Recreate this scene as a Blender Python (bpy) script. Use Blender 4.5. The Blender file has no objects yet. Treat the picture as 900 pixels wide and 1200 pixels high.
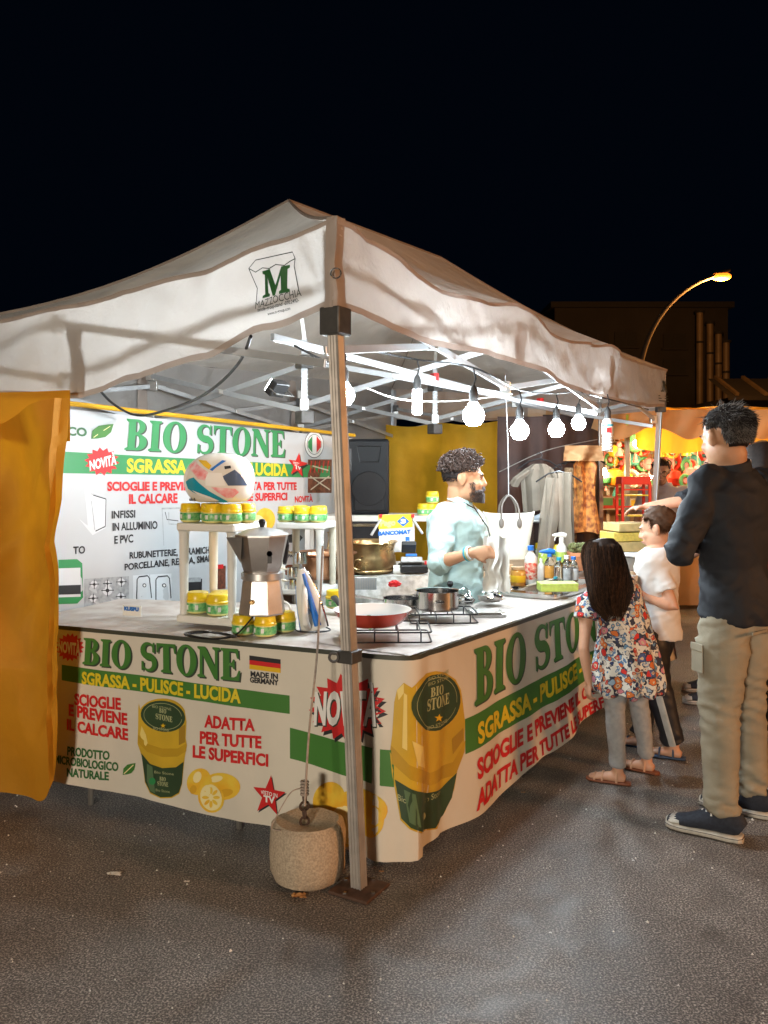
import bpy, bmesh, math, random
from mathutils import Vector as V, Matrix, noise, Euler
from mathutils.geometry import tessellate_polygon
R=math.radians; PI=math.pi
random.seed(7)
sc=bpy.context.scene
# ---------------------------------------------------------------- camera, sky, lamps, exposure
HC=1.5; F=1000.0; CX=450.0; CY=550.0       # eye height, focal length and vanishing point measured in the photograph
cam=bpy.data.cameras.new('camera'); co=bpy.data.objects.new('camera',cam); sc.collection.objects.link(co)
co.location=(0,0,HC); co.rotation_euler=(R(90),0,0)
cam.sensor_fit='VERTICAL'; cam.sensor_height=36; cam.lens=30.0; cam.shift_y=-50/1200; cam.clip_end=1500; cam.clip_start=.05
sc.camera=co
w=bpy.data.worlds.new('World'); sc.world=w; w.use_nodes=True
bgn=w.node_tree.nodes['Background']; bgn.inputs[0].default_value=(.0004,.0011,.0027,1); bgn.inputs[1].default_value=1.0
sc.view_settings.view_transform='Standard'; sc.view_settings.look='None'
sc.view_settings.exposure=0.12; sc.view_settings.gamma=1; sc.view_settings.use_curve_mapping=False
try:
    sc.cycles.use_denoising=True; sc.cycles.max_bounces=6; sc.cycles.diffuse_bounces=3; sc.cycles.glossy_bounces=3
    sc.cycles.transmission_bounces=6; sc.cycles.transparent_max_bounces=8; sc.cycles.sample_clamp_indirect=4
    sc.cycles.caustics_reflective=False; sc.cycles.caustics_refractive=False
except Exception: pass
BULB=350.0          # emission of the tent bulbs
FILL=1500.0       # watts of the unseen white fill lamp added behind the camera
SODIUM=1500.0       # watts of the orange lamps: the far street lamp and an added unseen one
# ---------------------------------------------------------------- helpers
def at(px,py,Y): return V(((px-CX)*Y/F,Y,HC-(py-CY)*Y/F))
def onz(px,py,z=0.0): return at(px,py,(HC-z)*F/(py-CY))
def link(o): sc.collection.objects.link(o); return o
def woff(p):
    o=V((0,0,0))
    while p is not None: o=o+p.location; p=p.parent
    return o
def tag(o,label=None,cat=None,group=None,kind=None):
    if label: o['label']=label
    if cat: o['category']=cat
    if group: o['group']=group
    if kind: o['kind']=kind
    return o
def thing(name,label,cat,loc=(0,0,0),group=None,rz=0):
    o=bpy.data.objects.new(name,None); o.empty_display_size=.1; link(o); o.location=loc; o.rotation_euler=(0,0,rz)
    return tag(o,label,cat,group)
def dup(root,loc,rz=0,label=None,group=None,scale=None,mats=None):
    def cp(o,par):
        c=o.copy(); link(c); c.parent=par
        if mats and c.type=='MESH' and c.name.split('.')[0] in mats:
            c.data=o.data.copy(); c.data.materials.clear(); c.data.materials.append(mats[c.name.split('.')[0]])
        for k in [x for x in kids.get(o,[])]: cp(k,c)
        return c
    kids={}
    for x in bpy.data.objects:
        if x.parent is not None: kids.setdefault(x.parent,[]).append(x)
    r=cp(root,None); r.location=loc; r.rotation_euler=(0,0,rz)
    if scale: r.scale=(scale,)*3 if not hasattr(scale,'__len__') else scale
    if label: r['label']=label
    if group: r['group']=group
    return r
# materials
def mat(name,col,rough=.6,metal=0.0,nz=None,bump=None,spec=None,emit=None,trans=0,col2=None,gloss=None,stretch=None,subsurf=0,coat=0,glass=False):
    m=bpy.data.materials.new(name); m.use_nodes=True; nt=m.node_tree; N=nt.nodes; L=nt.links
    b=N['Principled BSDF']; b.inputs['Base Color'].default_value=(*col,1); b.inputs['Roughness'].default_value=rough
    b.inputs['Metallic'].default_value=metal
    if spec is not None: b.inputs['Specular IOR Level'].default_value=spec
    if coat: b.inputs['Coat Weight'].default_value=coat
    if glass: b.inputs['Transmission Weight'].default_value=1; b.inputs['IOR'].default_value=1.45
    if subsurf: b.inputs['Subsurface Weight'].default_value=subsurf; b.inputs['Subsurface Scale'].default_value=.01
    if emit: b.inputs['Emission Color'].default_value=(*emit[0],1); b.inputs['Emission Strength'].default_value=emit[1]
    tc=None
    def co():
        nonlocal tc
        if tc is None:
            t=N.new('ShaderNodeTexCoord'); tc=t.outputs['Object']
            if stretch:
                mp=N.new('ShaderNodeMapping'); mp.inputs['Scale'].default_value=stretch; L.new(tc,mp.inputs[0]); tc=mp.outputs[0]
        return tc
    if nz:   # (scale, amount): colour variation
        n=N.new('ShaderNodeTexNoise'); n.inputs['Scale'].default_value=nz[0]; n.inputs['Detail'].default_value=6; L.new(co(),n.inputs[0])
        mx=N.new('ShaderNodeMix'); mx.data_type='RGBA'; c2=col2 or tuple(c*(1-nz[1]) for c in col)
        mx.inputs['A'].default_value=(*col,1); mx.inputs['B'].default_value=(*c2,1)
        rp=N.new('ShaderNodeMapRange'); rp.inputs['From Min'].default_value=.38; rp.inputs['From Max'].default_value=.66
        L.new(n.outputs[0],rp.inputs[0]); L.new(rp.outputs[0],mx.inputs['Factor']); L.new(mx.outputs['Result'],b.inputs['Base Color'])
        r2=N.new('ShaderNodeMapRange'); r2.inputs['To Min'].default_value=max(.03,rough-.1); r2.inputs['To Max'].default_value=min(1,rough+.12)
        L.new(n.outputs[0],r2.inputs[0]); L.new(r2.outputs[0],b.inputs['Roughness'])
    if bump: # (scale, strength, distance)
        n2=N.new('ShaderNodeTexNoise'); n2.inputs['Scale'].default_value=bump[0]; n2.inputs['Detail'].default_value=5; L.new(co(),n2.inputs[0])
        bp=N.new('ShaderNodeBump'); bp.inputs['Strength'].default_value=bump[1]; bp.inputs['Distance'].default_value=bump[2] if len(bump)>2 else .01
        L.new(n2.outputs[0],bp.inputs['Height']); L.new(bp.outputs[0],b.inputs['Normal'])
    if trans:
        t=N.new('ShaderNodeBsdfTranslucent'); t.inputs[0].default_value=(*[min(1,c*1.0) for c in col],1)
        ms=N.new('ShaderNodeMixShader'); ms.inputs[0].default_value=trans; out=N['Material Output']
        L.new(b.outputs[0],ms.inputs[1]); L.new(t.outputs[0],ms.inputs[2]); L.new(ms.outputs[0],out.inputs[0])
    return m
M={}
def mk(name,*a,**k): M[name]=mat(name,*a,**k); return M[name]
def clampi(x,a,b): return max(a,min(b,x))
# mesh collector
class MB:
    def __init__(s): s.v=[]; s.f=[]
    def add(s,vs,fs):
        n=len(s.v); s.v+= [V(p) for p in vs]; s.f+=[tuple(i+n for i in f) for f in fs]; return s
    def box(s,c,size,rz=0,m=None):
        x,y,z=[d/2 for d in size]; c=V(c); r=m if m is not None else Matrix.Rotation(rz,3,'Z')
        vs=[c+r@V((sx*x,sy*y,sz*z)) for sz in(-1,1) for sx,sy in((-1,-1),(1,-1),(1,1),(-1,1))]
        return s.add(vs,[(3,2,1,0),(4,5,6,7),(0,1,5,4),(1,2,6,5),(2,3,7,6),(3,0,4,7)])
    def bar(s,a,b,w,h,up=(0,0,1)):
        a=V(a);b=V(b);d=(b-a); L=d.length; d=d.normalized(); u=V(up)
        if abs(d.dot(u))>.98:u=V((0,1,0))
        x=d.cross(u).normalized(); y=x.cross(d).normalized()
        m=Matrix((x,d,y)).transposed()
        return s.box((a+b)/2,(w,L,h),m=m)
    def loft(s,rings,n=16,cap=True,ref=None,power=2.0):
        # rings: (centre, rx, ry)
        P=[V(r[0]) for r in rings]; k=len(P); base=len(s.v)
        up=None
        for i in range(k):
            t=(P[min(i+1,k-1)]-P[max(i-1,0)])
            t=t.normalized() if t.length>1e-9 else V((0,0,1))
            if up is None:
                up=V(ref) if ref else (V((1,0,0)) if abs(t.x)<.9 else V((0,1,0)))
            x=(up-t*up.dot(t)); x=x.normalized() if x.length>1e-6 else V((0,1,0)); y=t.cross(x); up=x
            rx=rings[i][1]; ry=rings[i][2] if len(rings[i])>2 else rx
            for j in range(n):
                a=2*PI*j/n; ca,sa=math.cos(a),math.sin(a)
                if power!=2: e=2/power; ca=math.copysign(abs(ca)**e,ca); sa=math.copysign(abs(sa)**e,sa)
                s.v.append(P[i]+x*(rx*ca)+y*(ry*sa))
        for i in range(k-1):
            for j in range(n):
                a=base+i*n+j; b=base+i*n+(j+1)%n; s.f.append((a,b,b+n,a+n))
        if cap:
            s.f.append(tuple(base+j for j in range(n))[::-1]); s.f.append(tuple(base+(k-1)*n+j for j in range(n)))
        return s
    def tube(s,pts,r,n=8,cap=True):
        if not hasattr(r,'__len__'): r=[r]*len(pts)
        return s.loft([(p,q,q) for p,q in zip(pts,r)],n=n,cap=cap)
    def lathe(s,prof,c=(0,0,0),n=24,m=None,oct_=False,cap=True):
        c=V(c); base=len(s.v); m=m or Matrix.Identity(3); k=len(prof); off=PI/n if oct_ else 0
        for r,z in prof:
            for j in range(n):
                a=2*PI*j/n+off; s.v.append(c+m@V((r*math.cos(a),r*math.sin(a),z)))
        for i in range(k-1):
            for j in range(n):
                a=base+i*n+j;b=base+i*n+(j+1)%n; s.f.append((a,b,b+n,a+n))
        if not cap: return s
        if prof[0][0]>1e-5: s.f.append(tuple(base+j for j in range(n))[::-1])
        if prof[-1][0]>1e-5: s.f.append(tuple(base+(k-1)*n+j for j in range(n)))
        return s
    def ell(s,c,r,m=None,n=16,h=10):
        prof=[(max(1e-5,math.sin(PI*i/h)),-math.cos(PI*i/h)) for i in range(h+1)]
        if not hasattr(r,'__len__'): r=(r,)*3
        base=len(s.v); s.lathe(prof,(0,0,0),n); m=m or Matrix.Identity(3); c=V(c)
        for i in range(base,len(s.v)):
            p=s.v[i]; s.v[i]=c+m@V((p.x*r[0],p.y*r[1],p.z*r[2]))
        return s
    def grid(s,fn,nu,nv,thick=None):
        base=len(s.v)
        for j in range(nv+1):
            for i in range(nu+1): s.v.append(V(fn(i/nu,j/nv)))
        for j in range(nv):
            for i in range(nu):
                a=base+j*(nu+1)+i; s.f.append((a,a+1,a+nu+2,a+nu+1))
        return s
    def torus(s,c,R_,r,m=None,n=24,k=8,a0=0,a1=2*PI):
        m=m or Matrix.Identity(3); c=V(c); full=abs(a1-a0-2*PI)<1e-3; cnt=n if full else n+1
        base=len(s.v)
        for i in range(cnt):
            a=a0+(a1-a0)*i/n
            for j in range(k):
                b=2*PI*j/k; q=R_+r*math.cos(b); s.v.append(c+m@V((q*math.cos(a),q*math.sin(a),r*math.sin(b))))
        for i in range(n):
            for j in range(k):
                i2=(i+1)%cnt; s.f.append((base+i*k+j,base+i2*k+j,base+i2*k+(j+1)%k,base+i*k+(j+1)%k))
        return s
    def xform(s,m,start=0):
        for i in range(start,len(s.v)): s.v[i]=m@s.v[i]
        return s
    def build(s,name,material,parent=None,smooth=True,bevel=None,solid=None,angle=35,weld=True):
        me=bpy.data.meshes.new(name); off=woff(parent)
        me.from_pydata([tuple(p-off) for p in s.v],[],s.f)
        if weld:
            bm=bmesh.new(); bm.from_mesh(me); bmesh.ops.remove_doubles(bm,verts=bm.verts,dist=1e-5)
            bmesh.ops.recalc_face_normals(bm,faces=bm.faces) if solid is None else None
            bm.to_mesh(me); bm.free()
        if smooth:
            me.polygons.foreach_set('use_smooth',[True]*len(me.polygons))
            try: me.set_sharp_from_angle(angle=R(angle))
            except Exception: pass
        o=bpy.data.objects.new(name,me); link(o); me.materials.append(material)
        if parent is not None: o.parent=parent
        if bevel:
            b=o.modifiers.new('b','BEVEL'); b.width=bevel; b.segments=2; b.limit_method='ANGLE'
        if solid:
            b=o.modifiers.new('s','SOLIDIFY'); b.thickness=solid; b.offset=0
        return o
def lerp(a,b,t): return a+(b-a)*t
def pl(x,pts):
    if x<=pts[0][0]: return pts[0][1]
    for (x0,y0),(x1,y1) in zip(pts,pts[1:]):
        if x<=x1:
            t=(x-x0)/(x1-x0); t=t*t*(3-2*t); return y0+(y1-y0)*t
    return pts[-1][1]
def ridge(x,y,z=0): return max(-.5,1-abs(noise.noise(V((x,y,z))))*4.5)
def nz3(x,y,z=0): return noise.noise(V((x,y,z)))
# ---------------------------------------------------------------- flat print on walls and cloths
class Wall:
    """vertical sheet along a horizontal line; (s,z) coordinates, own gentle waves"""
    def __init__(s,p0,d,n,disp=None):
        s.p0=V((p0[0],p0[1])); s.d=V((d[0],d[1])).normalized(); s.n=V((n[0],n[1])).normalized(); s.disp=disp
    def un(s,px,py):
        k=(px-CX)/F  # X=kY
        t=(k*s.p0.y-s.p0.x)/(s.d.x-k*s.d.y); Y=s.p0.y+t*s.d.y
        return (t,HC-(py-CY)*Y/F)
    def at(s,t,z,off=0):
        o=off+(s.disp(t,z) if s.disp else 0); p=s.p0+s.d*t+s.n*o
        return V((p.x,p.y,z))
_tc={}
def text2d(body,bold=.02):
    key=(body,bold)
    if key in _tc: return _tc[key]
    cu=bpy.data.curves.new('t','FONT'); cu.body=body; cu.size=1; cu.offset=bold; cu.resolution_u=3; cu.fill_mode='FRONT'
    ob=bpy.data.objects.new('t',cu); me=bpy.data.meshes.new_from_object(ob)
    vs=[(v.co.x,v.co.y) for v in me.vertices]; fs=[tuple(p.vertices) for p in me.polygons]
    bpy.data.objects.remove(ob); bpy.data.curves.remove(cu); bpy.data.meshes.remove(me)
    x0=min(v[0] for v in vs); x1=max(v[0] for v in vs); cap=.70+bold
    vs=[((x-x0)/cap,(y+bold*.5)/cap) for x,y in vs]
    _tc[key]=(vs,fs,(x1-x0)/cap); return _tc[key]
def arc(cx,cy,rx,ry,a0,a1,n=14): return [(cx+rx*math.cos(R(a0+(a1-a0)*i/n)),cy+ry*math.sin(R(a0+(a1-a0)*i/n))) for i in range(n+1)]
def ribbon(pts,ws):
    L=[];Rr=[]
    for i,(p,wd) in enumerate(zip(pts,ws)):
        a=pts[max(0,i-1)];b=pts[min(len(pts)-1,i+1)]; dx,dy=b[0]-a[0],b[1]-a[1]; q=math.hypot(dx,dy) or 1
        L.append((p[0]-dy/q*wd/2,p[1]+dx/q*wd/2)); Rr.append((p[0]+dy/q*wd/2,p[1]-dx/q*wd/2))
    return L+Rr[::-1]
def serif(ch):
    """slab-like bracketed serif capitals drawn as outlines; returns (list of [outer,holes...], advance)"""
    if ch=='I': return [[[(0,0),(.42,0),(.42,.06),(.33,.1),(.33,.9),(.42,.94),(.42,1),(0,1),(0,.94),(.09,.9),(.09,.1),(0,.06)]]],.48
    if ch=='T': return [[[(.18,0),(.6,0),(.6,.06),(.51,.1),(.51,.91),(.62,.91),(.70,.85),(.74,.68),(.78,.68),(.78,1),(0,1),(0,.68),(.04,.68),(.08,.85),(.16,.91),(.27,.91),(.27,.1),(.18,.06)]]],.82
    if ch=='E': return [[[(0,0),(.68,0),(.72,.32),(.68,.32),(.60,.14),(.50,.09),(.33,.09),(.33,.46),(.42,.46),(.48,.36),(.52,.36),(.52,.66),(.48,.66),(.42,.55),(.33,.55),(.33,.91),(.48,.91),(.58,.87),(.63,.70),(.67,.70),(.66,1),(0,1),(0,.94),(.09,.9),(.09,.1),(0,.06)]]],.76
    if ch=='N': return [[[(0,0),(.28,0),(.28,.06),(.18,.1),(.18,.76),(.66,-.02),(.78,-.02),(.78,.9),(.87,.94),(.87,1),(.59,1),(.59,.94),(.69,.9),(.69,.36),(.30,1),(0,1),(0,.94),(.09,.88),(.09,.1),(0,.06)]]],.92
    if ch=='O': return [[arc(.41,.5,.41,.53,0,360,28)[:-1],arc(.41,.5,.17,.45,0,360,24)[:-1]]],.87
    if ch=='B':
        o=[(0,0),(.40,0)]+arc(.40,.27,.32,.27,-90,85,12)+arc(.38,.76,.27,.24,-60,90,10)+[(0,1),(0,.94),(.09,.9),(.09,.1),(0,.06)]
        h1=[(.33,.08)]+arc(.36,.28,.12,.20,-80,80,8)+[(.33,.49)]
        h2=[(.33,.58)]+arc(.35,.75,.10,.17,-75,75,8)+[(.33,.93)]
        return [[o,h1,h2]],.78
    if ch=='M': return [[[(0,0),(.34,0),(.34,.10),(.26,.14),(.24,.70),(.50,-.02),(.60,-.02),(.84,.66),(.84,.14),(.76,.10),(.76,0),(1.2,0),(1.2,.10),(1.1,.14),(1.1,.86),(1.2,.9),(1.2,1),(.86,1),(.62,.36),(.38,1),(0,1),(0,.9),(.1,.86),(.1,.14),(0,.10)]]],1.26
    if ch=='S':
        pts=arc(.34,.74,.23,.23,25,270,14)+arc(.34,.27,.26,.25,85,-150,14)[1:]
        n=len(pts); ws=[.07+.17*math.sin(PI*clampi((i/(n-1)-.12)/.76,0,1))**1.2 for i in range(n)]
        return [[ribbon(pts,ws)],[[(.52,.66),(.60,.66),(.60,1.0),(.56,1.0),(.52,.9)]],[[(.06,.32),(.06,0),(.10,0),(.14,.12),(.14,.32)]]],.70
    return [],.34
def serif2d(word):
    vs=[];fs=[];x=0
    for ch in word:
        gs,adv=serif(ch)
        for g in gs:
            flat=[p for lp in g for p in lp]; b=len(vs)
            tr=tessellate_polygon([[V((p[0],p[1],0)) for p in lp] for lp in g])
            vs+=[(p[0]+x,p[1]) for p in flat]; fs+=[tuple(b+i for i in t) for t in tr]
        x+=adv
    return vs,fs,x-.06
def flat_mesh(vs2,fs,wall,off,material,name,parent,step=None):
    """vs2 already in (s,z)"""
    bm=bmesh.new(); bv=[bm.verts.new((a,b,0)) for a,b in vs2]
    for f in fs:
        try: bm.faces.new([bv[i] for i in f])
        except Exception: pass
    if step:
        s0=min(a for a,b in vs2); s1=max(a for a,b in vs2); k=math.floor(s0/step)+1
        while k*step<s1:
            bmesh.ops.bisect_plane(bm,geom=list(bm.verts)+list(bm.edges)+list(bm.faces),plane_co=(k*step,0,0),plane_no=(1,0,0)); k+=1
        z0=min(b for a,b in vs2); z1=max(b for a,b in vs2); st=step*2; k=math.floor(z0/st)+1
        while k*st<z1:
            bmesh.ops.bisect_plane(bm,geom=list(bm.verts)+list(bm.edges)+list(bm.faces),plane_co=(0,k*st,0),plane_no=(0,1,0)); k+=1
    o3=woff(parent)
    for v in bm.verts: v.co=wall.at(v.co.x,v.co.y,off)-o3
    me=bpy.data.meshes.new(name); bm.to_mesh(me); bm.free()
    if step: me.polygons.foreach_set('use_smooth',[True]*len(me.polygons))
    o=bpy.data.objects.new(name,me); link(o); me.materials.append(material); o.parent=parent; return o
def quadmap(vs,wd,q):
    bl,br,tr,tl=q; out=[]
    for x,y in vs:
        u=x/wd; out.append(tuple((bl[i]*(1-u)+br[i]*u)*(1-y)+(tl[i]*(1-u)+tr[i]*u)*y for i in(0,1)))
    return out
def write(wall,body,q,material,layer=3,parent=None,kind='sans',bold=.03,full=None,step=.05,name='lettering',shift=(0,0)):
    """q: 4 photograph points bl,br,tr,tl; full: the whole string when q covers only `body`"""
    q=[wall.un(*p) for p in q]; q=[(a+shift[0],b+shift[1]) for a,b in q]
    g=serif2d if kind=='serif' else (lambda s:text2d(s,bold))
    wd=g(body)[2]; vs,fs,w2=g(full or body)
    return flat_mesh(quadmap(vs,wd,q),fs,wall,layer*.0009,material,name,parent,step)
def patch(wall,pts,material,layer=1,parent=None,step=.05,name='print',sz=False):
    p=pts if sz else [wall.un(*a) for a in pts]
    fs=[tuple(t) for t in tessellate_polygon([[V((a,b,0)) for a,b in p]])]
    return flat_mesh(p,fs,wall,layer*.0009,material,name,parent,step)
def ring(cx,cy,rx,ry,n=28,rot=0):
    c,s=math.cos(rot),math.sin(rot); return [(cx+rx*math.cos(2*PI*i/n)*c-ry*math.sin(2*PI*i/n)*s,cy+rx*math.cos(2*PI*i/n)*s+ry*math.sin(2*PI*i/n)*c) for i in range(n)]
def burst(cx,cy,rx,ry,n=18,k=.78,ph=0): return [(cx+(rx if i%2==0 else rx*k)*math.cos(PI*i/n+ph),cy+(ry if i%2==0 else ry*k)*math.sin(PI*i/n+ph)) for i in range(2*n)]
def star(cx,cy,rx,ry,ph=-90): return [(cx+(rx if i%2==0 else rx*.42)*math.cos(R(36*i+ph)),cy+(ry if i%2==0 else ry*.42)*math.sin(R(36*i+ph))) for i in range(10)]
# ---------------------------------------------------------------- materials
mk('canopy',(.62,.57,.53),.6,nz=(2.2,.18),bump=(9,.8,.04),trans=.45)
mk('hem',(.42,.34,.29),.7,nz=(8,.15),trans=.15)
mk('alu',(.62,.61,.58),.34,metal=.85,nz=(14,.2),bump=(60,.08,.002))
mk('alu_white',(.50,.51,.52),.35,metal=.35,nz=(9,.12))
mk('post',(.50,.45,.40),.42,metal=.55,nz=(12,.25))
mk('bracket',(.06,.055,.05),.5,nz=(30,.3))
mk('vinyl',(.72,.66,.55),.5,nz=(2.5,.10),bump=(5,.25,.02),spec=.35)
mk('vinyl_back',(.54,.56,.57),.45,nz=(2,.05))
mk('green_dark',(.028,.13,.035),.5); mk('green',(.055,.20,.03),.5,nz=(3,.1)); mk('green_mid',(.03,.25,.075),.5)
mk('yellow_print',(.72,.56,.02),.5); mk('red_print',(.60,.015,.015),.5); mk('black_print',(.02,.02,.022),.5); mk('white_print',(.82,.80,.76),.5)
mk('shadow_print',(.045,.05,.035),.5); mk('jar_yellow',(.66,.42,.03),.45,nz=(4,.2)); mk('jar_gold',(.55,.33,.02),.45,nz=(5,.2))
mk('jar_dark',(.035,.07,.03),.45,nz=(8,.2)); mk('jar_line',(.42,.44,.22),.5); mk('lemon_print',(.80,.55,.05),.5,nz=(18,.35),col2=(.80,.42,.02)); mk('lemon_light',(.86,.74,.36),.5)
mk('grey_print',(.42,.44,.45),.5,nz=(40,.3)); mk('pale_grey',(.68,.70,.71),.5); mk('brown_print',(.20,.06,.03),.5,nz=(40,.6))
mk('flag_gold',(.75,.45,.01),.5)
mk('tablecloth',(.62,.575,.53),.42,nz=(9,.22),col2=(.48,.40,.35),bump=(9,.3,.02),stretch=(1,1,1))
mk('steel_leg',(.35,.33,.3),.4,metal=.8)
mk('orange_cloth',(.66,.28,.008),.75,nz=(2.2,.22),bump=(26,.25,.01),trans=.22)
mk('mustard',(.80,.43,.015),.7,nz=(3,.2),bump=(8,.3,.02))
mk('concrete',(.52,.41,.29),.9,nz=(140,.35),bump=(110,.7,.006))
mk('rust',(.10,.05,.03),.7,nz=(30,.4)); mk('rope',(.42,.34,.28),.8,nz=(60,.3))
mk('black_plastic',(.008,.008,.009),.42,nz=(12,.2)); mk('black_matte',(.004,.004,.005),.8,bump=(200,.4,.003))
mk('navy_plastic',(.012,.018,.028),.4)
mk('white_plastic',(.80,.78,.72),.38,nz=(6,.08)); mk('cream_plastic',(.70,.62,.48),.45,nz=(6,.12))
mk('yellow_lid',(.86,.60,.02),.3,nz=(20,.1)); mk('jar_label',(.05,.34,.10),.35,nz=(60,.5),col2=(.35,.62,.25)); mk('jar_body',(.80,.74,.30),.25)
mk('steel',(.75,.75,.74),.14,metal=1,nz=(5,.1)); mk('moka',(.52,.51,.50),.38,metal=.8,nz=(9,.25),bump=(30,.1,.002)); mk('moka_dark',(.36,.34,.33),.36,metal=.85,nz=(9,.25))
mk('brass',(.55,.38,.17),.28,metal=.9,nz=(10,.5),col2=(.28,.17,.08)); mk('copper',(.62,.30,.16),.3,metal=.9,nz=(12,.4))
mk('red_pan',(.42,.05,.03),.22,coat=.5); mk('pan_inner',(.80,.76,.72),.3); mk('wire',(.015,.015,.017),.35)
mk('teal_tape',(.15,.50,.40),.5,nz=(90,.5),col2=(.7,.8,.5))
mk('blue_plastic',(.02,.16,.55),.3); mk('teal_print',(.01,.30,.42),.3); mk('pink_print',(.85,.25,.25),.3,nz=(25,.5),col2=(.85,.7,.7)); mk('visor',(.10,.13,.20),.08,coat=1)
mk('cfl',(1,1,1),.3,emit=((.80,.92,1.0),BULB)); mk('socket',(.03,.03,.03),.5); mk('brass_socket',(.5,.35,.12),.35,metal=.7)
mk('warm_lamp',(1,1,1),.3,emit=((1.0,.66,.32),170)); mk('sodium_glass',(1,.5,.1),.3,emit=((1.0,.20,.012),2.6))
mk('fill_glass',(1,.9,.8),.3,emit=((1.0,.86,.68),18))
mk('pole',(.16,.13,.10),.5,metal=.4,nz=(3,.3))
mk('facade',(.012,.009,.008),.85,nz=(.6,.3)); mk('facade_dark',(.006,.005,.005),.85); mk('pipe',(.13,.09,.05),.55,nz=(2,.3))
mk('paper',(.8,.79,.74),.7); mk('glass',(.95,.97,.97),.05,glass=True); mk('clear',(.85,.9,.9),.08,glass=True)
mk('roof_canvas',(.80,.73,.65),.7,nz=(2.5,.16),bump=(7,.5,.04),trans=.08)
# asphalt
def asphalt():
    m=bpy.data.materials.new('asphalt'); m.use_nodes=True; nt=m.node_tree;N=nt.nodes;L=nt.links;b=N['Principled BSDF']
    t=N.new('ShaderNodeTexCoord')
    n1=N.new('ShaderNodeTexNoise'); n1.inputs['Scale'].default_value=150; n1.inputs['Detail'].default_value=3; L.new(t.outputs['Object'],n1.inputs[0])
    vo=N.new('ShaderNodeTexVoronoi'); vo.inputs['Scale'].default_value=260; L.new(t.outputs['Object'],vo.inputs[0])
    n2=N.new('ShaderNodeTexNoise'); n2.inputs['Scale'].default_value=1.1; n2.inputs['Detail'].default_value=5; L.new(t.outputs['Object'],n2.inputs[0])
    n3=N.new('ShaderNodeTexNoise'); n3.inputs['Scale'].default_value=9; n3.inputs['Detail'].default_value=6; L.new(t.outputs['Object'],n3.inputs[0])
    cr=N.new('ShaderNodeValToRGB'); e=cr.color_ramp.elements; e[0].position=.28; e[0].color=(.040,.037,.035,1); e[1].position=.74; e[1].color=(.50,.445,.39,1)
    e2=cr.color_ramp.elements.new(.52); e2.color=(.105,.092,.082,1)
    ad=N.new('ShaderNodeMath'); ad.operation='MULTIPLY_ADD'; L.new(vo.outputs['Distance'],ad.inputs[0]); ad.inputs[1].default_value=.22; L.new(n1.outputs[0],ad.inputs[2])
    sb=N.new('ShaderNodeMath'); sb.operation='SUBTRACT'; L.new(ad.outputs[0],sb.inputs[0]); sb.inputs[1].default_value=.07
    L.new(sb.outputs[0],cr.inputs[0])
    mp=N.new('ShaderNodeMapRange'); mp.inputs['From Min'].default_value=.35; mp.inputs['From Max'].default_value=.65; mp.inputs['To Min'].default_value=.78; mp.inputs['To Max'].default_value=1.12; L.new(n2.outputs[0],mp.inputs[0])
    mp3=N.new('ShaderNodeMapRange'); mp3.inputs['From Min'].default_value=.35; mp3.inputs['From Max'].default_value=.65; mp3.inputs['To Min'].default_value=.82; mp3.inputs['To Max'].default_value=1.08; L.new(n3.outputs[0],mp3.inputs[0])
    mm=N.new('ShaderNodeMath'); mm.operation='MULTIPLY'; L.new(mp.outputs[0],mm.inputs[0]); L.new(mp3.outputs[0],mm.inputs[1])
    mx=N.new('ShaderNodeMix'); mx.data_type='RGBA'; mx.blend_type='MULTIPLY'; mx.inputs['Factor'].default_value=1; L.new(cr.outputs[0],mx.inputs['A'])
    cb=N.new('ShaderNodeCombineColor'); 
    for i in range(3): L.new(mm.outputs[0],cb.inputs[i])
    L.new(cb.outputs[0],mx.inputs['B']); L.new(mx.outputs['Result'],b.inputs['Base Color'])
    # hairline cracks
    nw=N.new('ShaderNodeTexNoise'); nw.inputs['Scale'].default_value=3; nw.inputs['Detail'].default_value=6; L.new(t.outputs['Object'],nw.inputs[0])
    aw=N.new('ShaderNodeVectorMath'); aw.operation='MULTIPLY_ADD'; aw.inputs[1].default_value=(.5,.5,.5); L.new(nw.outputs['Color'],aw.inputs[0]); L.new(t.outputs['Object'],aw.inputs[2])
    vc=N.new('ShaderNodeTexVoronoi'); vc.feature='DISTANCE_TO_EDGE'; vc.inputs['Scale'].default_value=.55; L.new(aw.outputs[0],vc.inputs[0])
    mc_=N.new('ShaderNodeMapRange'); mc_.inputs['From Min'].default_value=.0015; mc_.inputs['From Max'].default_value=.006; mc_.inputs['To Min'].default_value=.0; mc_.inputs['To Max'].default_value=0; L.new(vc.outputs['Distance'],mc_.inputs[0])
    xc=N.new('ShaderNodeMix'); xc.data_type='RGBA'; L.new(mc_.outputs[0],xc.inputs['Factor']); L.new(mx.outputs['Result'],xc.inputs['A']); xc.inputs['B'].default_value=(.03,.027,.025,1)
    # oil spots and old dirt
    n5=N.new('ShaderNodeTexNoise'); n5.inputs['Scale'].default_value=2.6; n5.inputs['Detail'].default_value=9; n5.inputs['Roughness'].default_value=.68; L.new(t.outputs['Object'],n5.inputs[0])
    m5=N.new('ShaderNodeMapRange'); m5.inputs['From Min'].default_value=.56; m5.inputs['From Max'].default_value=.66; m5.inputs['To Max'].default_value=.38; L.new(n5.outputs[0],m5.inputs[0])
    x5=N.new('ShaderNodeMix'); x5.data_type='RGBA'; L.new(m5.outputs[0],x5.inputs['Factor']); L.new(xc.outputs['Result'],x5.inputs['A']); x5.inputs['B'].default_value=(.035,.026,.02,1); L.new(x5.outputs['Result'],b.inputs['Base Color'])
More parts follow.
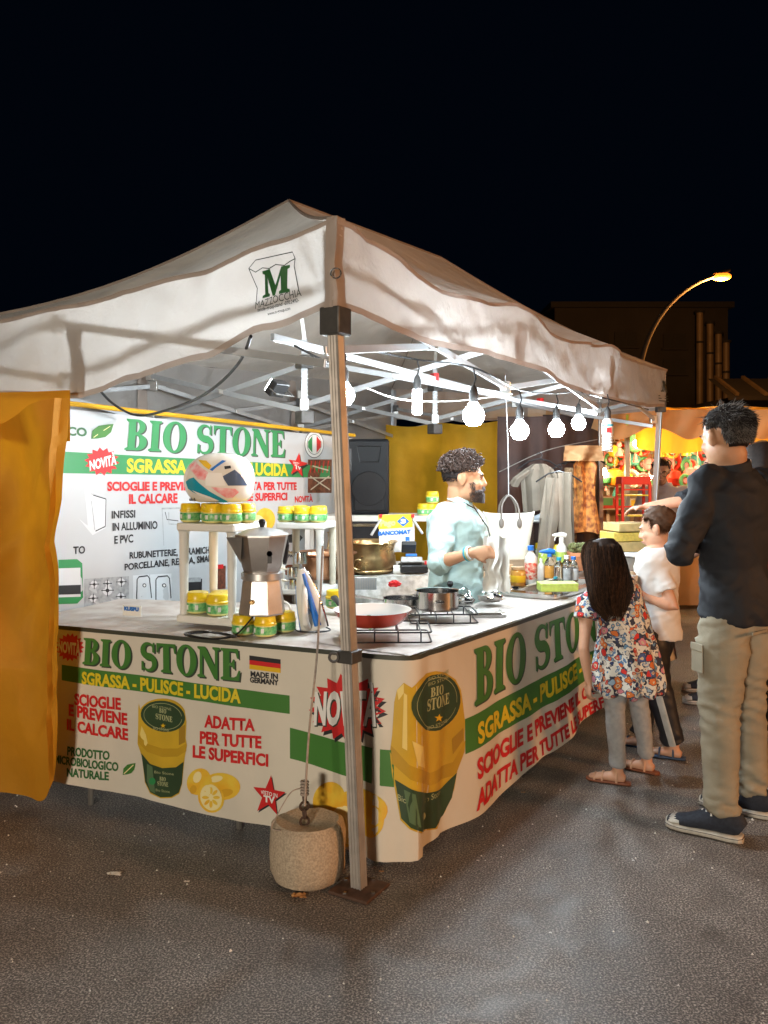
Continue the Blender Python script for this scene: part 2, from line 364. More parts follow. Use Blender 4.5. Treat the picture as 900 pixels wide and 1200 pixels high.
    r=N.new('ShaderNodeMapRange'); r.inputs['From Min'].default_value=.35; r.inputs['From Max'].default_value=.65; r.inputs['To Min'].default_value=.46; r.inputs['To Max'].default_value=.66; L.new(n3.outputs[0],r.inputs[0]); L.new(r.outputs[0],b.inputs['Roughness'])
    bp=N.new('ShaderNodeBump'); bp.inputs['Strength'].default_value=.5; bp.inputs['Distance'].default_value=.003; L.new(sb.outputs[0],bp.inputs['Height']); L.new(bp.outputs[0],b.inputs['Normal'])
    return m
M['asphalt']=asphalt()
# ---------------------------------------------------------------- ground
g=MB().add([(-300,-100,0),(300,-100,0),(300,500,0),(-300,500,0)],[(0,1,2,3)]).build('ground',M['asphalt']); g['kind']='structure'
# ---------------------------------------------------------------- street lamps, and lamps added behind the viewer
def street_lamp(base,height,reach,az,glass,power,col,label,spot=False,rad=.25):
    t=thing('street_lamp',label,'street lamp',base,group=None)
    b=V(base); d=V((math.cos(az),math.sin(az),0)); h0=height*.55
    pts=[b,b+V((0,0,h0))]; rr=[.10,.085]
    for i in range(1,15):
        a=PI/2*i/14*.82; pts.append(b+V((0,0,h0))+d*(reach*(1-math.cos(a))/(1-math.cos(PI/2*.82)))+V((0,0,(height-h0)*math.sin(a)/math.sin(PI/2*.82)))); rr.append(.08-.0025*i)
    MB().tube(pts,rr,10).build('pole',M['pole'],t)
    MB().lathe([(.16,0),(.16,.12),(.12,.2),(.12,.5),(.09,.55)],b,12).build('pole_base',M['pole'],t)
    e=pts[-1]; dd=(pts[-1]-pts[-2]).normalized(); c=e+dd*.3
    hd=MB().loft([(e-dd*.05,.05,.05),(e+dd*.12,.13,.07),(e+dd*.42,.16,.08),(e+dd*.62,.08,.04)],12,ref=(-d.y,d.x,0)).build('lamp_head',M['pole'],t)
    up=V((0,0,1)); 
    MB().ell(e+dd*.34-up*.09,(.30,.19,.12),m=Matrix.Rotation(az,3,'Z'),n=16,h=8).build('lamp_lens',glass,t)
    l=bpy.data.lights.new('lamp_light','POINT'); l.energy=power; l.color=col; l.shadow_soft_size=rad
    lo=bpy.data.objects.new('lamp_light',l); link(lo); lo.location=(e+dd*.34-up*.32)-b; lo.parent=t
    return t
street_lamp((7.35,24.6,0),7.02,2.05,R(0),M['sodium_glass'],SODIUM*1.3,(1,.42,.10),'glowing orange street lamp on a curved pole above the far end of the tent')
street_lamp((31,68,0),9.0,2.4,R(0),M['pole'],1.0,(1,.5,.2),'unlit distant curved lamp pole by the right edge, beyond the crowd')
street_lamp((-2.7,-4.9,0),2.15,.4,R(70),M['fill_glass'],FILL,(1,.88,.72),'added white fill lamp on a low post, unseen behind the viewer on the left',rad=.45)  # fill lamp added to brighten the front banner and the near asphalt
street_lamp((8.6,-1.2,0),3.0,1.0,R(130),M['sodium_glass'],SODIUM,(1,.46,.18),'added orange lamp on a pole, unseen behind the viewer on the right',rad=.5)  # added out of view to light the side banner orange
# ---------------------------------------------------------------- far building with pipes
t=thing('far_building','dark flat-roofed building with vertical pipes behind the tent','building',(10,36,0))
def fb(px,Y): return (px-CX)*Y/F
x0,x1=fb(650,36),fb(853,36); zt=HC+(CY-361)*.036
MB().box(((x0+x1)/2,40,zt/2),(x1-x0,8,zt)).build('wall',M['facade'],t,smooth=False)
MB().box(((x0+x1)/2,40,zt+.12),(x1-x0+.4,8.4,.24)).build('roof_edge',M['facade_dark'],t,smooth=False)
for wx,wy in((672,395),(700,395),(733,398),(790,400),(672,425),(700,425),(733,430),(790,430)):
    p=at(wx,wy,36); 
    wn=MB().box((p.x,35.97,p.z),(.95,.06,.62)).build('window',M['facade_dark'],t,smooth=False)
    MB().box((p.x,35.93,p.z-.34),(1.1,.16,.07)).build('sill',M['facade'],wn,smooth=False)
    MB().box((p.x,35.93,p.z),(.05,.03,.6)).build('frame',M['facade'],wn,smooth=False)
for px,py in((820,364),(832,377),(842,389),(851,399)):
    p=at(px,py,35.2); pi=MB().lathe([(.14,.0),(.14,p.z-.1)],(p.x,35.2,0),12).build('pipe',M['pipe'],t)
    MB().lathe([(.2,p.z-.1),(.2,p.z)],(p.x,35.2,0),12).build('cap',M['facade_dark'],pi)
    MB().lathe([(.16,0),(.16,.08)],(p.x,35.2,p.z-1.35),12).build('collar',M['facade_dark'],pi)
t=thing('low_building','low dark shed with tiled eaves at the right edge, behind the crowd','building',(20,30,0))
p0=at(858,455,30)
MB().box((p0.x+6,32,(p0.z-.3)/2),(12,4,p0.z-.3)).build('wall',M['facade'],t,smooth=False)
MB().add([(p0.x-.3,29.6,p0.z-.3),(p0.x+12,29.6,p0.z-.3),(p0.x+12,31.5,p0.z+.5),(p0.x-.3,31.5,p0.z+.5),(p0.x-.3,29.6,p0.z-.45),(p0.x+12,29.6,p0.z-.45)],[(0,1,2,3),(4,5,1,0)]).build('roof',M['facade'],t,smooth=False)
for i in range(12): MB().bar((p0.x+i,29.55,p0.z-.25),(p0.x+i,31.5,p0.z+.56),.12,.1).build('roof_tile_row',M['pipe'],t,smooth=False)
# ---------------------------------------------------------------- the big white tent
P0=V((-.177,3.03)); U=V((.508,.862)).normalized(); VV=V((-U.y,U.x)); LU=5.28; LV=2.8
def T(u,v,z): p=P0+U*u+VV*v; return V((p.x,p.y,z))
tent=thing('market_tent','large white pop-up market tent with scalloped translucent valance and lit bulbs inside','tent',(T(LU/2,LV/2,0)))
# edge heights (top, bottom) of the valance
topL=[(0,2.385),(.25,2.34),(.62,2.27),(1.34,2.215),(2.0,2.19),(LV,2.22)]
botL=[(0,2.075),(.3,2.02),(.62,1.93),(1.0,1.87),(1.34,1.81),(1.9,1.84),(LV,1.98)]
def zT(side,s):
    if side=='L': return pl(s,topL)
    k=s/LU; return 2.385-.005*k-pl(s,[(0,0),(.29,.018),(.80,.105),(1.3,.07),(1.76,.01),(2.44,.10),(3.1,.05),(3.52,.005),(3.9,.045),(4.6,.03),(5.28,0)])
def zB(side,s):
    if side=='L': return pl(s,botL)
    return pl(s,[(0,2.075),(.65,2.03),(1.44,2.065),(2.05,2.05),(2.5,2.0),(3.74,1.99),(4.5,2.01),(5.28,2.05)])
def dL(s,z): return .026*nz3(s*2.2,z*2.0,3)+.016*nz3(s*5+z*3,z*6,9)+.008*nz3(s*14,z*9,2)+.02*(2.3-z)*math.sin(s*5+z*2)+.007*ridge(s*2.2+z*1.6,z*2.2-s,4)+.004*ridge(s*6-z*3,z*6+s*2,8)
def dR(s,z): return .035*math.sin(s*3.57)*(2.4-z)*1.5+.02*nz3(s*2.4,z*2.5,17)+.020*nz3(s*5+z*5,z*6,5)+.008*nz3(s*14,z*10,1)+.008*ridge(s*1.8-z*2.0,z*2.2+s*.8,14)+.004*ridge(s*5+z*4,z*6-s*2,18)
WL=Wall(P0,VV,-U,dL); WR=Wall(P0,U,-VV,dR)
P3=P0+VV*LV; WBk=Wall(P3,U,VV,dR); P1=P0+U*LU; WEn=Wall(P1,VV,U,dL)
for wl,side,LL,lab in((WL,'L',LV,'near end'),(WR,'R',LU,'long side'),(WBk,'R',LU,'far long side'),(WEn,'L',LV,'far end')):
    fnT=(lambda s,sd=side,e=(wl is WEn):(2.36-.1*math.sin(s/LV*PI) if e else zT(sd,s))); fnB=(lambda s,sd=side,e=(wl is WEn):(2.03-.05*math.sin(s/LV*PI) if e else zB(sd,s)))
    if wl is WBk: fnB=lambda s:1.72
    hem=.026
    MB().grid(lambda a,b:wl.at(a*LL,lerp(fnT(a*LL),fnB(a*LL)+hem,b)),70,12).build('valance',M['canopy'],tent)
    MB().grid(lambda a,b:wl.at(a*LL,fnB(a*LL)+hem*(1-b)+.0,.0015),70,1).build('valance_hem',M['hem'],tent)
    MB().grid(lambda a,b:wl.at(a*LL,fnT(a*LL)-.012+.018*b,.004+.003*b),70,2).build('valance_seam',M['hem'],tent)
    for k in ([.48] if LL==LV else [1/3,2/3]):   # velcro tabs at the truss joints
        s=k*LL; zt,zb=fnT(s)-.10,fnB(s)+.015
        MB().grid(lambda a,b:wl.at(s-.05+.10*a,lerp(zt,zb,b),-.012),4,4).build('velcro_tab',M['hem'],tent)
# corner sleeves of tan webbing over the near post and the others
for (u,v,lz) in((0,0,1),(LU,0,1),(0,LV,1),(LU,LV,1)):
    c=T(u,v,0); zt=2.40; zb=2.06 if u==0 and v==0 else 2.06
    if (u,v)==(0,0):
        s=MB()
        s.grid(lambda a,b:(WL.at(.035*(1-a*2),lerp(2.40,2.075,b),.006) if a<.5 else WR.at(.05*(a*2-1),lerp(2.40,2.075,b),.006)) ,8,6).build('corner_sleeve',M['hem'],tent)
        MB().torus(T(-.02,-.02,2.19),.018,.003,m=Matrix.Rotation(R(90),3,'X'),n=16,k=6).build('ring',M['steel'],tent)
# roof: hip roof with two peaks
A=T(1.60,LV/2,3.11); B=T(3.62,LV/2,3.20)
def edge(side,k,sgn=1): pass
def roofpanel(bot,top,h0,h1,mid,seed,name='roof_panel'):
    def fn(a,b):
        p=bot(a).lerp(top(a),b); s=(lerp(h0,h1,a)+mid*math.sin(PI*a))*math.sin(PI*b)
        n=.014*ridge(p.x*1.1+p.y*.7,p.y*1.4,seed+2)+.030*nz3(p.x*1.4,p.y*1.4,seed)+.012*nz3(p.x*5,p.y*5,seed)+.006*nz3(p.x*12,p.y*12,seed)
        k=math.sin(PI*a)**.5*math.sin(PI*b) if 0<a<1 else 0
        return p+V((0,0,n*k-s))
    MB().grid(fn,56,34).build(name,M['roof_canvas'],tent)
HL,HP,HE=.15,.04,.07
roofpanel(lambda a:WL.at(a*LV,zT('L',a*LV),.004),lambda a:A,HP,HL,.03,1)
roofpanel(lambda a:WR.at(a*LU,zT('R',a*LU)+.004,-.004),lambda a:A.lerp(B,clampi((a-.30)/.39,0,1)),HP,HE,.02,2)
roofpanel(lambda a:WBk.at(a*LU,lerp(2.22,2.37,a),.004),lambda a:A.lerp(B,clampi((a-.30)/.39,0,1)),HL,HE,.02,3)
roofpanel(lambda a:WEn.at(a*LV,2.36-.1*math.sin(a*PI),.004),lambda a:B,HE,HE,.02,4)
# ridge and hip seams
for a,b,hs in((A,B,.0),(A,T(0,0,2.39),HP),(A,T(0,LV,2.22),HL),(B,T(LU,0,2.38),HE),(B,T(LU,LV,2.37),HE)):
    MB().tube([a.lerp(b,i/16)+V((0,0,.004-hs*math.sin(PI*i/16))) for i in range(17)],.008,6).build('seam',M['hem'],tent)
# legs
def leg(top,base,plate=True,wd=.043,m='post'):
    d=(base-top); lg=MB(); 
    prof=[]; k=wd/2
    # fluted square section
    n=7; sec=[]
    for side in range(4):
        for i in range(n):
            f=-k+2*k*i/n; o=k-(.004 if i%2 else 0)
            sec.append([(f,-o),(o,f),(-f,o),(-o,-f)][side])
    ax=U; vs=[];q=len(sec)
    for P in(base,top):
        for a,b in sec: pp=ax*a+VV*b; vs.append(P+V((pp.x,pp.y,0)))
    lg.add(vs,[(i,(i+1)%q,(i+1)%q+q,i+q) for i in range(q)]+[tuple(range(q))[::-1],tuple(range(q,2*q))])
    L=lg.build('leg',M[m],tent,smooth=False)
    if plate: MB().box(base+V((0,0,.006)),(.16,.16,.012),rz=math.atan2(U.y,U.x)).build('foot_plate',M['rust'],L,smooth=False,bevel=.003)
    return L
nt=V((T(.03,.03,0).x,T(.03,.03,0).y,2.34)); nb=onz(421,1043)
L0=leg(nt,nb)
for i in range(4): MB().box(nb+V((.05 if i%2 else -.05,.05 if i>1 else -.05,.014)),(.012,.012,.008)).build('bolt',M['steel'],L0,smooth=False)
c=nt.lerp(nb,(2.34-2.03)/2.34); MB().box(c,(.085,.085,.10),rz=math.atan2(U.y,U.x)).build('corner_bracket',M['bracket'],L0,smooth=False,bevel=.006)
c=nt.lerp(nb,(2.34-.832)/2.34); MB().box(c,(.068,.068,.045),rz=math.atan2(U.y,U.x)).build('leg_clamp',M['bracket'],L0,smooth=False,bevel=.005)
MB().torus(c+V((-.055,-.02,0)),.016,.005,m=Matrix.Rotation(R(90),3,'X'),n=14,k=6).build('clamp_ring',M['bracket'],L0)
e=T(LU-.03,.03,2.33); L1=leg(e,V((e.x-.13,e.y,0)),m='alu_white'); MB().box(e-V((0.01,0,.28)),(.075,.075,.09)).build('corner_bracket',M['bracket'],L1,smooth=False,bevel=.005)
leg(T(.03,LV-.03,2.26),T(0,LV,0),m='alu_white'); leg(T(LU-.03,LV-.03,2.33),T(LU,LV,0),m='alu_white')
# scissor trusses
def scissor(a,b,z1,z0,n=1,m='alu_white'):
    for i in range(n):
        p=a.lerp(b,i/n);q=a.lerp(b,(i+1)/n)
        for za,zb,o in((z1,z0,.012),(z0,z1,-.012)):
            br=MB().bar(p+V((0,0,za)),q+V((0,0,zb)),.014,.032).build('truss_bar',M[m],tent,smooth=False,bevel=.002)
            off=(q-p).cross(V((0,0,1))).normalized()*o; br.location=br.location+off
        mid=(p+q)/2; MB().box(mid+V((0,0,(z1+z0)/2)),(.05,.05,.03)).build('truss_pin',M['alu'],tent,smooth=False,bevel=.003)
        for zz in(z1,z0): MB().box(q+V((0,0,zz)),(.055,.055,.07)).build('truss_joint',M['bracket' if i%2 else 'alu'],tent,smooth=False,bevel=.004)
zt1,zt0=2.13,1.88
o=.09
scissor(T(o,o,0),T(LU-o,o,0),zt1+.05,zt0+.06,3)
scissor(T(o,LV-o,0),T(LU-o,LV-o,0),zt1-.05,zt0-.05,3)
scissor(T(o,o,0),T(o,LV-o,0),zt1-.01,zt0+.01,2)
scissor(T(LU-o,o,0),T(LU-o,LV-o,0),zt1,zt0,2)
for u in(1.76,3.52):
    scissor(T(u,o,0),T(u,LV/2,0),zt1+.04,zt0+.02,1); scissor(T(u,LV/2,0),T(u,LV-o,0),zt1+.02,zt0-.02,1)
    pk=T(u,LV/2,0); k=.0
    ch=MB().bar(pk+V((0,0,1.80)),pk+V((0,0,2.30)),.035,.035).build('centre_pole',M['alu_white'],tent,smooth=False)
    MB().bar(pk+V((0,0,2.30)),(A if u<2 else B)-V((0,0,.02)),.022,.022).build('peak_pole',M['alu'],tent,smooth=False)
    for z in(1.82,2.16): MB().box(pk+V((0,0,z)),(.09,.09,.08),rz=.6).build('hub',M['bracket'],tent,smooth=False,bevel=.008)
    MB().tube([pk+V((.022*math.cos(i*1.1),.022*math.sin(i*1.1),1.88+.0045*i)) for i in range(54)],.003,5).build('spring',M['white_plastic'],ch)
# inner rail running at bulb height along the length
MB().bar(T(.35,.55,2.06),T(LU,.75,1.98),.02,.032).build('rail',M['alu_white'],tent,smooth=False,bevel=.003)
for u in(2.0,4.0): MB().box(T(u,.55+.2*u/LU,2.045),(.035,.05,.05),rz=.5).build('red_clip',M['red_print'],tent,smooth=False,bevel=.004)
# small floodlight clamped on the truss, facing the back banner
fp=at(325,455,4.25); fl_=thing('floodlight','small black floodlight clamped to the roof frame, facing the back banner','floodlight',fp)
Qf=Matrix.Rotation(math.atan2(VV.y,VV.x),3,'Z')@Matrix.Rotation(R(-38),3,'Y')
MB().box(fp,(.045,.11,.08),m=Qf).build('housing',M['black_plastic'],fl_,smooth=False,bevel=.006)
MB().box(fp+Qf@V((.025,0,0)),(.006,.095,.065),m=Qf).build('led_panel',mk('led',(1,1,1),.3,emit=((.86,.95,1.0),BULB*1.2)),fl_,smooth=False)
MB().tube([fp+Qf@V((-.01,-.07,0)),fp+Qf@V((-.06,-.07,0)),fp+Qf@V((-.06,.07,0)),fp+Qf@V((-.01,.07,0))],.004,6).build('bracket',M['bracket'],fl_)
# ---- print on the valance
c1=lambda x,y:(x/2,220+y/2)
mz=M['green_dark']
def P4(f,*pts): return [f(*p) for p in pts]
write(WL,'M',P4(c1,(617,260),(684,245),(684,182),(621,198)),mz,9,tent,kind='serif',step=None,name='logo_letter')
write(WL,'MAZZOCCHIA',P4(c1,(602,285),(709,254),(708,237),(601,268)),M['shadow_print'],9,tent,bold=.0,step=None)
write(WL,'tende-group-stand -070.2492-',P4(c1,(608,292),(703,268),(703,259),(608,283)),M['shadow_print'],9,tent,bold=.02,step=None)
write(WL,'www.m-group.com',P4(c1,(630,300),(682,286),(682,279),(630,293)),M['shadow_print'],9,tent,bold=.02,step=None)
for a in([(592,192),(606,172),(692,153),(697,168)],[(592,192),(604,236),(603,268)],[(697,168),(694,185),(703,240)],[(592,192),(606,200),(622,190),(640,192),(655,183),(672,184),(685,174),(697,168)]):
    p=[WL.un(*c1(*q)) for q in a]; patch(WL,ribbon(p,[.0035]*len(p)),M['shadow_print'],9,tent,step=None,name='logo_line',sz=True)
write(WR,'M',[(773,459),(781,460),(781,447),(773,446)],M['shadow_print'],9,tent,kind='serif',step=None,name='logo_letter')
for i in range(3): patch(WR,[(772,463+3*i),(782,464+3*i),(782,465+3*i),(772,464+3*i)],M['shadow_print'],9,tent,step=None,name='logo_line')
# ---------------------------------------------------------------- bulbs and their cables
def bulb(px,py,Y,kind,label,lit=True):
    p=at(px,py,Y); t=thing('light_bulb',label,'light bulb',p,group='bare bulbs hanging under the white tent')
    k=1.0
    if kind=='globe':
        MB().lathe([(1e-4,-.05),(.03,-.043),(.046,-.02),(.05,0),(.044,.024),(.028,.043),(.018,.06),(.016,.075)],p,20).build('glass',M['cfl'],t)
    elif kind=='tube':
        m=MB()
        for j in range(4):
            a=j*PI/2+.4; x,y=.017*math.cos(a),.017*math.sin(a); m.tube([p+V((x,y,-.06)),p+V((x,y,.06))],.009,8)
        m.ell(p+V((0,0,-.06)),(.026,.026,.012),n=12,h=6); m.build('glass',M['cfl'],t)
    elif kind=='off':
        m=MB(); m.tube([p+V((.028*math.cos(i*.55),.028*math.sin(i*.55),-.11+.0016*i)) for i in range(60)],.008,6); m.build('spiral_tube',M['white_plastic'],t)
        MB().lathe([(.03,-.015),(.036,0),(.036,.05),(.03,.08),(.02,.095)],p,16).build('ballast',M['white_plastic'],t)
        MB().lathe([(.0365,.045),(.0365,.058)],p,16).build('blue_band',M['teal_print'],t)
        MB().box(p+V((0,-.037,.02)),(.03,.002,.035)).build('label',M['red_print'],t,smooth=False)
    z0=.06 if kind!='off' else .09
    sk=MB().lathe([(.014,z0-.005),(.02,z0),(.021,z0+.05),(.015,z0+.065),(.006,z0+.08)],p,14).build('socket',M['socket'],t)
    MB().tube([p+V((0,0,z0+.075)),p+V((.01,0,z0+.11)),p+V((.0,.01,z0+.16))],.004,6).build('cord',M['black_plastic'],t)
    return p
bp=[bulb(403,463,3.95,'globe','bright globe bulb right behind the near tent pole'),
 bulb(489,470,4.5,'tube','slim stick bulb glowing left of the centre, above the curly-haired vendor'),
 bulb(555,487,3.9,'globe','largest glowing globe bulb, right above the hanging bag'),
 bulb(609,505,4.6,'globe','glowing globe bulb between the largest bulb and the pair beside it'),
 bulb(652,503,5.2,'globe','glowing globe bulb just right of the bag, left of the small one'),
 bulb(678,496,6.0,'globe','smallest glowing bulb, left of the unlit spiral lamp'),
 bulb(712,508,5.4,'off','unlit spiral energy saving lamp with a blue ring hanging by the far stall')]
def cable(name,label,pts,r=.006,mt='black_plastic',cat='cable'):
    # smooth through points
    P=[V(p) for p in pts]; out=[]
    for i in range(len(P)-1):
        p0=P[max(i-1,0)];p1=P[i];p2=P[i+1];p3=P[min(i+2,len(P)-1)]
        for k in range(8):
            t=k/8; out.append(.5*((2*p1)+(p2-p0)*t+(2*p0-5*p1+4*p2-p3)*t*t+(3*p1-p0-3*p2+p3)*t**3))
    out.append(P[-1]); m=MB().tube(out,r,6)
    if label is None: return out,m
    o=m.build(name,M[mt]); tag(o,label,cat); return o
cable('power_cable','black cable swagged along the row of bulbs under the tent',[at(345,405,3.6),at(400,430,3.8)]+[b+V((0,.01,.22)) for b in bp]+[at(760,480,6.8)],.005)
cable('power_cable','black cable looping down from the left valance to the top of the back banner',[at(294,394,3.2),at(280,425,3.5),at(250,455,3.9),at(215,474,4.3),at(165,487,4.75),at(135,475,4.6),at(112,452,4.3)],.007)
cable('power_cable','thin white cable strung beneath the tent roof behind the stick bulb',[at(430,455,4.4),at(470,468,4.6),at(530,470,4.9),at(600,462,5.4)],.004,'white_plastic')
cable('rope','red and white guy rope tied from the tent rail down to the concrete weight',[at(378,640,3.25),at(372,760,3.12),at(362,860,3.02),at(357,945,2.95)],.004,'rope','rope')
# ---------------------------------------------------------------- counter tables
Lp=V((-1.381,3.784)); Cp=V((.095,3.167)); dF=(Cp-Lp).normalized(); LF=(Cp-Lp).length; nF=V((dF.y,-dF.x)); 
dRr=V((.564,.826)).normalized(); nR=V((dRr.y,-dRr.x)); ZT=.80; EXT=.34; LR=3.3
def table(name,label,poly,z,legs,mt='white_plastic'):
    c=sum((V(p) for p in poly),V((0,0)))/len(poly); t=thing(name,label,'table',(c.x,c.y,0))
    n=len(poly); vs=[(p[0],p[1],z-.03) for p in poly]+[(p[0],p[1],z) for p in poly]
    MB().add(vs,[tuple(range(n))[::-1],tuple(range(n,2*n))]+[(i,(i+1)%n,(i+1)%n+n,i+n) for i in range(n)]).build('tabletop',M[mt],t,smooth=False)
    for p in legs: MB().tube([(p[0],p[1],0),(p[0],p[1],z-.03)],.014,8).build('leg',M['steel_leg'],t)
    return t
inF=-nF; inR=-nR
a0=Lp-dF*EXT; dep=1.0
qa=[a0+inF*.02,Cp+inF*.03+inR*.02-dF*.0,Cp+inF*dep+inR*.35,a0+inF*.72]
table('trestle_table','cloth covered trestle table along the front of the stall, under the white shelves',qa,ZT-.006,[Lp+inF*.06+dF*.05,Lp+inF*.1+dF*.80,Lp+dF*1.5+inF*.12,Lp+inF*.6+dF*.2])
qb=[Cp+inR*.03+dRr*.12,Cp+dRr*LR+inR*.03,Cp+dRr*LR+inR*.43,Cp+dRr*.12+inR*.43]
table('trestle_table','narrow trestle table on the side where the children stand',qb,ZT-.009,[Cp+dRr*1.2+inR*.1,Cp+dRr*2.4+inR*.1,Cp+dRr*2.4+inR*.4])
def cloth(name,label,poly,z,over=.012):
    vs=[];n=26
    P=[V(p) for p in poly]
    def fn(a,b):
        p=(P[0]*(1-a)+P[1]*a)*(1-b)+(P[3]*(1-a)+P[2]*a)*b
        h=.0035*max(0,nz3(p.x*6,p.y*6,2))+.003*nz3(p.x*14+p.y*9,p.y*5,8); return V((p.x,p.y,z+.003+h))
    o=MB().grid(fn,60,36).build(name,M['tablecloth'],None); return tag(o,label,'tablecloth')
ca=cloth('table_cover','creased white cover on the front table, under the white shelves and the moka pot',[a0-inF*.0,Cp+inF*.0,Cp+inF*dep+inR*.36,a0+inF*.73],ZT)
cb=cloth('table_cover','creased white cover on the side table, with the metal trays on it',[Cp+dRr*.0+inR*.0,Cp+dRr*LR,Cp+dRr*LR+inR*.45,Cp+dRr*.0+inR*.45],ZT+.004)
# ---------------------------------------------------------------- front skirt banner (front face, rounded corner, side face)
rc=.07
class Skirt:
    def p2(s,t):
        if t<LF-rc: p=Lp+dF*t; n=nF
        elif t>LF+rc: p=Cp+dRr*(t-LF); n=nR
        else:
            k=(t-LF+rc)/(2*rc); a=Cp-dF*rc; b=Cp+dRr*rc; p=a*(1-k)**2+Cp*2*k*(1-k)+b*k*k; n=(nF*(1-k)+nR*k).normalized()
        return p,n
    def at(s,t,z,off=0):
        p,n=s.p2(t); low=clampi((ZT-z)/.7,0,1)
        d=.011*math.sin(t*9+1)*low+.013*nz3(t*3,z*1.2,4)*low+.006*nz3(t*9,z*4,7)*(.3+low)
        if t>LF+.1: d+=.012*math.sin(t*13)*low+.05*low*low*clampi((t-LF-.3),0,1)
        if LF-.25<t<LF+.25: d+=.012*math.sin((t-LF)*38)*(.3+low*.7)
        q=p+n*(d+.012+off); return V((q.x,q.y,z))
SK=Skirt(); WF=Wall(Lp,dF,nF); WS=Wall(Cp,dRr,nR)
def unS(px,py):
    if px<480: return WF.un(px,py)
    a,b=WS.un(px,py); return (a+LF,b)
class Fr:   # front face in skirt coordinates
    un=staticmethod(lambda px,py:WF.un(px,py)); at=SK.at
class Sd:
    un=staticmethod(lambda px,py:(WS.un(px,py)[0]+LF,WS.un(px,py)[1])); at=SK.at
class Bo:
    un=staticmethod(unS); at=SK.at
FR,SD,BO=Fr(),Sd(),Bo()
skb=thing('skirt_banner','long printed vinyl banner wrapped round the front and side of the counter','banner',(Cp.x,Cp.y,0))
SMAX=LF+LR
def botz(t): return pl(t,[(-EXT,.11),(0,.11),(1.02,.083),(LF-.05,.04),(LF+.10,.045),(LF+.25,.06),(LF+.61,.07),(LF+1.17,.135),(LF+1.95,.2),(SMAX,.2)])
MB().grid(lambda a,b:SK.at(-EXT+a*(SMAX+EXT),lerp(ZT+.004,botz(-EXT+a*(SMAX+EXT)),b)),170,26).build('vinyl_sheet',M['vinyl'],skb)
MB().grid(lambda a,b:SK.at(-EXT+a*(SMAX+EXT),ZT+.0065-.018*b,.003),150,1).build('top_fold',M['shadow_print'],skb)
c4=lambda x,y:(60+x/2.647,720+y/2.647)
W=lambda wall,s,pts,m,**k: write(wall,s,pts,M[m],parent=skb,**k)
q=P4(c4,(108,152),(592,205),(590,107),(110,72))
W(FR,'BIO STONE',q,'shadow_print',kind='serif',layer=2,shift=(.006,-.005)); W(FR,'BIO STONE',q,'green_dark',kind='serif',layer=3)
W(FR,'BIO STONE',q,'green',kind='serif',layer=3.6,shift=(-.003,.002))
patch(FR,P4(c4,(40,154),(743,250),(743,307),(40,202)),M['green'],1,skb)
W(FR,'SGRASSA - PULISCE - LUCIDA',P4(c4,(105,212),(595,272),(595,229),(105,174)),'yellow_print',bold=.04)
for s,a in(('SCIOGLIE',[(82,276),(222,294),(222,257),(82,241)]),('E PREVIENE',[(64,310),(241,342),(241,305),(64,274)]),('IL CALCARE',[(58,353),(243,389),(243,353),(58,320)]),
           ('ADATTA',[(482,346),(637,359),(637,322),(482,308)]),('PER TUTTE',[(469,396),(657,413),(657,375),(469,358)]),('LE SUPERFICI',[(448,438),(678,469),(678,431),(448,401)])):
    W(FR,s,P4(c4,*a),'red_print',bold=.04)
for s,a in(('PRODOTTO',[(62,431),(188,448),(188,421),(62,404)]),('MICROBIOLOGICO',[(22,455),(213,484),(213,457),(22,430)]),('NATURALE',[(62,496),(186,511),(186,485),(62,470)])):
    W(FR,s,P4(c4,*a),'green_dark',bold=.035)
def leafp(w_,f,x,y,sx,sy,par,step=None,l=3):
    pts=[(x-sx,y+sy),(x-sx*.9,y-.1*sy),(x-sx*.3,y-.75*sy),(x+sx*.5,y-.95*sy),(x+sx,y-sy),(x+sx*.8,y+.1*sy),(x+sx*.3,y+.75*sy),(x-sx*.4,y+.95*sy)]
    patch(w_,[f(*p) for p in pts],M['green'],l,par,step,name='leaf_print')
    pp=[w_.un(*f(x-sx*.8,y+sy*.8)),w_.un(*f(x,y)),w_.un(*f(x+sx*.7,y-sy*.7))]; patch(w_,ribbon(pp,[.004]*3),M['lemon_light'],l+1,par,None,name='leaf_vein',sz=True)
leafp(FR,c4,245,478,19,18,skb)
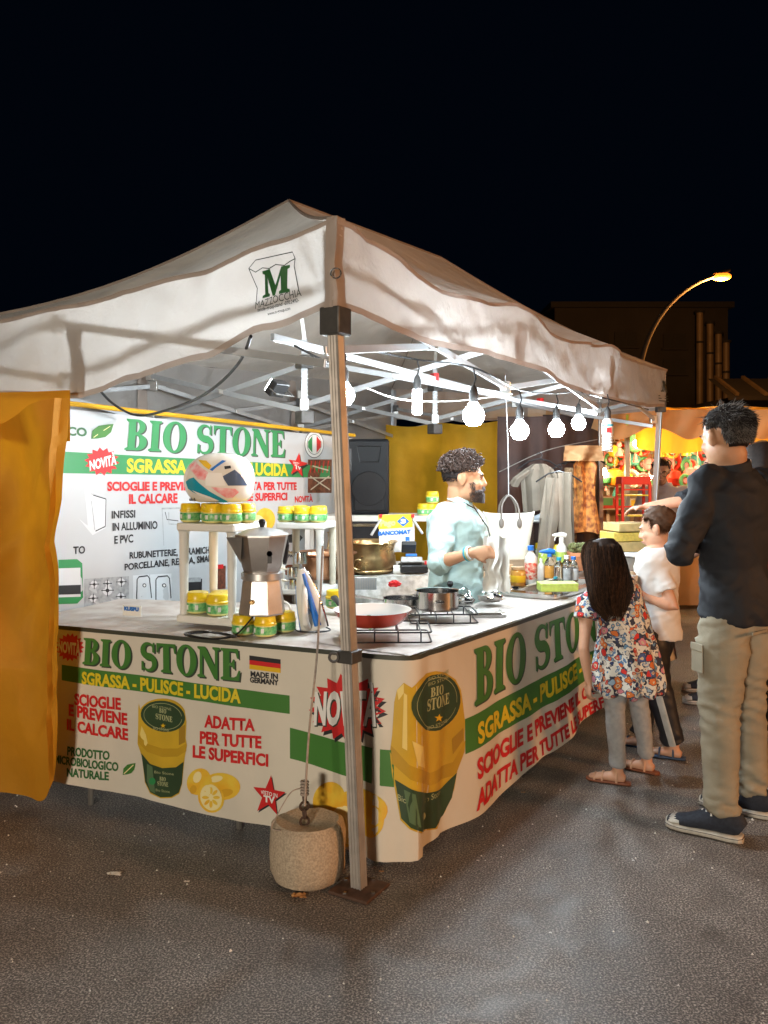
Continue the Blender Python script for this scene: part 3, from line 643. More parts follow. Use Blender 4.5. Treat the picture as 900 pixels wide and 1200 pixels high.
def jar_fr():
    f=c4
    body=[(273,290),(275,275)]+[(350+76*math.cos(R(a)),312+53*math.sin(R(a))) for a in range(200,341,10)]+[(428,330),(426,380),(430,402),(423,440),(415,520),(405,552),(380,566),(345,568),(310,553),(292,520),(283,440),(270,400),(272,350)]
    patch(FR,[f(*p) for p in body],M['jar_yellow'],1,skb,name='jar_print')
    patch(FR,[f(*p) for p in [(272,372),(300,400),(350,414),(400,412),(429,395),(428,420),(400,437),(350,440),(300,425),(271,395)]],M['jar_gold'],2,skb,name='jar_print')
    patch(FR,[f(*p) for p in [(282,430),(310,462),(350,474),(395,470),(420,452),(414,520),(404,548),(380,562),(345,564),(312,549),(294,518)]],M['jar_dark'],2.5,skb,name='jar_print')
    patch(FR,[f(*p) for p in ring(352,314,72,48,28,.12)],M['jar_dark'],2,skb,name='jar_print')
    r1=[FR.un(*f(*p)) for p in ring(352,314,62,40,28,.12)]; patch(FR,ribbon(r1,[.002]*len(r1)),M['jar_line'],3,skb,name='jar_print',sz=True)
    for s,a in(('BIO',[(340,302),(362,306),(362,293),(340,289)]),('STONE',[(328,322),(382,332),(382,315),(328,305)])): W(FR,s,P4(f,*a),'jar_line',kind='serif',layer=3,step=None)
    for s,a in(('BIO STONE',[(318,287),(378,296),(378,288),(318,279)]),('BIO STONE',[(320,355),(372,362),(372,353),(320,346)])): W(FR,s,P4(f,*a),'jar_line',bold=0,layer=3,step=None)
    patch(FR,[f(*p) for p in star(352,343,9,8)],M['flag_gold'],3,skb,name='jar_print')
    for s,a in(('BIO',[(342,512),(362,514),(362,502),(342,500)]),('STONE',[(335,527),(370,531),(370,518),(335,514)])): W(FR,s,P4(f,*a),'jar_line',kind='serif',layer=3.5,step=None)
    for y,x0,x1 in((490,325,388),(545,330,375)): W(FR,'Bio Stone',P4(f,(x0,y),(x1,y+5),(x1,y-3),(x0,y-8)),'jar_line',bold=0,layer=3.5,step=None)
    patch(FR,[f(*p) for p in ring(318,515,11,11,16)],M['green_mid'],3.4,skb,name='jar_print')
jar_fr()
def glints():
    f=c4; mk('jar_light',(.84,.66,.20),.4); mk('jar_brown',(.38,.22,.02),.5); mk('lemon_dark',(.66,.36,.02),.5); mk('dark_light',(.10,.17,.08),.5)
    P_=lambda w_,pts,m_,l: patch(w_,pts,M[m_],l,skb,name='jar_shading',step=.03)
    P_(FR,[f(*p) for p in[(283,345),(296,372),(302,398),(296,408),(285,395),(278,370)]],'jar_light',2.2)
    P_(FR,[f(*p) for p in[(404,350),(424,338),(424,392),(404,402)]],'jar_brown',2.2)
    P_(FR,[f(*p) for p in[(300,462),(318,470),(328,552),(312,545),(300,515)]],'dark_light',3)
    P_(BO,[(474,812),(478,815),(478,880),(472,876)],'jar_light',1.8); P_(BO,[(529,866),(539,852),(539,866),(530,884)],'jar_brown',2.4); P_(BO,[(482,868),(492,874),(496,900),(486,896)],'jar_light',2.6)
    P_(BO,[(474,925),(484,930),(488,968),(480,964)],'dark_light',3); P_(BO,[(466,808),(474,801),(474,812),(468,820)],'jar_light',1.9)
    P_(FR,[f(*p) for p in ring(548,548,26,12,16,-.2)],'lemon_dark',2.3); P_(FR,[f(*p) for p in ring(520,505,22,10,16,-.2)],'lemon_light',2.2); P_(FR,[f(*p) for p in ring(462,500,12,18,16,.3)],'lemon_light',1.9); P_(FR,[f(*p) for p in ring(450,538,10,14,16,.3)],'lemon_dark',1.9)
glints()
def lemons(w_,f,x,y,k,par,step=.05):
    patch(w_,[f(*p) for p in ring(x-38*k,y-8*k,36*k,42*k,24,.4)],M['lemon_print'],1.5,par,step,name='lemon_print')
    patch(w_,[f(*p) for p in ring(x+32*k,y+6*k,58*k,42*k,24,.1)],M['lemon_print'],2,par,step,name='lemon_print')
    patch(w_,[f(*p) for p in ring(x,y+40*k,40*k,48*k,24,-.3)],M['lemon_print'],2.5,par,step,name='lemon_print')
    patch(w_,[f(*p) for p in ring(x,y+40*k,33*k,41*k,24,-.3)],M['lemon_light'],3,par,step,name='lemon_print')
    for i in range(8):
        a=i*PI/4; c=(x+17*k*math.cos(a),y+40*k+21*k*math.sin(a)); patch(w_,[f(*p) for p in ring(c[0],c[1],11*k,5*k,10,a)],M['lemon_print'],3.5,par,None,name='lemon_print')
lemons(FR,c4,505,522,1.0,skb)
def tvstar(w_,f,x,y,r,par,rot=-82,step=None,l=2):
    patch(w_,[f(*p) for p in star(x+3,y+5,r,r*1.25,rot)],M['black_print'],l,par,step,name='star_print'); patch(w_,[f(*p) for p in star(x,y,r,r*1.25,rot)],M['red_print'],l+.8,par,step,name='star_print')
    write(w_,'VISTO IN',[f(x-r*.48,y-r*.14),f(x+r*.52,y+r*.10),f(x+r*.52,y-r*.14),f(x-r*.48,y-r*.38)],M['white_print'],l+1.6,par,bold=.02,step=None)
    write(w_,'TV',[f(x-r*.32,y+r*.34),f(x+r*.36,y+r*.46),f(x+r*.36,y+r*.06),f(x-r*.32,y-r*.06)],M['white_print'],l+1.6,par,bold=.05,step=None)
tvstar(FR,c4,680,560,52,skb,step=.05)
for i,m_ in enumerate(('black_print','red_print','flag_gold')): patch(FR,P4(c4,(620,125+i*14),(716,138+i*14),(716,152+i*14),(620,139+i*14)),M[m_],1.5,skb,name='flag_print')
W(FR,'MADE IN',P4(c4,(624,190),(708,199),(708,182),(624,173)),'black_print',bold=.04); W(FR,'GERMANY',P4(c4,(622,208),(710,218),(710,201),(622,191)),'black_print',bold=.04)
patch(FR,[c4(*p) for p in burst(66,100,44,44)],M['red_print'],2,skb,name='burst_print')
write(FR,'NOVITÀ',P4(c4,(30,112),(98,128),(98,88),(30,80)),M['white_print'],3,skb,bold=.04)
# second banner print
idp=lambda x,y:(x,y)
patch(FR,[(341,852),(400,868),(463,878),(463,921),(400,906),(341,888)],M['green'],1,skb)
patch(FR,burst(411,832,46,40,17,.76,.1),M['black_print'],1.6,skb,name='burst_print')
patch(FR,burst(409,828,46,40,17,.76,.1),M['red_print'],2.4,skb,name='burst_print')
W(FR,'NOVITÀ',[(369,848),(444,848),(446,808),(371,810)],'shadow_print',bold=.06,layer=3,shift=(.004,-.004)); W(FR,'NOVITÀ',[(369,848),(444,848),(446,808),(371,810)],'white_print',bold=.045,layer=3.6)
lemons(BO,idp,408,942,.55,skb)
patch(BO,ring(438,958,16,19),M['lemon_print'],2,skb,name='lemon_print')
jb=[(463,822),(466,808),(474,800),(482,806),(488,796),(497,789),(508,786),(520,788),(531,796),(537,808),(539,824),(541,845),(540,868),(536,884),(531,925),(524,952),(514,972),(496,977),(480,972),(470,960),(465,930),(461,905),(459,880),(461,860)]
patch(BO,jb,M['jar_yellow'],1,skb,name='jar_print',step=.025)
patch(BO,[(460,872),(480,897),(505,906),(530,893),(541,866),(540,880),(532,908),(506,921),(481,914),(461,893)],M['jar_gold'],2,skb,name='jar_print',step=.025)
patch(BO,[(464,912),(482,925),(503,930),(520,925),(533,905),(529,935),(522,956),(512,971),(496,975),(481,970),(471,958)],M['jar_dark'],2.5,skb,name='jar_print',step=.025)
patch(BO,ring(509,823,27,34,30,.25),M['jar_dark'],2,skb,name='jar_print',step=.025)
r1=[BO.un(*p) for p in ring(509,823,23,30,30,.25)]; patch(BO,ribbon(r1,[.0025]*len(r1)),M['jar_line'],3,skb,name='jar_print',sz=True)
W(SD,'BIO',[(503,817),(516,812),(516,801),(503,806)],'jar_line',kind='serif',step=None); W(SD,'STONE',[(499,834),(524,824),(524,811),(499,820)],'jar_line',kind='serif',step=None)
patch(SD,star(512,841,5,5),M['flag_gold'],3,skb,name='jar_print'); 
for y in(790,796,848): W(SD,'BIO STONE',[(500,y+8),(523,y-2),(523,y-6),(500,y+4)],'jar_line',bold=0,step=None)
W(FR,'Bio',[(467,936),(477,942),(477,935),(467,929)],'jar_line',bold=0,step=None); W(SD,'Bio Stone',[(498,944),(520,930),(520,923),(498,937)],'jar_line',bold=0,step=None)
patch(SD,ring(498,957,5,5),M['jar_line'],3,skb,name='jar_print'); 
q=[(551,827),(676,758),(676,716),(552,761)]
for m_,l,sh in(('shadow_print',2,(.008,-.006)),('green_dark',3,(0,0)),('green',3.6,(-.004,.003))): W(SD,'BIO STO',q,m_,kind='serif',full='BIO STONE',layer=l,shift=sh)
s0=SD.un(541,842);s1=SD.un(676,769);s2=SD.un(676,800);s3=SD.un(541,883); k=1.75
patch(SD,[s0,(s0[0]+(s1[0]-s0[0])*k,s0[1]+(s1[1]-s0[1])*k),(s3[0]+(s2[0]-s3[0])*k,s3[1]+(s2[1]-s3[1])*k),s3],M['green'],1,skb,sz=True)
W(SD,'SGRASSA - PULISCE',[(553,871),(671,794),(671,776),(553,847)],'yellow_print',full='SGRASSA - PULISCE - LUCIDA',bold=.04)
W(SD,'SCIOGLIE E PREVIENE IL',[(551,912),(673,822),(673,808),(551,888)],'red_print',full='SCIOGLIE E PREVIENE IL CALCARE',bold=.04)
W(SD,'ADATTA PER TUTTE',[(548,948),(653,860),(653,845),(550,924)],'red_print',full='ADATTA PER TUTTE LE SUPERFICI',bold=.04)
# ---------------------------------------------------------------- back banner
q0=T(.35,2.09,0); BW=Wall((q0.x,q0.y),U,-VV,lambda s,z:.012*nz3(s*2,z*2,5)+.006*nz3(s*6,z*4,8)); bb=thing('back_banner','large white product banner hung across the back of the stall, with green lettering','banner',(q0.x,q0.y,.6))
BL=3.05
zt=lambda s:BW.un(85,479)[1]+(BW.un(388,511)[1]-BW.un(85,479)[1])*(s-BW.un(85,479)[0])/(BW.un(388,511)[0]-BW.un(85,479)[0])
MB().grid(lambda a,b:BW.at(-.2+a*(BL+.2),lerp(zt(a*BL),.6,b)+ (.0)),40,20).build('vinyl_sheet',M['vinyl_back'],bb)
MB().tube([BW.at(-.2,zt(-.2)+.025,.01),BW.at(BL,zt(BL)+.025,.01)],.014,8).build('hanging_rail',M['mustard'],bb)
c3=lambda x,y:(60+x/2.5,460+y/2.5)
B_=lambda s,pts,m,**k: write(BW,s,P4(c3,*pts),M[m],parent=bb,step=.06,**k)
q=[(214,168),(684,190),(684,113),(222,76)]
B_('BIO STONE',q,'shadow_print',kind='serif',layer=2,shift=(.012,-.006)); B_('BIO STONE',q,'green_mid',kind='serif',layer=3)
patch(BW,P4(c3,(20,172),(815,216),(815,250),(20,236)),M['green_mid'],1,bb,.08)
B_('SGRASSA - PULISCE - LUCIDA',[(222,233),(693,244),(693,209),(222,193)],'yellow_print',bold=.04)
B_('ECO',[(25,124),(101,129),(101,104),(25,98)],'green_dark',bold=.04)
leafp(BW,c3,148,114,34,22,bb)
patch(BW,[c3(*p) for p in burst(147,202,54,42,14,.76,.1)],M['red_print'],2,bb,.08,name='burst_print')
B_('NOVITÀ',[(110,228),(192,210),(190,180),(108,200)],'white_print',bold=.04)
for s,a in(('SCIOGLIE E PREVIENE',[(162,288),(432,286),(432,262),(162,261)]),('IL CALCARE',[(228,326),(370,323),(370,295),(228,298)]),('ADATTA PER TUTTE',[(530,286),(718,285),(718,263),(530,261)]),('LE SUPERFICI',[(572,318),(690,315),(690,293),(572,295)])): B_(s,a,'red_print',bold=.045)
tvstar(BW,c3,722,213,30,bb)
for s,a in(('INFISSI',[(175,369),(247,366),(247,344),(175,347)]),('IN ALLUMINIO',[(178,405),(312,399),(312,376),(178,382)]),('E PVC',[(183,443),(241,439),(241,415),(183,420)]),('TO',[(63,473),(98,471),(98,449),(63,451)]),
  ('RUBUNETTERIE, CERAMICHE',[(230,487),(470,470),(470,450),(230,468)]),('PORCELLANE, RESINA, SMALTI',[(215,521),(480,493),(480,473),(215,502)]),('BARCHE',[(675,484),(722,480),(722,461),(675,464)])): B_(s,a,'black_print',bold=.03)
B_('NOVITÀ',[(712,322),(766,320),(766,302),(712,304)],'red_print',bold=.04)
for i,(r_,m_) in enumerate(((40,'black_print'),(38,'white_print'),(30,'black_print'),(28.5,'white_print'))): patch(BW,[c3(*p) for p in ring(770,152,r_*.68,r_)],M[m_],1+i*.7,bb,.08,name='seal_print')
for x0,x1,m_ in((-18,-6,'green_mid'),(-6,6,'white_print'),(6,18,'red_print')):
    ys=lambda x:26*math.sqrt(max(0,1-(x/19)**2)); patch(BW,[c3(770+x,152+y) for x,y in((x0,-ys(x0)),(x1,-ys(x1)),(x1,ys(x1)),(x0,ys(x0)))],M[m_],4.5,bb,.08,name='seal_print')
def box_(x0,y0,x1,y1,m,l=1,d=0): patch(BW,[c3(x0,y0),(c3(x1,y0-d)),(c3(x1,y1-d)),(c3(x0,y1))],M[m],l,bb,.08,name='picture_print')
box_(752,196,820,294,'brown_print')
for i in range(5): p=[BW.un(*c3(762+i*12,200)),BW.un(*c3(758+i*12,235))]; patch(BW,ribbon(p,[.012]*2),M['red_print'],2,bb,.08,sz=True,name='picture_print')
for a,b in(((758,245),(815,285)),((760,285),(812,245)),((752,250),(818,250)),((765,215),(810,228))): p=[BW.un(*c3(*a)),BW.un(*c3(*b))]; patch(BW,ribbon(p,[.01]*2),M['cream_plastic'],2.5,bb,.08,sz=True,name='picture_print')
def line(pts,wd,m,l=2): p=[BW.un(*c3(*a)) for a in pts]; patch(BW,ribbon(p,[wd]*len(p)),M[m],l,bb,.08,sz=True,name='picture_print')
patch(BW,P4(c3,(95,285),(112,290),(128,402),(160,395),(120,418),(78,370),(105,390)),M['pale_grey'],1.2,bb,.08,name='picture_print')
line([(100,290),(160,308),(158,395),(125,412),(100,290)],.014,'pale_grey',1.6); line([(112,298),(158,312)],.006,'black_print'); line([(158,312),(156,392)],.005,'black_print'); line([(156,392),(128,406)],.006,'black_print'); line([(112,298),(126,402)],.005,'grey_print')
line([(326,340),(400,338)],.010,'grey_print'); line([(326,338),(330,448)],.006,'grey_print'); line([(345,350),(345,385),(400,388)],.007,'grey_print'); line([(335,350),(340,372),(372,376)],.005,'black_print')
box_(95,546,228,640,'grey_print',1,8)
for x,y,r_ in((125,562,11),(205,555,11),(165,580,14),(122,603,11),(203,598,11),(165,560,9)):
    patch(BW,[c3(*p) for p in ring(x,y,r_,r_)],M['pale_grey'],2,bb,.08,name='picture_print'); line([(x-r_-4,y),(x+r_+4,y-1)],.005,'black_print',3); line([(x,y-r_-3),(x,y+r_+3)],.006,'black_print',3); patch(BW,[c3(*p) for p in ring(x,y,r_*.4,r_*.4,10)],M['black_print'],3,bb,.08,name='picture_print')
box_(240,536,352,622,'pale_grey',1,6)
for x in(250,306):
    line([(x,610),(x+2,548),(x+8,540),(x+34,537),(x+40,544),(x+44,602)],.008,'black_print',2); patch(BW,[c3(*p) for p in ring(x+24,565,6,6,14)],M['black_print'],2,bb,.08,name='picture_print'); patch(BW,[c3(*p) for p in ring(x+24,565,3.6,3.6,12)],M['white_print'],2.8,bb,.08,name='picture_print')
box_(385,548,440,590,'black_print',1,3); box_(388,543,436,556,'grey_print',1.6,2); box_(468,510,512,578,'brown_print',1,3); box_(474,505,505,518,'red_print',1.7,2)
patch(BW,[c3(*p) for p in ring(628,372,28,34)],M['lemon_print'],1.4,bb,.08,name='lemon_print'); patch(BW,[c3(*p) for p in ring(603,378,22,20)],M['lemon_light'],2,bb,.08,name='lemon_print')
patch(BW,P4(c3,(20,490),(75,488),(90,500),(92,600),(75,618),(20,620)),M['green_mid'],1,bb,.08,name='picture_print'); box_(20,515,84,600,'pale_grey',2,2); box_(20,565,84,592,'black_print',3,2)
patch(BW,P4(c3,(672,420),(720,412),(735,425),(722,440),(676,440)),M['black_print'],1,bb,.08,name='picture_print')
line([(690,405),(710,380),(712,412)],.006,'grey_print'); patch(BW,[c3(*p) for p in ring(698,520,26,16)],M['brown_print'],1,bb,.08,name='picture_print')
# ---------------------------------------------------------------- side curtain at the left
def wave(x,k,ph=0): return math.sin(x*k+ph)
E0=at(86,700,3.62); cv=V((-.93,.26))
def curt(a,b):
    z=lerp(pl(a,[(0,1.80),(.28,1.70),(.6,1.78),(1,1.80)]),.055+.03*math.sin(a*5)+.22*max(0,1-a/.09)**2.2,b)
    x=a*1.5; pull=(1-b)*0
    p=V((E0.x,E0.y))+cv*x - cv*.0
    fold=.06*math.exp(-a*6)*math.sin(b*3.1)+.040*math.sin(x*9+b*2.2)*(.3+b*.5)+.07*nz3(x*1.8+b*1.2,b*2.6,5)+.010*nz3(x*6+b*3,b*4,2)+.045*ridge(x*1.3+b*2.0,b*.8-x,3)+.016*ridge(x*3-b*3.0,b*2.2+x,13)+.005*ridge(x*4-b*4,b*3+x*2,6)
    # diagonal folds falling from the hung corner
    fold+=.10*math.sin((a*1.0+b*.38)*16)*math.exp(-((a*1.4-b*.75)**2)*6)
    lx=-.10*b*(1-a)-.05*math.sin(PI*b)*(1-a)*0
    if a<.03: fold-=.03
    return V((p.x+lx*.6,p.y-fold-.03*b,z))
cu=MB().grid(curt,90,90)
tag(cu.build('side_curtain',M['orange_cloth']),'orange-yellow tarpaulin curtain hanging down the left end of the stall','curtain')
tp=MB().grid(lambda a,b:V((E0.x,E0.y,0))+V((cv.x*(.03+1.4*a),cv.y*(.03+1.4*a)+.03,lerp(1.84,1.62+.05*a,b)))+V((0,.02*math.sin(a*9),0)),30,8)
tag(tp.build('curtain_flap',M['orange_cloth']),'short yellow flap of tarpaulin folded under the left valance, above the curtain','curtain')
# yellow back cloth at the far end
yb=Wall((T(LU-.15,1.50,0).x,T(LU-.15,1.50,0).y),VV,-U,lambda s,z:.05*nz3(s*2.5+z*.9,z*1.2,6)+.03*math.sin(s*9+z*1.6+nz3(s,z)*2)+.01*nz3(s*8,z*8))
s0=yb.un(584,600)[0]; s1=yb.un(448,600)[0]
tag(MB().grid(lambda a,b:yb.at(lerp(s0,s1,a),lerp(1.965-.03*math.sin(a*PI*2)**2,.3,b)),50,40).build('back_cloth',M['mustard']),'mustard yellow sheet hung behind the curly-haired vendor and the loudspeaker','curtain')
# ---------------------------------------------------------------- concrete weight, chain, litter
wp=onz(361,1030); wp.z=0; wt=thing('concrete_weight','round concrete weight with a rusty chain link, on the ground by the near tent pole','weight',wp)
m=MB().lathe([(1e-4,.0),(.095,.0),(.12,.015),(.134,.05),(.139,.11),(.138,.17),(.130,.205),(.112,.218),(.07,.212),(.03,.205),(1e-4,.20)],wp,40)
for i,v in enumerate(m.v):
    n=nz3(v.x*14,v.y*14,v.z*14)*.008+nz3(v.x*40,v.y*40,v.z*40)*.003; d=(v-wp); d.z=0; d=d.normalized() if d.length>.01 else V((0,0,0)); m.v[i]=v+d*n+V((0,0,n*.6))
m.build('concrete_block',M['concrete'],wt)
m=MB()
for i in range(4): m.torus(wp+V((-.012,-.01,.215+.028*i)),.016,.005,m=Euler((R(90),0,R(90*(i%2)+20))).to_matrix(),n=14,k=6)
m.build('chain',M['rust'],wt)
cable('wire_loop','thin wire looping from the rope down over the concrete weight',[wp+V((-.02,-.02,.34)),wp+V((-.06,-.04,.33)),wp+V((-.11,-.06,.25)),wp+V((-.125,-.07,.215)),wp+V((-.09,-.09,.215))],.002,'rope','wire')
kn=MB()
for i in range(5): kn.torus(wp+V((-.012,-.01,.315+.011*i)),.012,.005,n=12,k=6)
tag(kn.build('rope_knot',M['rope']),'knotted end of the guy rope on the chain of the concrete weight','rope')
def litter(px,py,sz,label,m_='paper',seed=0):
    p=onz(px,py); r=random.Random(seed)
    o=MB().grid(lambda a,b:p+V(((a-.5)*sz+.2*sz*nz3(b*3,seed),(b-.5)*sz*.6+.2*sz*nz3(a*3,seed+4),.006+.25*sz*abs(nz3(a*3+seed,b*3,seed)))),7,5).build('paper_scrap',M[m_])
    return tag(o,label,'litter')
mk('dry_leaf',(.55,.28,.10),.8,nz=(30,.4))
litter(134,1026,.05,'folded white paper scrap lying on the asphalt at the lower left')
litter(219,1035,.02,'tiny white crumb of paper on the asphalt, right of the folded scrap',seed=3)
litter(350,1052,.05,'dry orange-brown leaf right in front of the concrete weight','dry_leaf',5)
litter(447,1023,.018,'small dry leaf fragment right of the near tent pole base','dry_leaf',8)
litter(613,930,.02,'small leaf fragment on the asphalt beneath the side banner','dry_leaf',11)
for i,(x,y,lb) in enumerate(((176,968,'pale grit speck on the dark asphalt below the printed jar'),(120,1000,'pale grit speck just above the folded white scrap'),(298,965,'pale grit speck at the foot of the front banner, left of the weight'),(70,985,'leftmost pale grit speck on the asphalt'),(240,1000,'pale grit speck above and right of the tiny white crumb'),(560,1010,'pale grit speck on the asphalt right of the banner corner'),(742,1010,'pale grit speck on the asphalt between the banner and the canvas shoes'),(645,1095,'lowest pale grit speck on the open asphalt'))): litter(x,y,.010,lb,'paper',20+i)

rg=random.Random(77); m=MB()
for _ in range(900):
    x,y=rg.uniform(-2.6,3.0),rg.uniform(1.7,5.5); s_=rg.uniform(.0015,.005)*(1 if rg.random()<.93 else 1.8); a=rg.uniform(0,6)
    c=V((x,y,s_*.5)); m.add([c+V((s_*math.cos(a+k*2.1)*rg.uniform(.7,1.2),s_*math.sin(a+k*2.1)*rg.uniform(.7,1.2),-s_*.5)) for k in range(3)]+[c+V((0,0,s_*.6))],[(0,1,3),(1,2,3),(2,0,3)])
gr=m.build('loose_grit',M['paper'],smooth=False); tag(gr,'loose pale grit scattered thinly over the asphalt around the stall','grit',kind='stuff')
# ---------------------------------------------------------------- things on the counter
ang=math.atan2(dF.y,dF.x)
def jar_proto():
    t=thing('product_jar','x','jar',(0,0,0))
    MB().lathe([(.036,0),(.042,.004),(.045,.02),(.046,.045),(.042,.052)],(0,0,0),24).build('jar_body',M['jar_body'],t)
    MB().lathe([(.0462,.010),(.0472,.014),(.0472,.040),(.0462,.043)],(0,0,0),24).build('label',M['jar_label'],t)
    MB().lathe([(.044,.046),(.0485,.048),(.0485,.054),(.045,.058),(.043,.080),(.040,.084),(1e-4,.085)],(0,0,0),24).build('lid',M['yellow_lid'],t)
    b=MB(); 
    for a in(-2.2,-1.3): MB().box((.0475*math.cos(a),.0475*math.sin(a),.027),(.012,.002,.018),rz=a+PI/2).build('label_print',M['white_print'],t,smooth=False)
    return t
jarP=jar_proto(); jar_used=[False]
def jar(p,label,group=None,rz=None,sc_=1.0):
    rz=random.uniform(-.5,.5) if rz is None else rz
    if not jar_used[0]:
        jar_used[0]=True; jarP.location=p; jarP.rotation_euler=(0,0,rz); jarP['label']=label; jarP.scale=(sc_,)*3
        if group: jarP['group']=group
        return jarP
    return dup(jarP,p,rz,label,group or None,sc_)
GJ='yellow-lidded product jars'
# white shelf units
def shelf(name,label,near,w_,d_,h,rot,mt='white_plastic',low=.03):
    t=thing(name,label,'shelf',(0,0,0)); 
    def slab(z,nm):
        MB().box((-w_/2,d_/2,z),(w_,d_,.035)).build(nm,M[mt],t,smooth=False,bevel=.008)
    slab(h-.018,'top_shelf'); slab(low,'bottom_shelf')
    for x,y in((-.025,.025),(-w_+.025,.025),(-.025,d_-.025),(-w_+.025,d_-.025)):
        MB().lathe([(.017,low+.018),(.018,.1),(.020,h*.5),(.022,h-.05),(.026,h-.036)],(x,y,0),16).build('leg',M['cream_plastic' if y>.1 else mt],t)
    t.location=near; t.rotation_euler=(0,0,rot); return t
sn=at(274,741,3.67); sn.z=ZT+.008
S1=shelf('shelf_unit','white plastic two-tier shelf unit carrying the painted helmet',sn,.30,.28,.455,ang)
def loc(t,x,y,z): return V(t.location)+Matrix.Rotation(t.rotation_euler.z,3,'Z')@V((x,y,z))
hz=.456
# helmet jars
for i,(x,y,lab) in enumerate(((-.265,.06,'far left jar directly under the helmet'),(-.185,.10,'second jar from the left under the helmet, set back'),(-.13,.04,'front middle jar under the helmet, its green label facing out'),(-.045,.05,'right front jar under the helmet'),(-.03,.14,'rear right jar under the helmet'))):
    jar(loc(S1,x,y,hz),lab,GJ)
for i,(x,y,lab) in enumerate(((-.235,.07,'left jar on the bottom tier of the helmet shelf'),(-.145,.13,'rear middle jar on the bottom tier of the helmet shelf'),(-.115,.055,'right front jar on the bottom tier of the helmet shelf'))):
    jar(loc(S1,x,y,.05),lab,GJ,sc_=1.12)
sn2=at(378,700,4.55); sn2.z=ZT+.008
S2=shelf('shelf_unit','white plastic two-tier shelf unit behind the iron, with pale jars on top',sn2,.27,.26,.405,ang+.12)
for x,y,lab in((-.23,.05,'front left jar on the right-hand white shelf'),(-.13,.04,'front middle jar on the right-hand white shelf'),(-.045,.05,'front right jar on the right-hand white shelf'),(-.19,.16,'rear left jar on the right-hand white shelf'),(-.08,.16,'rear right jar on the right-hand white shelf')): jar(loc(S2,x,y,.406),lab,GJ,sc_=1.0)
# helmet
hc=at(257,563,3.82); ht=thing('painted_helmet','white motorcycle helmet with blue, pink and yellow graphics on the shelf jars','helmet',hc)
ha,hb,hcz=.156,.125,.124
mm_=Matrix.Rotation(0,3,'Z')
hm=MB(); hm.ell((0,0,0),(1,1,1),n=56,h=40)
def hpw(x): return 2.15 if x<0 else 2.15+.5*min(1,x/.5)
for i,v in enumerate(hm.v):
    x,y,z=v; p_=hpw(x); r_=(abs(x)**p_+abs(y)**p_+abs(z)**p_)**(-1/p_); x,y,z=x*r_*ha,y*r_*hb,z*r_*hcz
    if z<-.092: z=-.092+(z+.092)*.2
    hm.v[i]=V((x,y,z))
def hx(m): m.v=[hc+mm_@v for v in m.v]; return m
mk('helmet_white',(.84,.80,.72),.18,coat=.6,nz=(5,.06))
hx(hm).build('shell',M['helmet_white'],ht)
def hproj(pts,m_,off=.0025,side=-1,name='graphic'):
    """polygon in side view (x,z) wrapped on the shell"""
    bm=bmesh.new(); bv=[bm.verts.new((a,b,0)) for a,b in pts]; 
    for t in tessellate_polygon([[V((a,b,0)) for a,b in pts]]):
        try: bm.faces.new([bv[i] for i in t])
        except Exception: pass
    for ax in(0,1):
        for k in range(-20,21):
            bmesh.ops.bisect_plane(bm,geom=list(bm.verts)+list(bm.edges)+list(bm.faces),plane_co=(k*.012,k*.012,0),plane_no=(1,0,0) if ax==0 else (0,1,0))
    for v in bm.verts:
        x,z=v.co.x,v.co.y; p_=hpw(x/ha); q=max(.0,1-abs(x/ha)**p_-abs(z/hcz)**p_); y=side*(hb*q**(1/p_)+off)
        v.co=(mm_@V((x,y,z)))
    me=bpy.data.meshes.new(name); bm.to_mesh(me); bm.free(); me.polygons.foreach_set('use_smooth',[True]*len(me.polygons))
    o=bpy.data.objects.new(name,me); link(o); me.materials.append(M[m_]); o.parent=ht
# side view pixel -> local: image 214..297 x, 535..590 y (helmet crop 6.43x at 200,520)
hp=lambda cx,cy:((cx/6.43+200-257)*3.82/1000,-(cy/6.43+520-563)*3.82/1000)
for side in(-1,1):
    hproj([hp(*p) for p in((140,285),(175,262),(212,252),(250,288),(330,352),(460,430),(425,440),(330,412),(200,360),(160,335))],'teal_print',side=side)
    hproj([hp(*p) for p in((195,345),(330,392),(400,425),(370,424),(250,385))],'white_print',.0035,side=side)
    hproj([hp(*p) for p in((345,322),(520,335),(545,360),(500,400),(455,405),(400,365))],'pink_print',side=side)
    hproj([hp(*p) for p in((165,160),(215,135),(250,165),(325,215),(300,275),(245,262),(205,215),(170,190))],'pink_print',side=side)
    hproj([hp(*p) for p in((232,122),(300,128),(345,165),(330,195),(290,170))],'flag_gold',side=side)
    hproj([hp(*p) for p in((335,195),(420,125),(450,130),(380,180),(355,205))],'blue_plastic',side=side)
    hproj([hp(*p) for p in((310,215),(425,220),(455,312),(305,312))],'white_print',side=side)
    hproj([hp(*p) for p in((428,245),(515,195),(560,235),(600,312),(470,312),(450,280))],'visor',.0015,side=side,name='visor_glass')
    hproj([hp(*p) for p in((440,170),(485,165),(490,185),(445,192))],'black_print',.0035,side=side)
tv,tf,tw=text2d('aki',.05)
pts=[hp(140+72*x/tw,430-26*y) for x,y in tv]
me=bpy.data.meshes.new('lettering'); me.from_pydata([tuple(mm_@V((x,-(hb*max(0,1-abs(x/ha)**2.15-abs(z/hcz)**2.15)**(1/2.15)+.004),z))) for x,z in pts],[],tf); o=bpy.data.objects.new('lettering',me); link(o); me.materials.append(M['black_print']); o.parent=ht
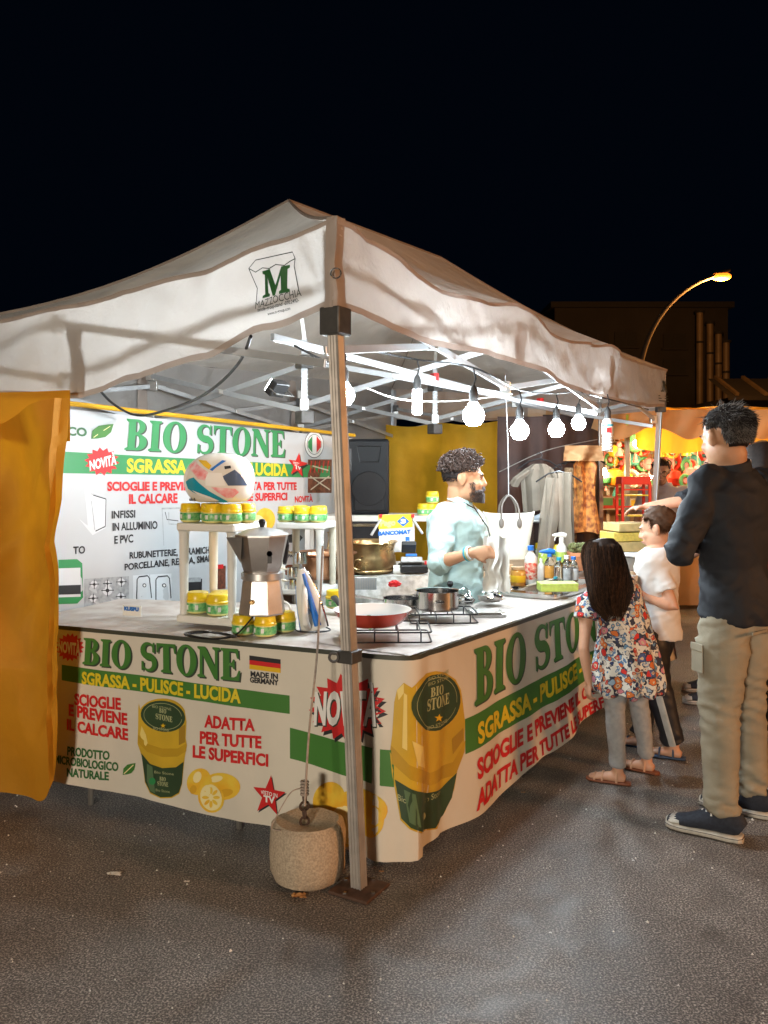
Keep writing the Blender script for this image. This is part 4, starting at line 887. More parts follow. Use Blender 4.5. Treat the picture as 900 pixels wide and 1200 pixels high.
# moka pot on three jars
mb=at(303,737,3.60); mb.z=ZT+.008
for dx,dy,lab in((-.062,-.02,'left jar holding up the big coffee pot'),(.035,-.05,'front right jar holding up the big coffee pot'),(.105,.05,'rear right jar holding up the big coffee pot')): jar(mb+V((dx,dy,0)),lab,GJ)
jar(at(393,712,4.1)*1+V((0,0,0)),'single jar standing behind the iron, next to the near tent pole',GJ)
mo=thing('moka_pot','oversized aluminium stovetop coffee pot standing on three yellow-lidded jars','coffee pot',mb+V((.015,0,.086)))
mc=V(mo.location)
MB().lathe([(.098,0),(.100,.006),(.090,.075),(.084,.135),(.082,.142)],mc,8,oct_=True).build('boiler',M['moka'],mo,angle=20)
MB().lathe([(.080,.142),(.088,.146),(.088,.172),(.080,.176)],mc,32).build('threaded_collar',M['moka'],mo)
tp=MB().lathe([(.078,.176),(.086,.20),(.112,.318),(.113,.326)],mc,8,oct_=True).build('upper_chamber',M['moka_dark'],mo,angle=20)
MB().lathe([(.116,.326),(.116,.333),(.07,.352),(.012,.362),(1e-4,.362)],mc,8,oct_=True).build('lid',M['moka'],mo,angle=20)
MB().lathe([(.008,.36),(.011,.37),(.016,.385),(.012,.395),(1e-4,.398)],mc,12).build('lid_knob',M['black_plastic'],mo)
MB().add([mc+V(p) for p in((-.07,-.085,.325),(-.145,-.04,.322),(-.105,.0,.325),(-.082,-.05,.215))],[(0,1,3),(1,2,3),(0,2,1),(0,3,2)]).build('spout',M['moka'],mo,smooth=False)
MB().tube([mc+V(p) for p in((.06,.09,.325),(.08,.15,.315),(.085,.165,.27),(.08,.15,.21),(.078,.14,.19))],[.009,.011,.012,.011,.008],10).build('handle',M['black_plastic'],mo)
MB().lathe([(.010,0),(.010,.014),(.006,.018)],mc+V((-.03,-.086,.06)),12,m=Matrix.Rotation(R(90),3,'X')).build('valve',M['brass'],mo)
mkm=MB(); mkm.lathe([(1e-4,.0),(.012,.0)],mc+V((.045,-.103,.26)),10,m=Matrix.Rotation(R(90),3,'X')); mkm.box(mc+V((.045,-.098,.235)),(.018,.002,.03)); mkm.build('figure_emblem',M['black_print'],mo,smooth=False)
cable('coiled_cable','black cable with a plug coiled on the table in front of the white shelf',[mb+V(p) for p in((.0,-.06,.10),(-.04,-.09,.05),(-.09,-.12,.010),(-.18,-.15,.008),(-.27,-.10,.008),(-.30,-.04,.008),(-.24,-.0,.008),(-.14,-.06,.008),(-.10,-.13,.014),(-.15,-.17,.010),(-.25,-.13,.014),(-.28,-.07,.010),(-.2,-.04,.012),(-.12,-.11,.020),(-.08,-.135,.014))],.004)
pg=thing('plug','black two-pin plug lying on the coil of cable','plug',mb+V((-.085,-.135,.02)))
MB().loft([(mb+V((-.10,-.135,.014)),.005,.004),(mb+V((-.085,-.135,.014)),.009,.007),(mb+V((-.07,-.135,.014)),.008,.006)],10).build('plug_body',M['black_plastic'],pg)
for d in(-.006,.006): MB().tube([mb+V((-.07,-.135+d*.6,.014)),mb+V((-.055,-.137+d*.6,.014))],.0015,6).build('pin',M['steel'],pg)
# small sign card at the left
cp=at(154,727,4.0); cp.z=ZT+.036; cd=thing('sign_card','small white card with dark blue print standing on the table at the left end','card',cp)
MB().box(cp+V((0,.01,.0)),(.105,.004,.05),rz=ang).build('card',M['paper'],cd,smooth=False)
CW=Wall((cp.x-.0525*math.cos(ang),cp.y+.008-.0525*math.sin(ang)),(math.cos(ang),math.sin(ang)),(math.sin(ang),-math.cos(ang)))
for s,z0,z1,b in[('KUSPU',cp.z-.0,cp.z+.018,.08)]: write_q=[(.01,z0),(.095,z0),(.095,z1),(.01,z1)]; g=text2d(s,b); flat_mesh(quadmap(g[0],g[2],write_q),g[1],CW,.004,M['blue_plastic'],'lettering',cd)
# clothes iron
ip=at(369,741,3.70); ip.z=ZT+.008; it=thing('clothes_iron','white and blue steam iron standing upright on its heel beside the coffee pot','iron',ip)
Mi=Matrix.Rotation(R(-12),3,'Y')
def iron_out(h): return .062*math.sqrt(max(0,1-(h/.275)**1.7))
rings=[]
m=MB(); m.loft([(ip+Mi@V((0,0,h)),max(.002,iron_out(h)),.012) for h in(0,.03,.06,.1,.14,.18,.22,.25,.27)],20); m.build('soleplate',M['steel'],it)
m=MB(); m.loft([(ip+Mi@V((0,-.028-.006*math.sin(h*9),h)),max(.002,iron_out(h)*.93),.024*(1-h/.32)+.004) for h in(0.004,.03,.06,.1,.14,.18,.22,.25,.268)],20); m.build('body',M['white_plastic'],it)
MB().tube([ip+Mi@V((-.02,-.055,.02)),ip+Mi@V((-.022,-.10,.05)),ip+Mi@V((-.016,-.105,.10)),ip+Mi@V((-.004,-.085,.16)),ip+Mi@V((0,-.05,.2))],[.014,.016,.015,.014,.01],12).build('handle',M['white_plastic'],it)
m=MB(); m.loft([(ip+Mi@V((.022-.06*h,-.050-.006*math.sin(h*9),h)),.017*(1-h/.4),.010) for h in(.02,.06,.1,.14,.18,.22,.25)],12); m.build('water_tank',M['blue_plastic'],it)
m=MB(); m.loft([(ip+Mi@V((-iron_out(h)*.9-.001,-.018,h)),.005,.016) for h in(.004,.04,.08,.12,.16,.2)],10); m.build('blue_trim',M['blue_plastic'],it)
MB().lathe([(.016,0),(.016,.012),(.012,.016),(1e-4,.016)],ip+Mi@V((-.012,-.052,.09)),16,m=Matrix.Rotation(R(90),3,'X')).build('dial',M['visor'],it)
cable('iron_cord','grey cord running from the heel of the steam iron over the table',[ip+V((.03,-.03,.02)),ip+V((.07,-.05,.006)),ip+V((.03,-.1,.006)),ip+V((-.06,-.09,.006)),ip+V((-.09,.02,.006))],.0035,'black_plastic')
tk=at(330,715,3.95); MBx=MB().torus(tk,.04,.006,m=Matrix.Rotation(R(80),3,'X')@Matrix.Rotation(0,3,'Z'),n=24,k=8); tag(MBx.build('hoop',M['white_plastic']),'white plastic hoop standing on the table between the coffee pot and the iron','ring')
# wire hob racks
def rack(c,w_,d_,rot,label,h=.045):
    t=thing('wire_rack',label,'rack',(0,0,0)); r=.0035
    for z,nm in((h,'upper_frame'),(.006,'lower_frame')):
        k=.02; m=MB(); P=[]
        for cx,cy,a0 in((w_/2-k,d_/2-k,0),(-w_/2+k,d_/2-k,90),(-w_/2+k,-d_/2+k,180),(w_/2-k,-d_/2+k,270)):
            for j in range(5): a=R(a0+j*22.5); P.append(V((cx+k*math.cos(a),cy+k*math.sin(a),z)))
        P.append(P[0]); m.tube(P,r,6,cap=False); m.build(nm,M['wire'],t)
    for x in(-w_*.38,-w_*.13,w_*.13,w_*.38):
        for y in(-d_/2,d_/2): MB().tube([(x,y,.006),(x,y,h)],r*.9,6).build('upright',M['wire'],t)
        MB().tube([(x,-d_/2,h),(x,d_/2,h)],r*.9,6).build('crossbar',M['wire'],t)
    t.location=c; t.rotation_euler=(0,0,rot); return t
rp=at(452,748,3.50); rp.z=ZT+.010; rack(rp,.36,.26,.02,'black wire hob rack with the red pan standing on it')
rp2=at(518,729,3.90); rp2.z=ZT+.010; rack(rp2,.30,.22,.05,'black wire hob rack with the steel saucepans standing on it')
def pan(c):
    t=thing('frying_pan','red frying pan with a cream inside on the nearer wire rack','pan',c)
    MB().lathe([(1e-4,0),(.10,0),(.125,.012),(.152,.046),(.160,.062),(.162,.064)],c,48,cap=False).build('pan_body',M['red_pan'],t)
    MB().lathe([(.162,.064),(.158,.063),(.148,.044),(.12,.012),(.095,.006),(1e-4,.006)],c,48,cap=False).build('pan_inside',M['pan_inner'],t)
    a=math.atan2(-.16,-.02); MB().grid(lambda u,v:c+V((lerp(.156,.103,v)*math.cos(a+.10*u)*1.015,lerp(.156,.103,v)*math.sin(a+.10*u)*1.015,lerp(.066,-.002,v))),4,8).build('tape',M['teal_tape'],t)
    MB().loft([(c+V((-.13,.10,.055)),.014,.008),(c+V((-.15,.15,.07)),.013,.008),(c+V((-.17,.21,.08)),.016,.010),(c+V((-.175,.22,.081)),.008,.006)],12).build('handle',M['black_plastic'],t)
pan(rp+V((-.055,.02,.050)))
def pot(c,r,h,label,handle=None):
    t=thing('saucepan',label,'saucepan',c); mk2=M['steel']
    MB().lathe([(1e-4,0),(r*.93,0),(r,.006),(r,h),(r+.005,h+.002),(r-.002,h),(r-.003,.01),(1e-4,.008)],c,40).build('pot_body',mk2,t)
    if handle=='long': MB().loft([(c+V((-r,0,h*.8)),.008,.004),(c+V((-r-.06,.01,h*.95)),.010,.005),(c+V((-r-.16,.03,h*1.15)),.011,.006)],10).build('handle',mk2,t)
    else:
        for s in(-1,1): MB().torus(c+V((s*r,-.0,h*.75)),.022,.004,m=Matrix.Rotation(R(90*s),3,'Z'),n=14,k=6,a0=-PI,a1=0).build('side_handle',mk2,t)
    if handle!='long':
        MB().torus(c+V((0,-r-.002,h*.55)),.022,.0045,m=Matrix.Rotation(R(0),3,'Z'),n=14,k=6,a0=PI,a1=2*PI).build('side_handle',mk2,t)
pot(at(470,721,4.02)+V((0,0,.02)),.085,.062,'shallow steel saucepan with a long handle pointing left','long')
pot(rp2+V((-.02,.02,.048)),.098,.085,'deep steel pot with loop handles on the right-hand wire rack')
mk('navy2',(.003,.004,.006),.5,spec=.2); mk('white_glaze',(.78,.76,.72),.25)
# crinkled foil parcel, lids
def crumple(name,c,r,mt,label,cat,seed,amp=.4,rot=None,n=22):
    m=MB(); m.ell((0,0,0),(1,1,1),n=n,h=n*2//3)
    for i,v in enumerate(m.v):
        d=1+amp*noise.turbulence(v*1.6+V((seed,0,0)),3,True)-amp*.5; m.v[i]=V(c)+V((v.x*r[0]*d,v.y*r[1]*d,max(-r[2]*.8,v.z*r[2]*d)))
    o=m.build(name,M[mt],angle=20); return tag(o,label,cat)
crumple('foil_parcel',at(575,699,4.35),(.065,.05,.035),'steel','crumpled silver foil parcel beside the vendor, right of the deep pot','foil',3)
crumple('foil_parcel',at(545,703,4.2),(.05,.04,.03),'steel','flattened silver foil wrap touching the deep steel pot','foil',9)
ld=thing('glass_lid','domed glass pan lid with a steel rim leaning behind the deep pot','lid',at(527,696,4.25))
c=V(ld.location); Q=Matrix.Rotation(R(25),3,'X')
MB().lathe([(.10,0),(.085,.02),(.05,.035),(1e-4,.042)],c,30,m=Q).build('glass',M['clear'],ld); MB().torus(c,.10,.004,m=Q,n=30).build('rim',M['steel'],ld); MB().lathe([(.006,.04),(.016,.055),(.014,.068),(1e-4,.07)],c,12,m=Q).build('knob',M['black_plastic'],ld)
sc_=thing('steel_tray','low steel tray with a square rim lying right of the deep pot','tray',at(569,719,4.05)); c=V(sc_.location)
MB().box(c,(.17,.14,.016),rz=.1).build('tray_plate',M['steel'],sc_,smooth=False,bevel=.004); MB().box(c+V((0,0,.012)),(.14,.11,.006),rz=.1).build('tray_insert',M['white_glaze'],sc_,smooth=False,bevel=.003)
# sink tray on the side table
p=Cp+dRr*1.95+inR*.27; tr=thing('sink_bowl','wide shallow stainless sink bowl on the side table, in front of the bottles','sink',(p.x,p.y,ZT+.012))
a=math.atan2(dRr.y,dRr.x)
def sq(w_,d_,z,c=V((p.x,p.y,ZT+.012)),n=40,e=.35):
    return [c+Matrix.Rotation(a,3,'Z')@V((math.copysign(abs(math.cos(t))**e,math.cos(t))*w_/2,math.copysign(abs(math.sin(t))**e,math.sin(t))*d_/2,z)) for t in[2*PI*i/n for i in range(n)]]
vs=[];prof=((.80,.40,.0),(.80,.40,.022),(.66,.30,.024),(.62,.26,.006),(.3,.1,.003))
for w_,d_,z in prof: vs+=sq(w_,d_,z)
fs=[(k*40+i,k*40+(i+1)%40,(k+1)*40+(i+1)%40,(k+1)*40+i) for k in range(4) for i in range(40)]+[tuple(range(160,200))]
MB().add(vs,fs).build('bowl',M['steel'],tr); 
MB().tube([V((p.x,p.y,ZT+.04))+V(q) for q in((-.22,-.18,0),(-.08,-.1,.02),(.06,.05,.03))],.006,8).build('wooden_spatula',M['cream_plastic'],tr)
# ---------------------------------------------------------------- back table with brassware, printer, sign
def YZ(px,py,z): return onz(px,py,z)
ZB=.86
bt=[at(345,700,5.0),at(560,680,5.15),at(585,650,6.1),at(372,650,5.75)]; bt=[(q.x,q.y) for q in bt]
table('work_table','cloth covered back table carrying the brass cauldron and the card terminal',bt,ZB,[bt[0],bt[1],bt[2],bt[3]])
mk('floral_cloth',(.72,.69,.64),.6,nz=(30,.35),col2=(.45,.42,.36))
d=MB().grid(lambda a,b:V((lerp(bt[0][0],bt[1][0],a),lerp(bt[0][1],bt[1][1],a)-.012-.02*b*math.sin(a*19)-.01,lerp(ZB+.006,ZB-.22,b))),40,6).build('table_cover',M['floral_cloth']); tag(d,'pale grey patterned cloth hanging down the front of the back table','tablecloth')
d=MB().grid(lambda a,b:V((lerp(lerp(bt[0][0],bt[1][0],a),lerp(bt[3][0],bt[2][0],a),b),lerp(lerp(bt[0][1],bt[1][1],a),lerp(bt[3][1],bt[2][1],a),b),ZB+.005)),10,6).build('table_cover',M['floral_cloth']); tag(d,'pale grey patterned cloth spread on top of the back table, under the cauldron','tablecloth')
def lathe_thing(name,label,cat,c,prof,mt,n=36,part='body'):
    t=thing(name,label,cat,c); MB().lathe(prof,c,n).build(part,M[mt],t); return t
c=at(432,675,5.25); c.z=ZB+.01
t=lathe_thing('cauldron','large old brass cauldron with a dented rim behind the near tent pole','cauldron',c,[(1e-4,0),(.145,0),(.165,.02),(.17,.05),(.165,.1),(.155,.135),(.165,.175),(.18,.185),(.178,.19),(.16,.18),(.15,.14),(1e-4,.12)],'brass')
MB().torus(c+V((-.06,-.16,.06)),.03,.006,m=Matrix.Rotation(R(80),3,'X'),n=16).build('ring_handle',M['brass'],t)
MB().torus(c+V((0,0,.02)),.168,.006,n=36).build('foot_band',M['brass'],t)
c=at(381,690,4.95); c.z=ZB+.01
t=lathe_thing('copper_pan','wide copper pan with a flared rim between the white shelf and the near tent pole','copper pan',c,[(1e-4,0),(.11,0),(.13,.03),(.135,.09),(.15,.13),(.185,.145),(.185,.15),(.14,.14),(.12,.09),(1e-4,.05)],'copper'); MB().tube([c+V((-.15,0,.14)),c+V((-.21,-.02,.15)),c+V((-.27,-.03,.15))],.007,8).build('handle',M['brass'],t)
c=at(392,632,5.6); c.z=ZB+.01
t=lathe_thing('coffee_pot','tall tarnished brass jug behind the copper pan','jug',c+V((0,0,.0)),[(1e-4,0),(.06,0),(.075,.03),(.05,.12),(.04,.18),(.05,.22),(.046,.22),(.03,.1),(1e-4,.02)],'brass')
MB().torus(c+V((.055,0,.13)),.035,.006,m=Matrix.Rotation(R(90),3,'X'),n=16,a0=-PI/2,a1=PI/2).build('handle',M['brass'],t)
def pots(px,py,Y,label,rr,hh,mt='steel'):
    c=at(px,py,Y); t=thing('small_pot',label,'pot',c); MB().lathe([(1e-4,0),(rr,0),(rr*1.02,hh*.5),(rr*.96,hh),(rr*.9,hh),(rr*.88,.01),(1e-4,.01)],c,24).build('pot_body',M[mt],t); MB().tube([c+V((-rr,0,hh*.8)),c+V((-rr*2,0,hh*.95)),c+V((-rr*2.8,0,hh))],.005,8).build('handle',M['cream_plastic' if mt=='steel' else 'brass'],t)
pots(353,660,4.8,'small steel pot with a pale handle hanging over the right-hand shelf',.04,.06); pots(345,690,4.4,'small steel milk jug on the lower tier of the right-hand shelf',.035,.05); pots(362,690,4.45,'small copper cup on the lower tier of the right-hand shelf',.03,.045,'copper'); pots(343,676,4.6,'steel cup behind the spout of the coffee pot',.03,.05)
# box with small metal grille in front of the cauldron
p=at(425,683,4.85); g=thing('metal_grate','ribbed grey steel scouring block at the foot of the near tent pole, before the cauldron','grate',p)
MB().box(p,(.16,.06,.07)).build('block',M['alu'],g,smooth=False,bevel=.003)
for i in range(12): MB().box(p+V((-.074+.0135*i,-.032,0)),(.006,.006,.066)).build('rib',M['alu_white'],g,smooth=False)
o=crumple('red_bow',at(462,684,4.75),(.035,.02,.022),'red_print','small red ornament in front of the card terminal','ornament',14,.7); 
# white steel shelf with loudspeaker
sh=at(430,608,6.2); st=thing('steel_shelf','white shelf board on legs carrying the loudspeaker and four jars','shelf',(sh.x,sh.y,0))
zs=sh.z+.03; MB().box((sh.x+.12,6.25,zs-.02),(1.15,.42,.04)).build('shelf_board',M['white_plastic'],st,smooth=False,bevel=.004)
for x in(-.42,.64): 
    for y in(6.08,6.42): MB().box((sh.x+x,y,(zs-.04)/2),(.035,.035,zs-.04)).build('leg',M['alu_white'],st,smooth=False)
sp=thing('loudspeaker','tall black loudspeaker with a round grille standing on the white shelf','loudspeaker',(at(431,600,6.2).x,6.2,zs))
b=V(sp.location)
MB().box(b+V((0,.10,.275)),(.31,.28,.55)).build('cabinet',M['navy2'],sp,smooth=False,bevel=.02)
MB().lathe([(.115,0),(.125,.012),(.12,.02),(1e-4,.032)],b+V((0.01,-.04,.19)),32,m=Matrix.Rotation(R(90),3,'X')).build('woofer_grille',M['black_matte'],sp)
MB().box(b+V((.01,-.045,.14)),(.22,.02,.22)).build('grille_panel',M['black_matte'],sp,smooth=False,bevel=.01)
MB().add([b+V(q) for q in((-.08,-.045,.50),(.10,-.045,.50),(.05,.0,.44),(-.03,.0,.44),(-.06,-.045,.38),(.08,-.045,.38))],[(0,1,2,3),(3,2,5,4),(0,3,4),(1,5,2)]).build('horn',M['black_plastic'],sp,smooth=False)
MB().box(b+V((.0,-.058,.30)),(.035,.004,.012)).build('badge',M['steel'],sp,smooth=False)
MB().box(b+V((-.125,-.044,.40)),(.02,.006,.16)).build('side_grip',M['black_plastic'],sp,smooth=False,bevel=.002)
for i,(px,dz,lab) in enumerate(((496,0,'lone jar at the left of the stack beside the vendor'),(504,0,'lower left jar of the stack behind the vendor'),(512,0,'lower right jar of the stack behind the vendor'),(506,.088,'top jar of the stack behind the vendor'))):
    q=at(px,600,6.2); q.z=zs+dz; q.y=6.12; jar(q,lab,GJ,sc_=1.0)
bx=thing('black_case','open black equipment case under the white shelf','case',(at(425,630,6.1).x,6.1,.95)); q=V(bx.location); MB().box(q,(.30,.25,.36)).build('case_shell',M['black_matte'],bx,smooth=False,bevel=.006); MB().box(q+V((0,-.13,.16)),(.28,.01,.02)).build('trim',M['steel'],bx,smooth=False)
# payment sign
sg=at(465,625,5.35); sn_=thing('payment_sign','white and yellow card payment sign clipped below the white shelf','sign',sg)
SWL=Wall((sg.x-.12,sg.y),(1,0),(0,-1))
MB().box(sg+V((0,.006,0)),(.222,.008,.235)).build('sign_board',M['paper'],sn_,smooth=False)
sq_=lambda a,b:(443+ (a-290)/7.06, 600+(b-85)/7.06)
c6=lambda x,y:(400+x/7.06,590+y/7.06)
patch(SWL,P4(c6,(305,95),(585,88),(590,195),(308,212)),M['yellow_print'],3,sn_,None,name='yellow_panel')
patch(SWL,P4(c6,(460,148),(512,104),(562,148),(512,192)),M['blue_plastic'],4,sn_,None,name='blue_diamond')
write(SWL,'3',P4(c6,(490,165),(535,163),(535,128),(490,130)),M['white_print'],5,sn_,bold=.08,step=None)
write(SWL,'BANCOMAT',P4(c6,(305,265),(575,250),(575,215),(305,232)),M['blue_plastic'],4,sn_,bold=.06,step=None)
write(SWL,'Pago',P4(c6,(322,188),(448,180),(448,130),(322,138)),M['jar_line'],4,sn_,bold=.06,step=None)
patch(SWL,P4(c6,(530,275),(565,275),(565,320),(530,320)),M['blue_plastic'],4,sn_,None,name='logo_print')
for s in(-1,1): MB().box(sg+V((s*.10,-.005,.11)),(.02,.02,.02)).build('red_clip',M['red_print'],sn_,smooth=False,bevel=.002)
MB().tube([sg+V((-.10,0,.09)),sg+V((-.16,-.03,-.01))],.008,8).build('bracket_arm',M['alu_white'],sn_); MB().tube([sg+V((.10,0,.09)),sg+V((.16,-.03,0))],.008,8).build('bracket_arm',M['alu_white'],sn_)
ph=at(479,641,5.25); pt=thing('card_terminal','small grey card terminal standing before the payment sign','card terminal',ph)
Q=Matrix.Rotation(R(-35),3,'X'); MB().box(ph,(.09,.10,.03),m=Q).build('casing',M['black_plastic'],pt,smooth=False,bevel=.006); MB().box(ph+Q@V((-.01,.02,.016)),(.06,.035,.003),m=Q).build('screen',M['pale_grey'],pt,smooth=False)
for i in range(9): MB().box(ph+Q@V((-.025+.018*(i%3),-.01-.014*(i//3),.017)),(.012,.009,.004),m=Q).build('key',M['white_plastic'],pt,smooth=False)
pr=at(484,668,5.2); pr.z=ZB+.03; rt=thing('cash_register','small grey receipt printer with a blue sticker on the back table','cash register',pr)
MB().box(pr+V((0,0,.01)),(.17,.14,.05),rz=.1).build('base',M['black_plastic'],rt,smooth=False,bevel=.01)
MB().box(pr+V((-.01,-.01,.05)),(.13,.10,.035),m=Matrix.Rotation(R(-20),3,'X')).build('key_panel',M['grey_print'],rt,smooth=False,bevel=.006)
MB().box(pr+V((-.01,.03,.085)),(.07,.03,.015)).build('blue_sticker',M['blue_plastic'],rt,smooth=False,bevel=.003); MB().box(pr+V((.075,-.03,.04)),(.012,.03,.03)).build('red_button',M['red_print'],rt,smooth=False)
MB().lathe([(.03,0),(.03,.06),(.012,.06),(.012,.0)],pr+V((-.12,-.02,.0)),18,m=Matrix.Rotation(R(90),3,'Y')).build('paper_roll',M['paper'],rt)
# ---------------------------------------------------------------- display table right of the vendor
ZD=.85
dt=[at(560,689,4.95),at(640,683,5.05),at(720,650,6.9),at(560,650,6.4)]; dt=[(q.x,q.y) for q in dt]
mk('wood',(.42,.28,.17),.6,nz=(12,.35),stretch=(1,8,8))
table('display_table','wooden display table beside the vendor with bottles and small boxes',dt,ZD,[dt[0],dt[1],dt[2],dt[3]],'wood')
def TB(px,py,z=None): q=onz(px,py,ZD if z is None else z); q.z=(ZD if z is None else z)+.001; return q
mk('red_label',(.75,.06,.03),.4,nz=(70,.5),col2=(.85,.75,.6)); mk('teal_liquid',(.15,.45,.45),.2); mk('amber',(.62,.30,.06),.2,nz=(20,.3)); mk('cardboard',(.45,.30,.17),.75,nz=(30,.2)); mk('lime',(.45,.60,.12),.5,nz=(40,.3)); mk('terracotta',(.55,.22,.10),.7,nz=(10,.25)); mk('moss',(.16,.17,.06),.95,nz=(60,.6)); mk('grey_shoe',(.52,.60,.68),.7,nz=(40,.15)); mk('straw',(.60,.48,.26),.8,nz=(60,.4))
# hanging bag
bg=at(596,655,5.5); t=thing('tote_bag','large cream tote bag with dark leather handles hanging under the bulbs','bag',bg)
def bag(a,b,side):
    th=a*PI; w_=lerp(.115,.165,b); zz=bg.z+.29*b+ (.018*(abs(a-.5)*2)**2 if b>.98 else 0); return V((bg.x-w_*math.cos(th),bg.y+side*(.045+.02*b)*math.sin(th),zz))
m=MB(); m.grid(lambda a,b:bag(a,b,-1),24,12); m.grid(lambda a,b:bag(a,b,1),24,12); m.add([bag(i/24,0,-1) for i in range(25)]+[bag(i/24,0,1) for i in range(24,-1,-1)],[tuple(range(50))]); mk('bag_cream',(.80,.77,.66),.5,nz=(5,.12),bump=(90,.1,.003)); mk('leather',(.16,.14,.12),.5,nz=(20,.3)); m.build('bag_body',M['bag_cream'],t,solid=.006)
for s in(-1,1):
    P=[bg+V((-.055,s*.065,.22)),bg+V((-.055,s*.065,.29)),bg+V((-.045,s*.05,.36)),bg+V((-.0,s*.03,.41)),bg+V((.045,s*.05,.36)),bg+V((.06,s*.065,.29)),bg+V((.06,s*.065,.22))]; h=cable('h',None,P,.006)[1].build('handle',M['leather'],t)
    for x in(-.055,.06): MB().ell(bg+V((x,s*.068,.235)),(.017,.006,.032),n=14,h=8).build('handle_patch',M['leather'],h)
cable('hanging_line','thin cord holding the tote bag from the tent roof',[bg+V((0,0,.40)),bg+V((-.004,0,.7)),at(592,440,5.5)],.003,'alu_white','cord')
def bottle(p,r,h,mt,cap,label,spray=False,lab=None,neck=.4):
    t=thing('bottle',label,'bottle',p); mk2=M[mt]
    MB().lathe([(1e-4,0),(r*.95,0),(r,.01),(r,h*.62),(r*.85,h*.72),(r*neck,h*.84),(r*neck,h*.9)],p,20).build('bottle_body',mk2,t)
    if lab: MB().lathe([(r*1.01,h*.12),(r*1.02,h*.13),(r*1.02,h*.55),(r*1.01,h*.56)],p,20).build('label',M[lab],t)
    if spray:
        hd=MB().lathe([(r*.45,h*.88),(r*.45,h*.97),(r*.3,h)],p,14).build('collar',M[cap],t)
        MB().loft([(p+V((.03,0,h*1.06)),.012,.014),(p+V((0,0,h*1.08)),.014,.018),(p+V((-.045,0,h*1.07)),.010,.010),(p+V((-.06,0,h*1.06)),.006,.006)],10).build('spray_head',M[cap],t)
        MB().tube([p+V((-.03,0,h*1.04)),p+V((-.042,0,h*.97)),p+V((-.045,0,h*.90))],.004,8).build('trigger',M['white_plastic'],t)
    else: MB().lathe([(r*(neck+.12),h*.88),(r*(neck+.12),h),(1e-4,h)],p,16).build('cap',M[cap],t)
bottle(TB(622,684),.036,.215,'white_plastic','blue_plastic','red-labelled white bottle with a blue cap, in front of the tote bag',lab='red_label')
bottle(TB(634,681),.020,.13,'white_plastic','white_plastic','slim plain white bottle between the red bottle and the spray bottle')
bottle(TB(644,681),.030,.16,'clear','blue_plastic','spray bottle with amber liquid and a blue trigger head',spray=True,lab='amber')
bottle(TB(655,684),.028,.15,'clear','teal_print','clear bottle leaning against the spray bottle')
bottle(TB(664,684),.030,.16,'clear','white_plastic','left clear plastic bottle of the pair on the green tray',lab='grey_print')
bottle(TB(672,683),.028,.15,'clear','blue_plastic','right clear plastic bottle of the pair on the green tray',lab='pale_grey')
bottle(TB(658,668),.034,.21,'white_plastic','white_plastic','white spray bottle with a green and yellow label at the back',spray=True,lab='lime')
bottle(TB(651,697,ZT),.022,.10,'clear','teal_print','small bottle with a turquoise cap in front of the green tray')
q=TB(607,686); t=thing('candle_jar','amber glass candle jar with a lid in front of the tote bag','candle',q); MB().lathe([(1e-4,0),(.040,0),(.043,.01),(.043,.075),(.038,.085),(.040,.088)],q,24).build('jar_glass',M['amber'],t); MB().box(q+V((0,.0,.095)),(.07,.05,.02)).build('bow',M['cardboard'],t,smooth=False,bevel=.004); MB().lathe([(.0435,.02),(.044,.022),(.044,.055),(.0435,.057)],q,24).build('label',M['flag_gold'],t)
def simplebox(px,py,size,mt,label,cat='box',rz=0.1,z=None,name='small_box'):
    q=TB(px,py,z); t=thing(name,label,cat,q); MB().box(q+V((0,0,size[2]/2)),size,rz=rz).build('box_body',M[mt],t,smooth=False,bevel=.003); MB().box(q+V((0,0,size[2]+.002)),(size[0]*1.02,size[1]*1.02,.012),rz=rz).build('box_lid',M[mt],t,smooth=False,bevel=.003)
simplebox(592,672,(.085,.06,.05),'cardboard','brown cardboard box behind the candle jar'); simplebox(590,684,(.06,.05,.045),'white_plastic','small white box left of the candle jar')
simplebox(653,692,(.20,.11,.035),'lime','lime green tray holding the bottles','tray',.05,name='bottle_tray'); simplebox(638,668,(.07,.05,.10),'lime','yellow and green cleaning packet behind the white spray bottle'); 
for i,(px,py,lab) in enumerate(((634,650,'jar on the left of the trio beneath the grey trainer'),(643,650,'jar right under the heel of the grey trainer'),(652,652,'jar at the right of the trio beneath the grey trainer'))): jar(TB(px,py),lab,GJ,sc_=1.05)
# display stand with the trainer
q=TB(643,652); q.y+=.15; t=thing('display_stand','clear riser carrying the grey trainer','stand',q)
MB().box(q+V((0,0,.235)),(.21,.13,.008)).build('stand_top',M['clear'],t,smooth=False)
for x in(-.09,.09): MB().box(q+V((x,0,.115)),(.006,.12,.23)).build('stand_leg',M['clear'],t,smooth=False)
s0_=q+V((0,0,.242)); t=thing('trainer','pale grey trainer on display above the yellow-lidded jars','shoe',s0_)
MB().loft([(s0_+V((x,0,.012)),w_,.012) for x,w_ in((.10,.022),(.09,.03),(.05,.034),(0,.03),(-.05,.036),(-.09,.032),(-.11,.015))],14,ref=(0,1,0)).build('sole',M['white_plastic'],t)
MB().loft([(s0_+V((x,0,z)),w_,h) for x,z,w_,h in((.10,.05,.018,.02),(.085,.06,.028,.045),(.04,.055,.030,.045),(0,.05,.029,.038),(-.04,.04,.032,.026),(-.085,.03,.028,.018),(-.105,.022,.012,.008))],14,ref=(0,1,0)).build('upper',M['grey_shoe'],t)
for i in range(4): MB().tube([s0_+V((.02-.02*i,-.02,.085-.012*i)),s0_+V((.015-.02*i,.02,.085-.012*i))],.003,6).build('lace',M['white_print'],t)
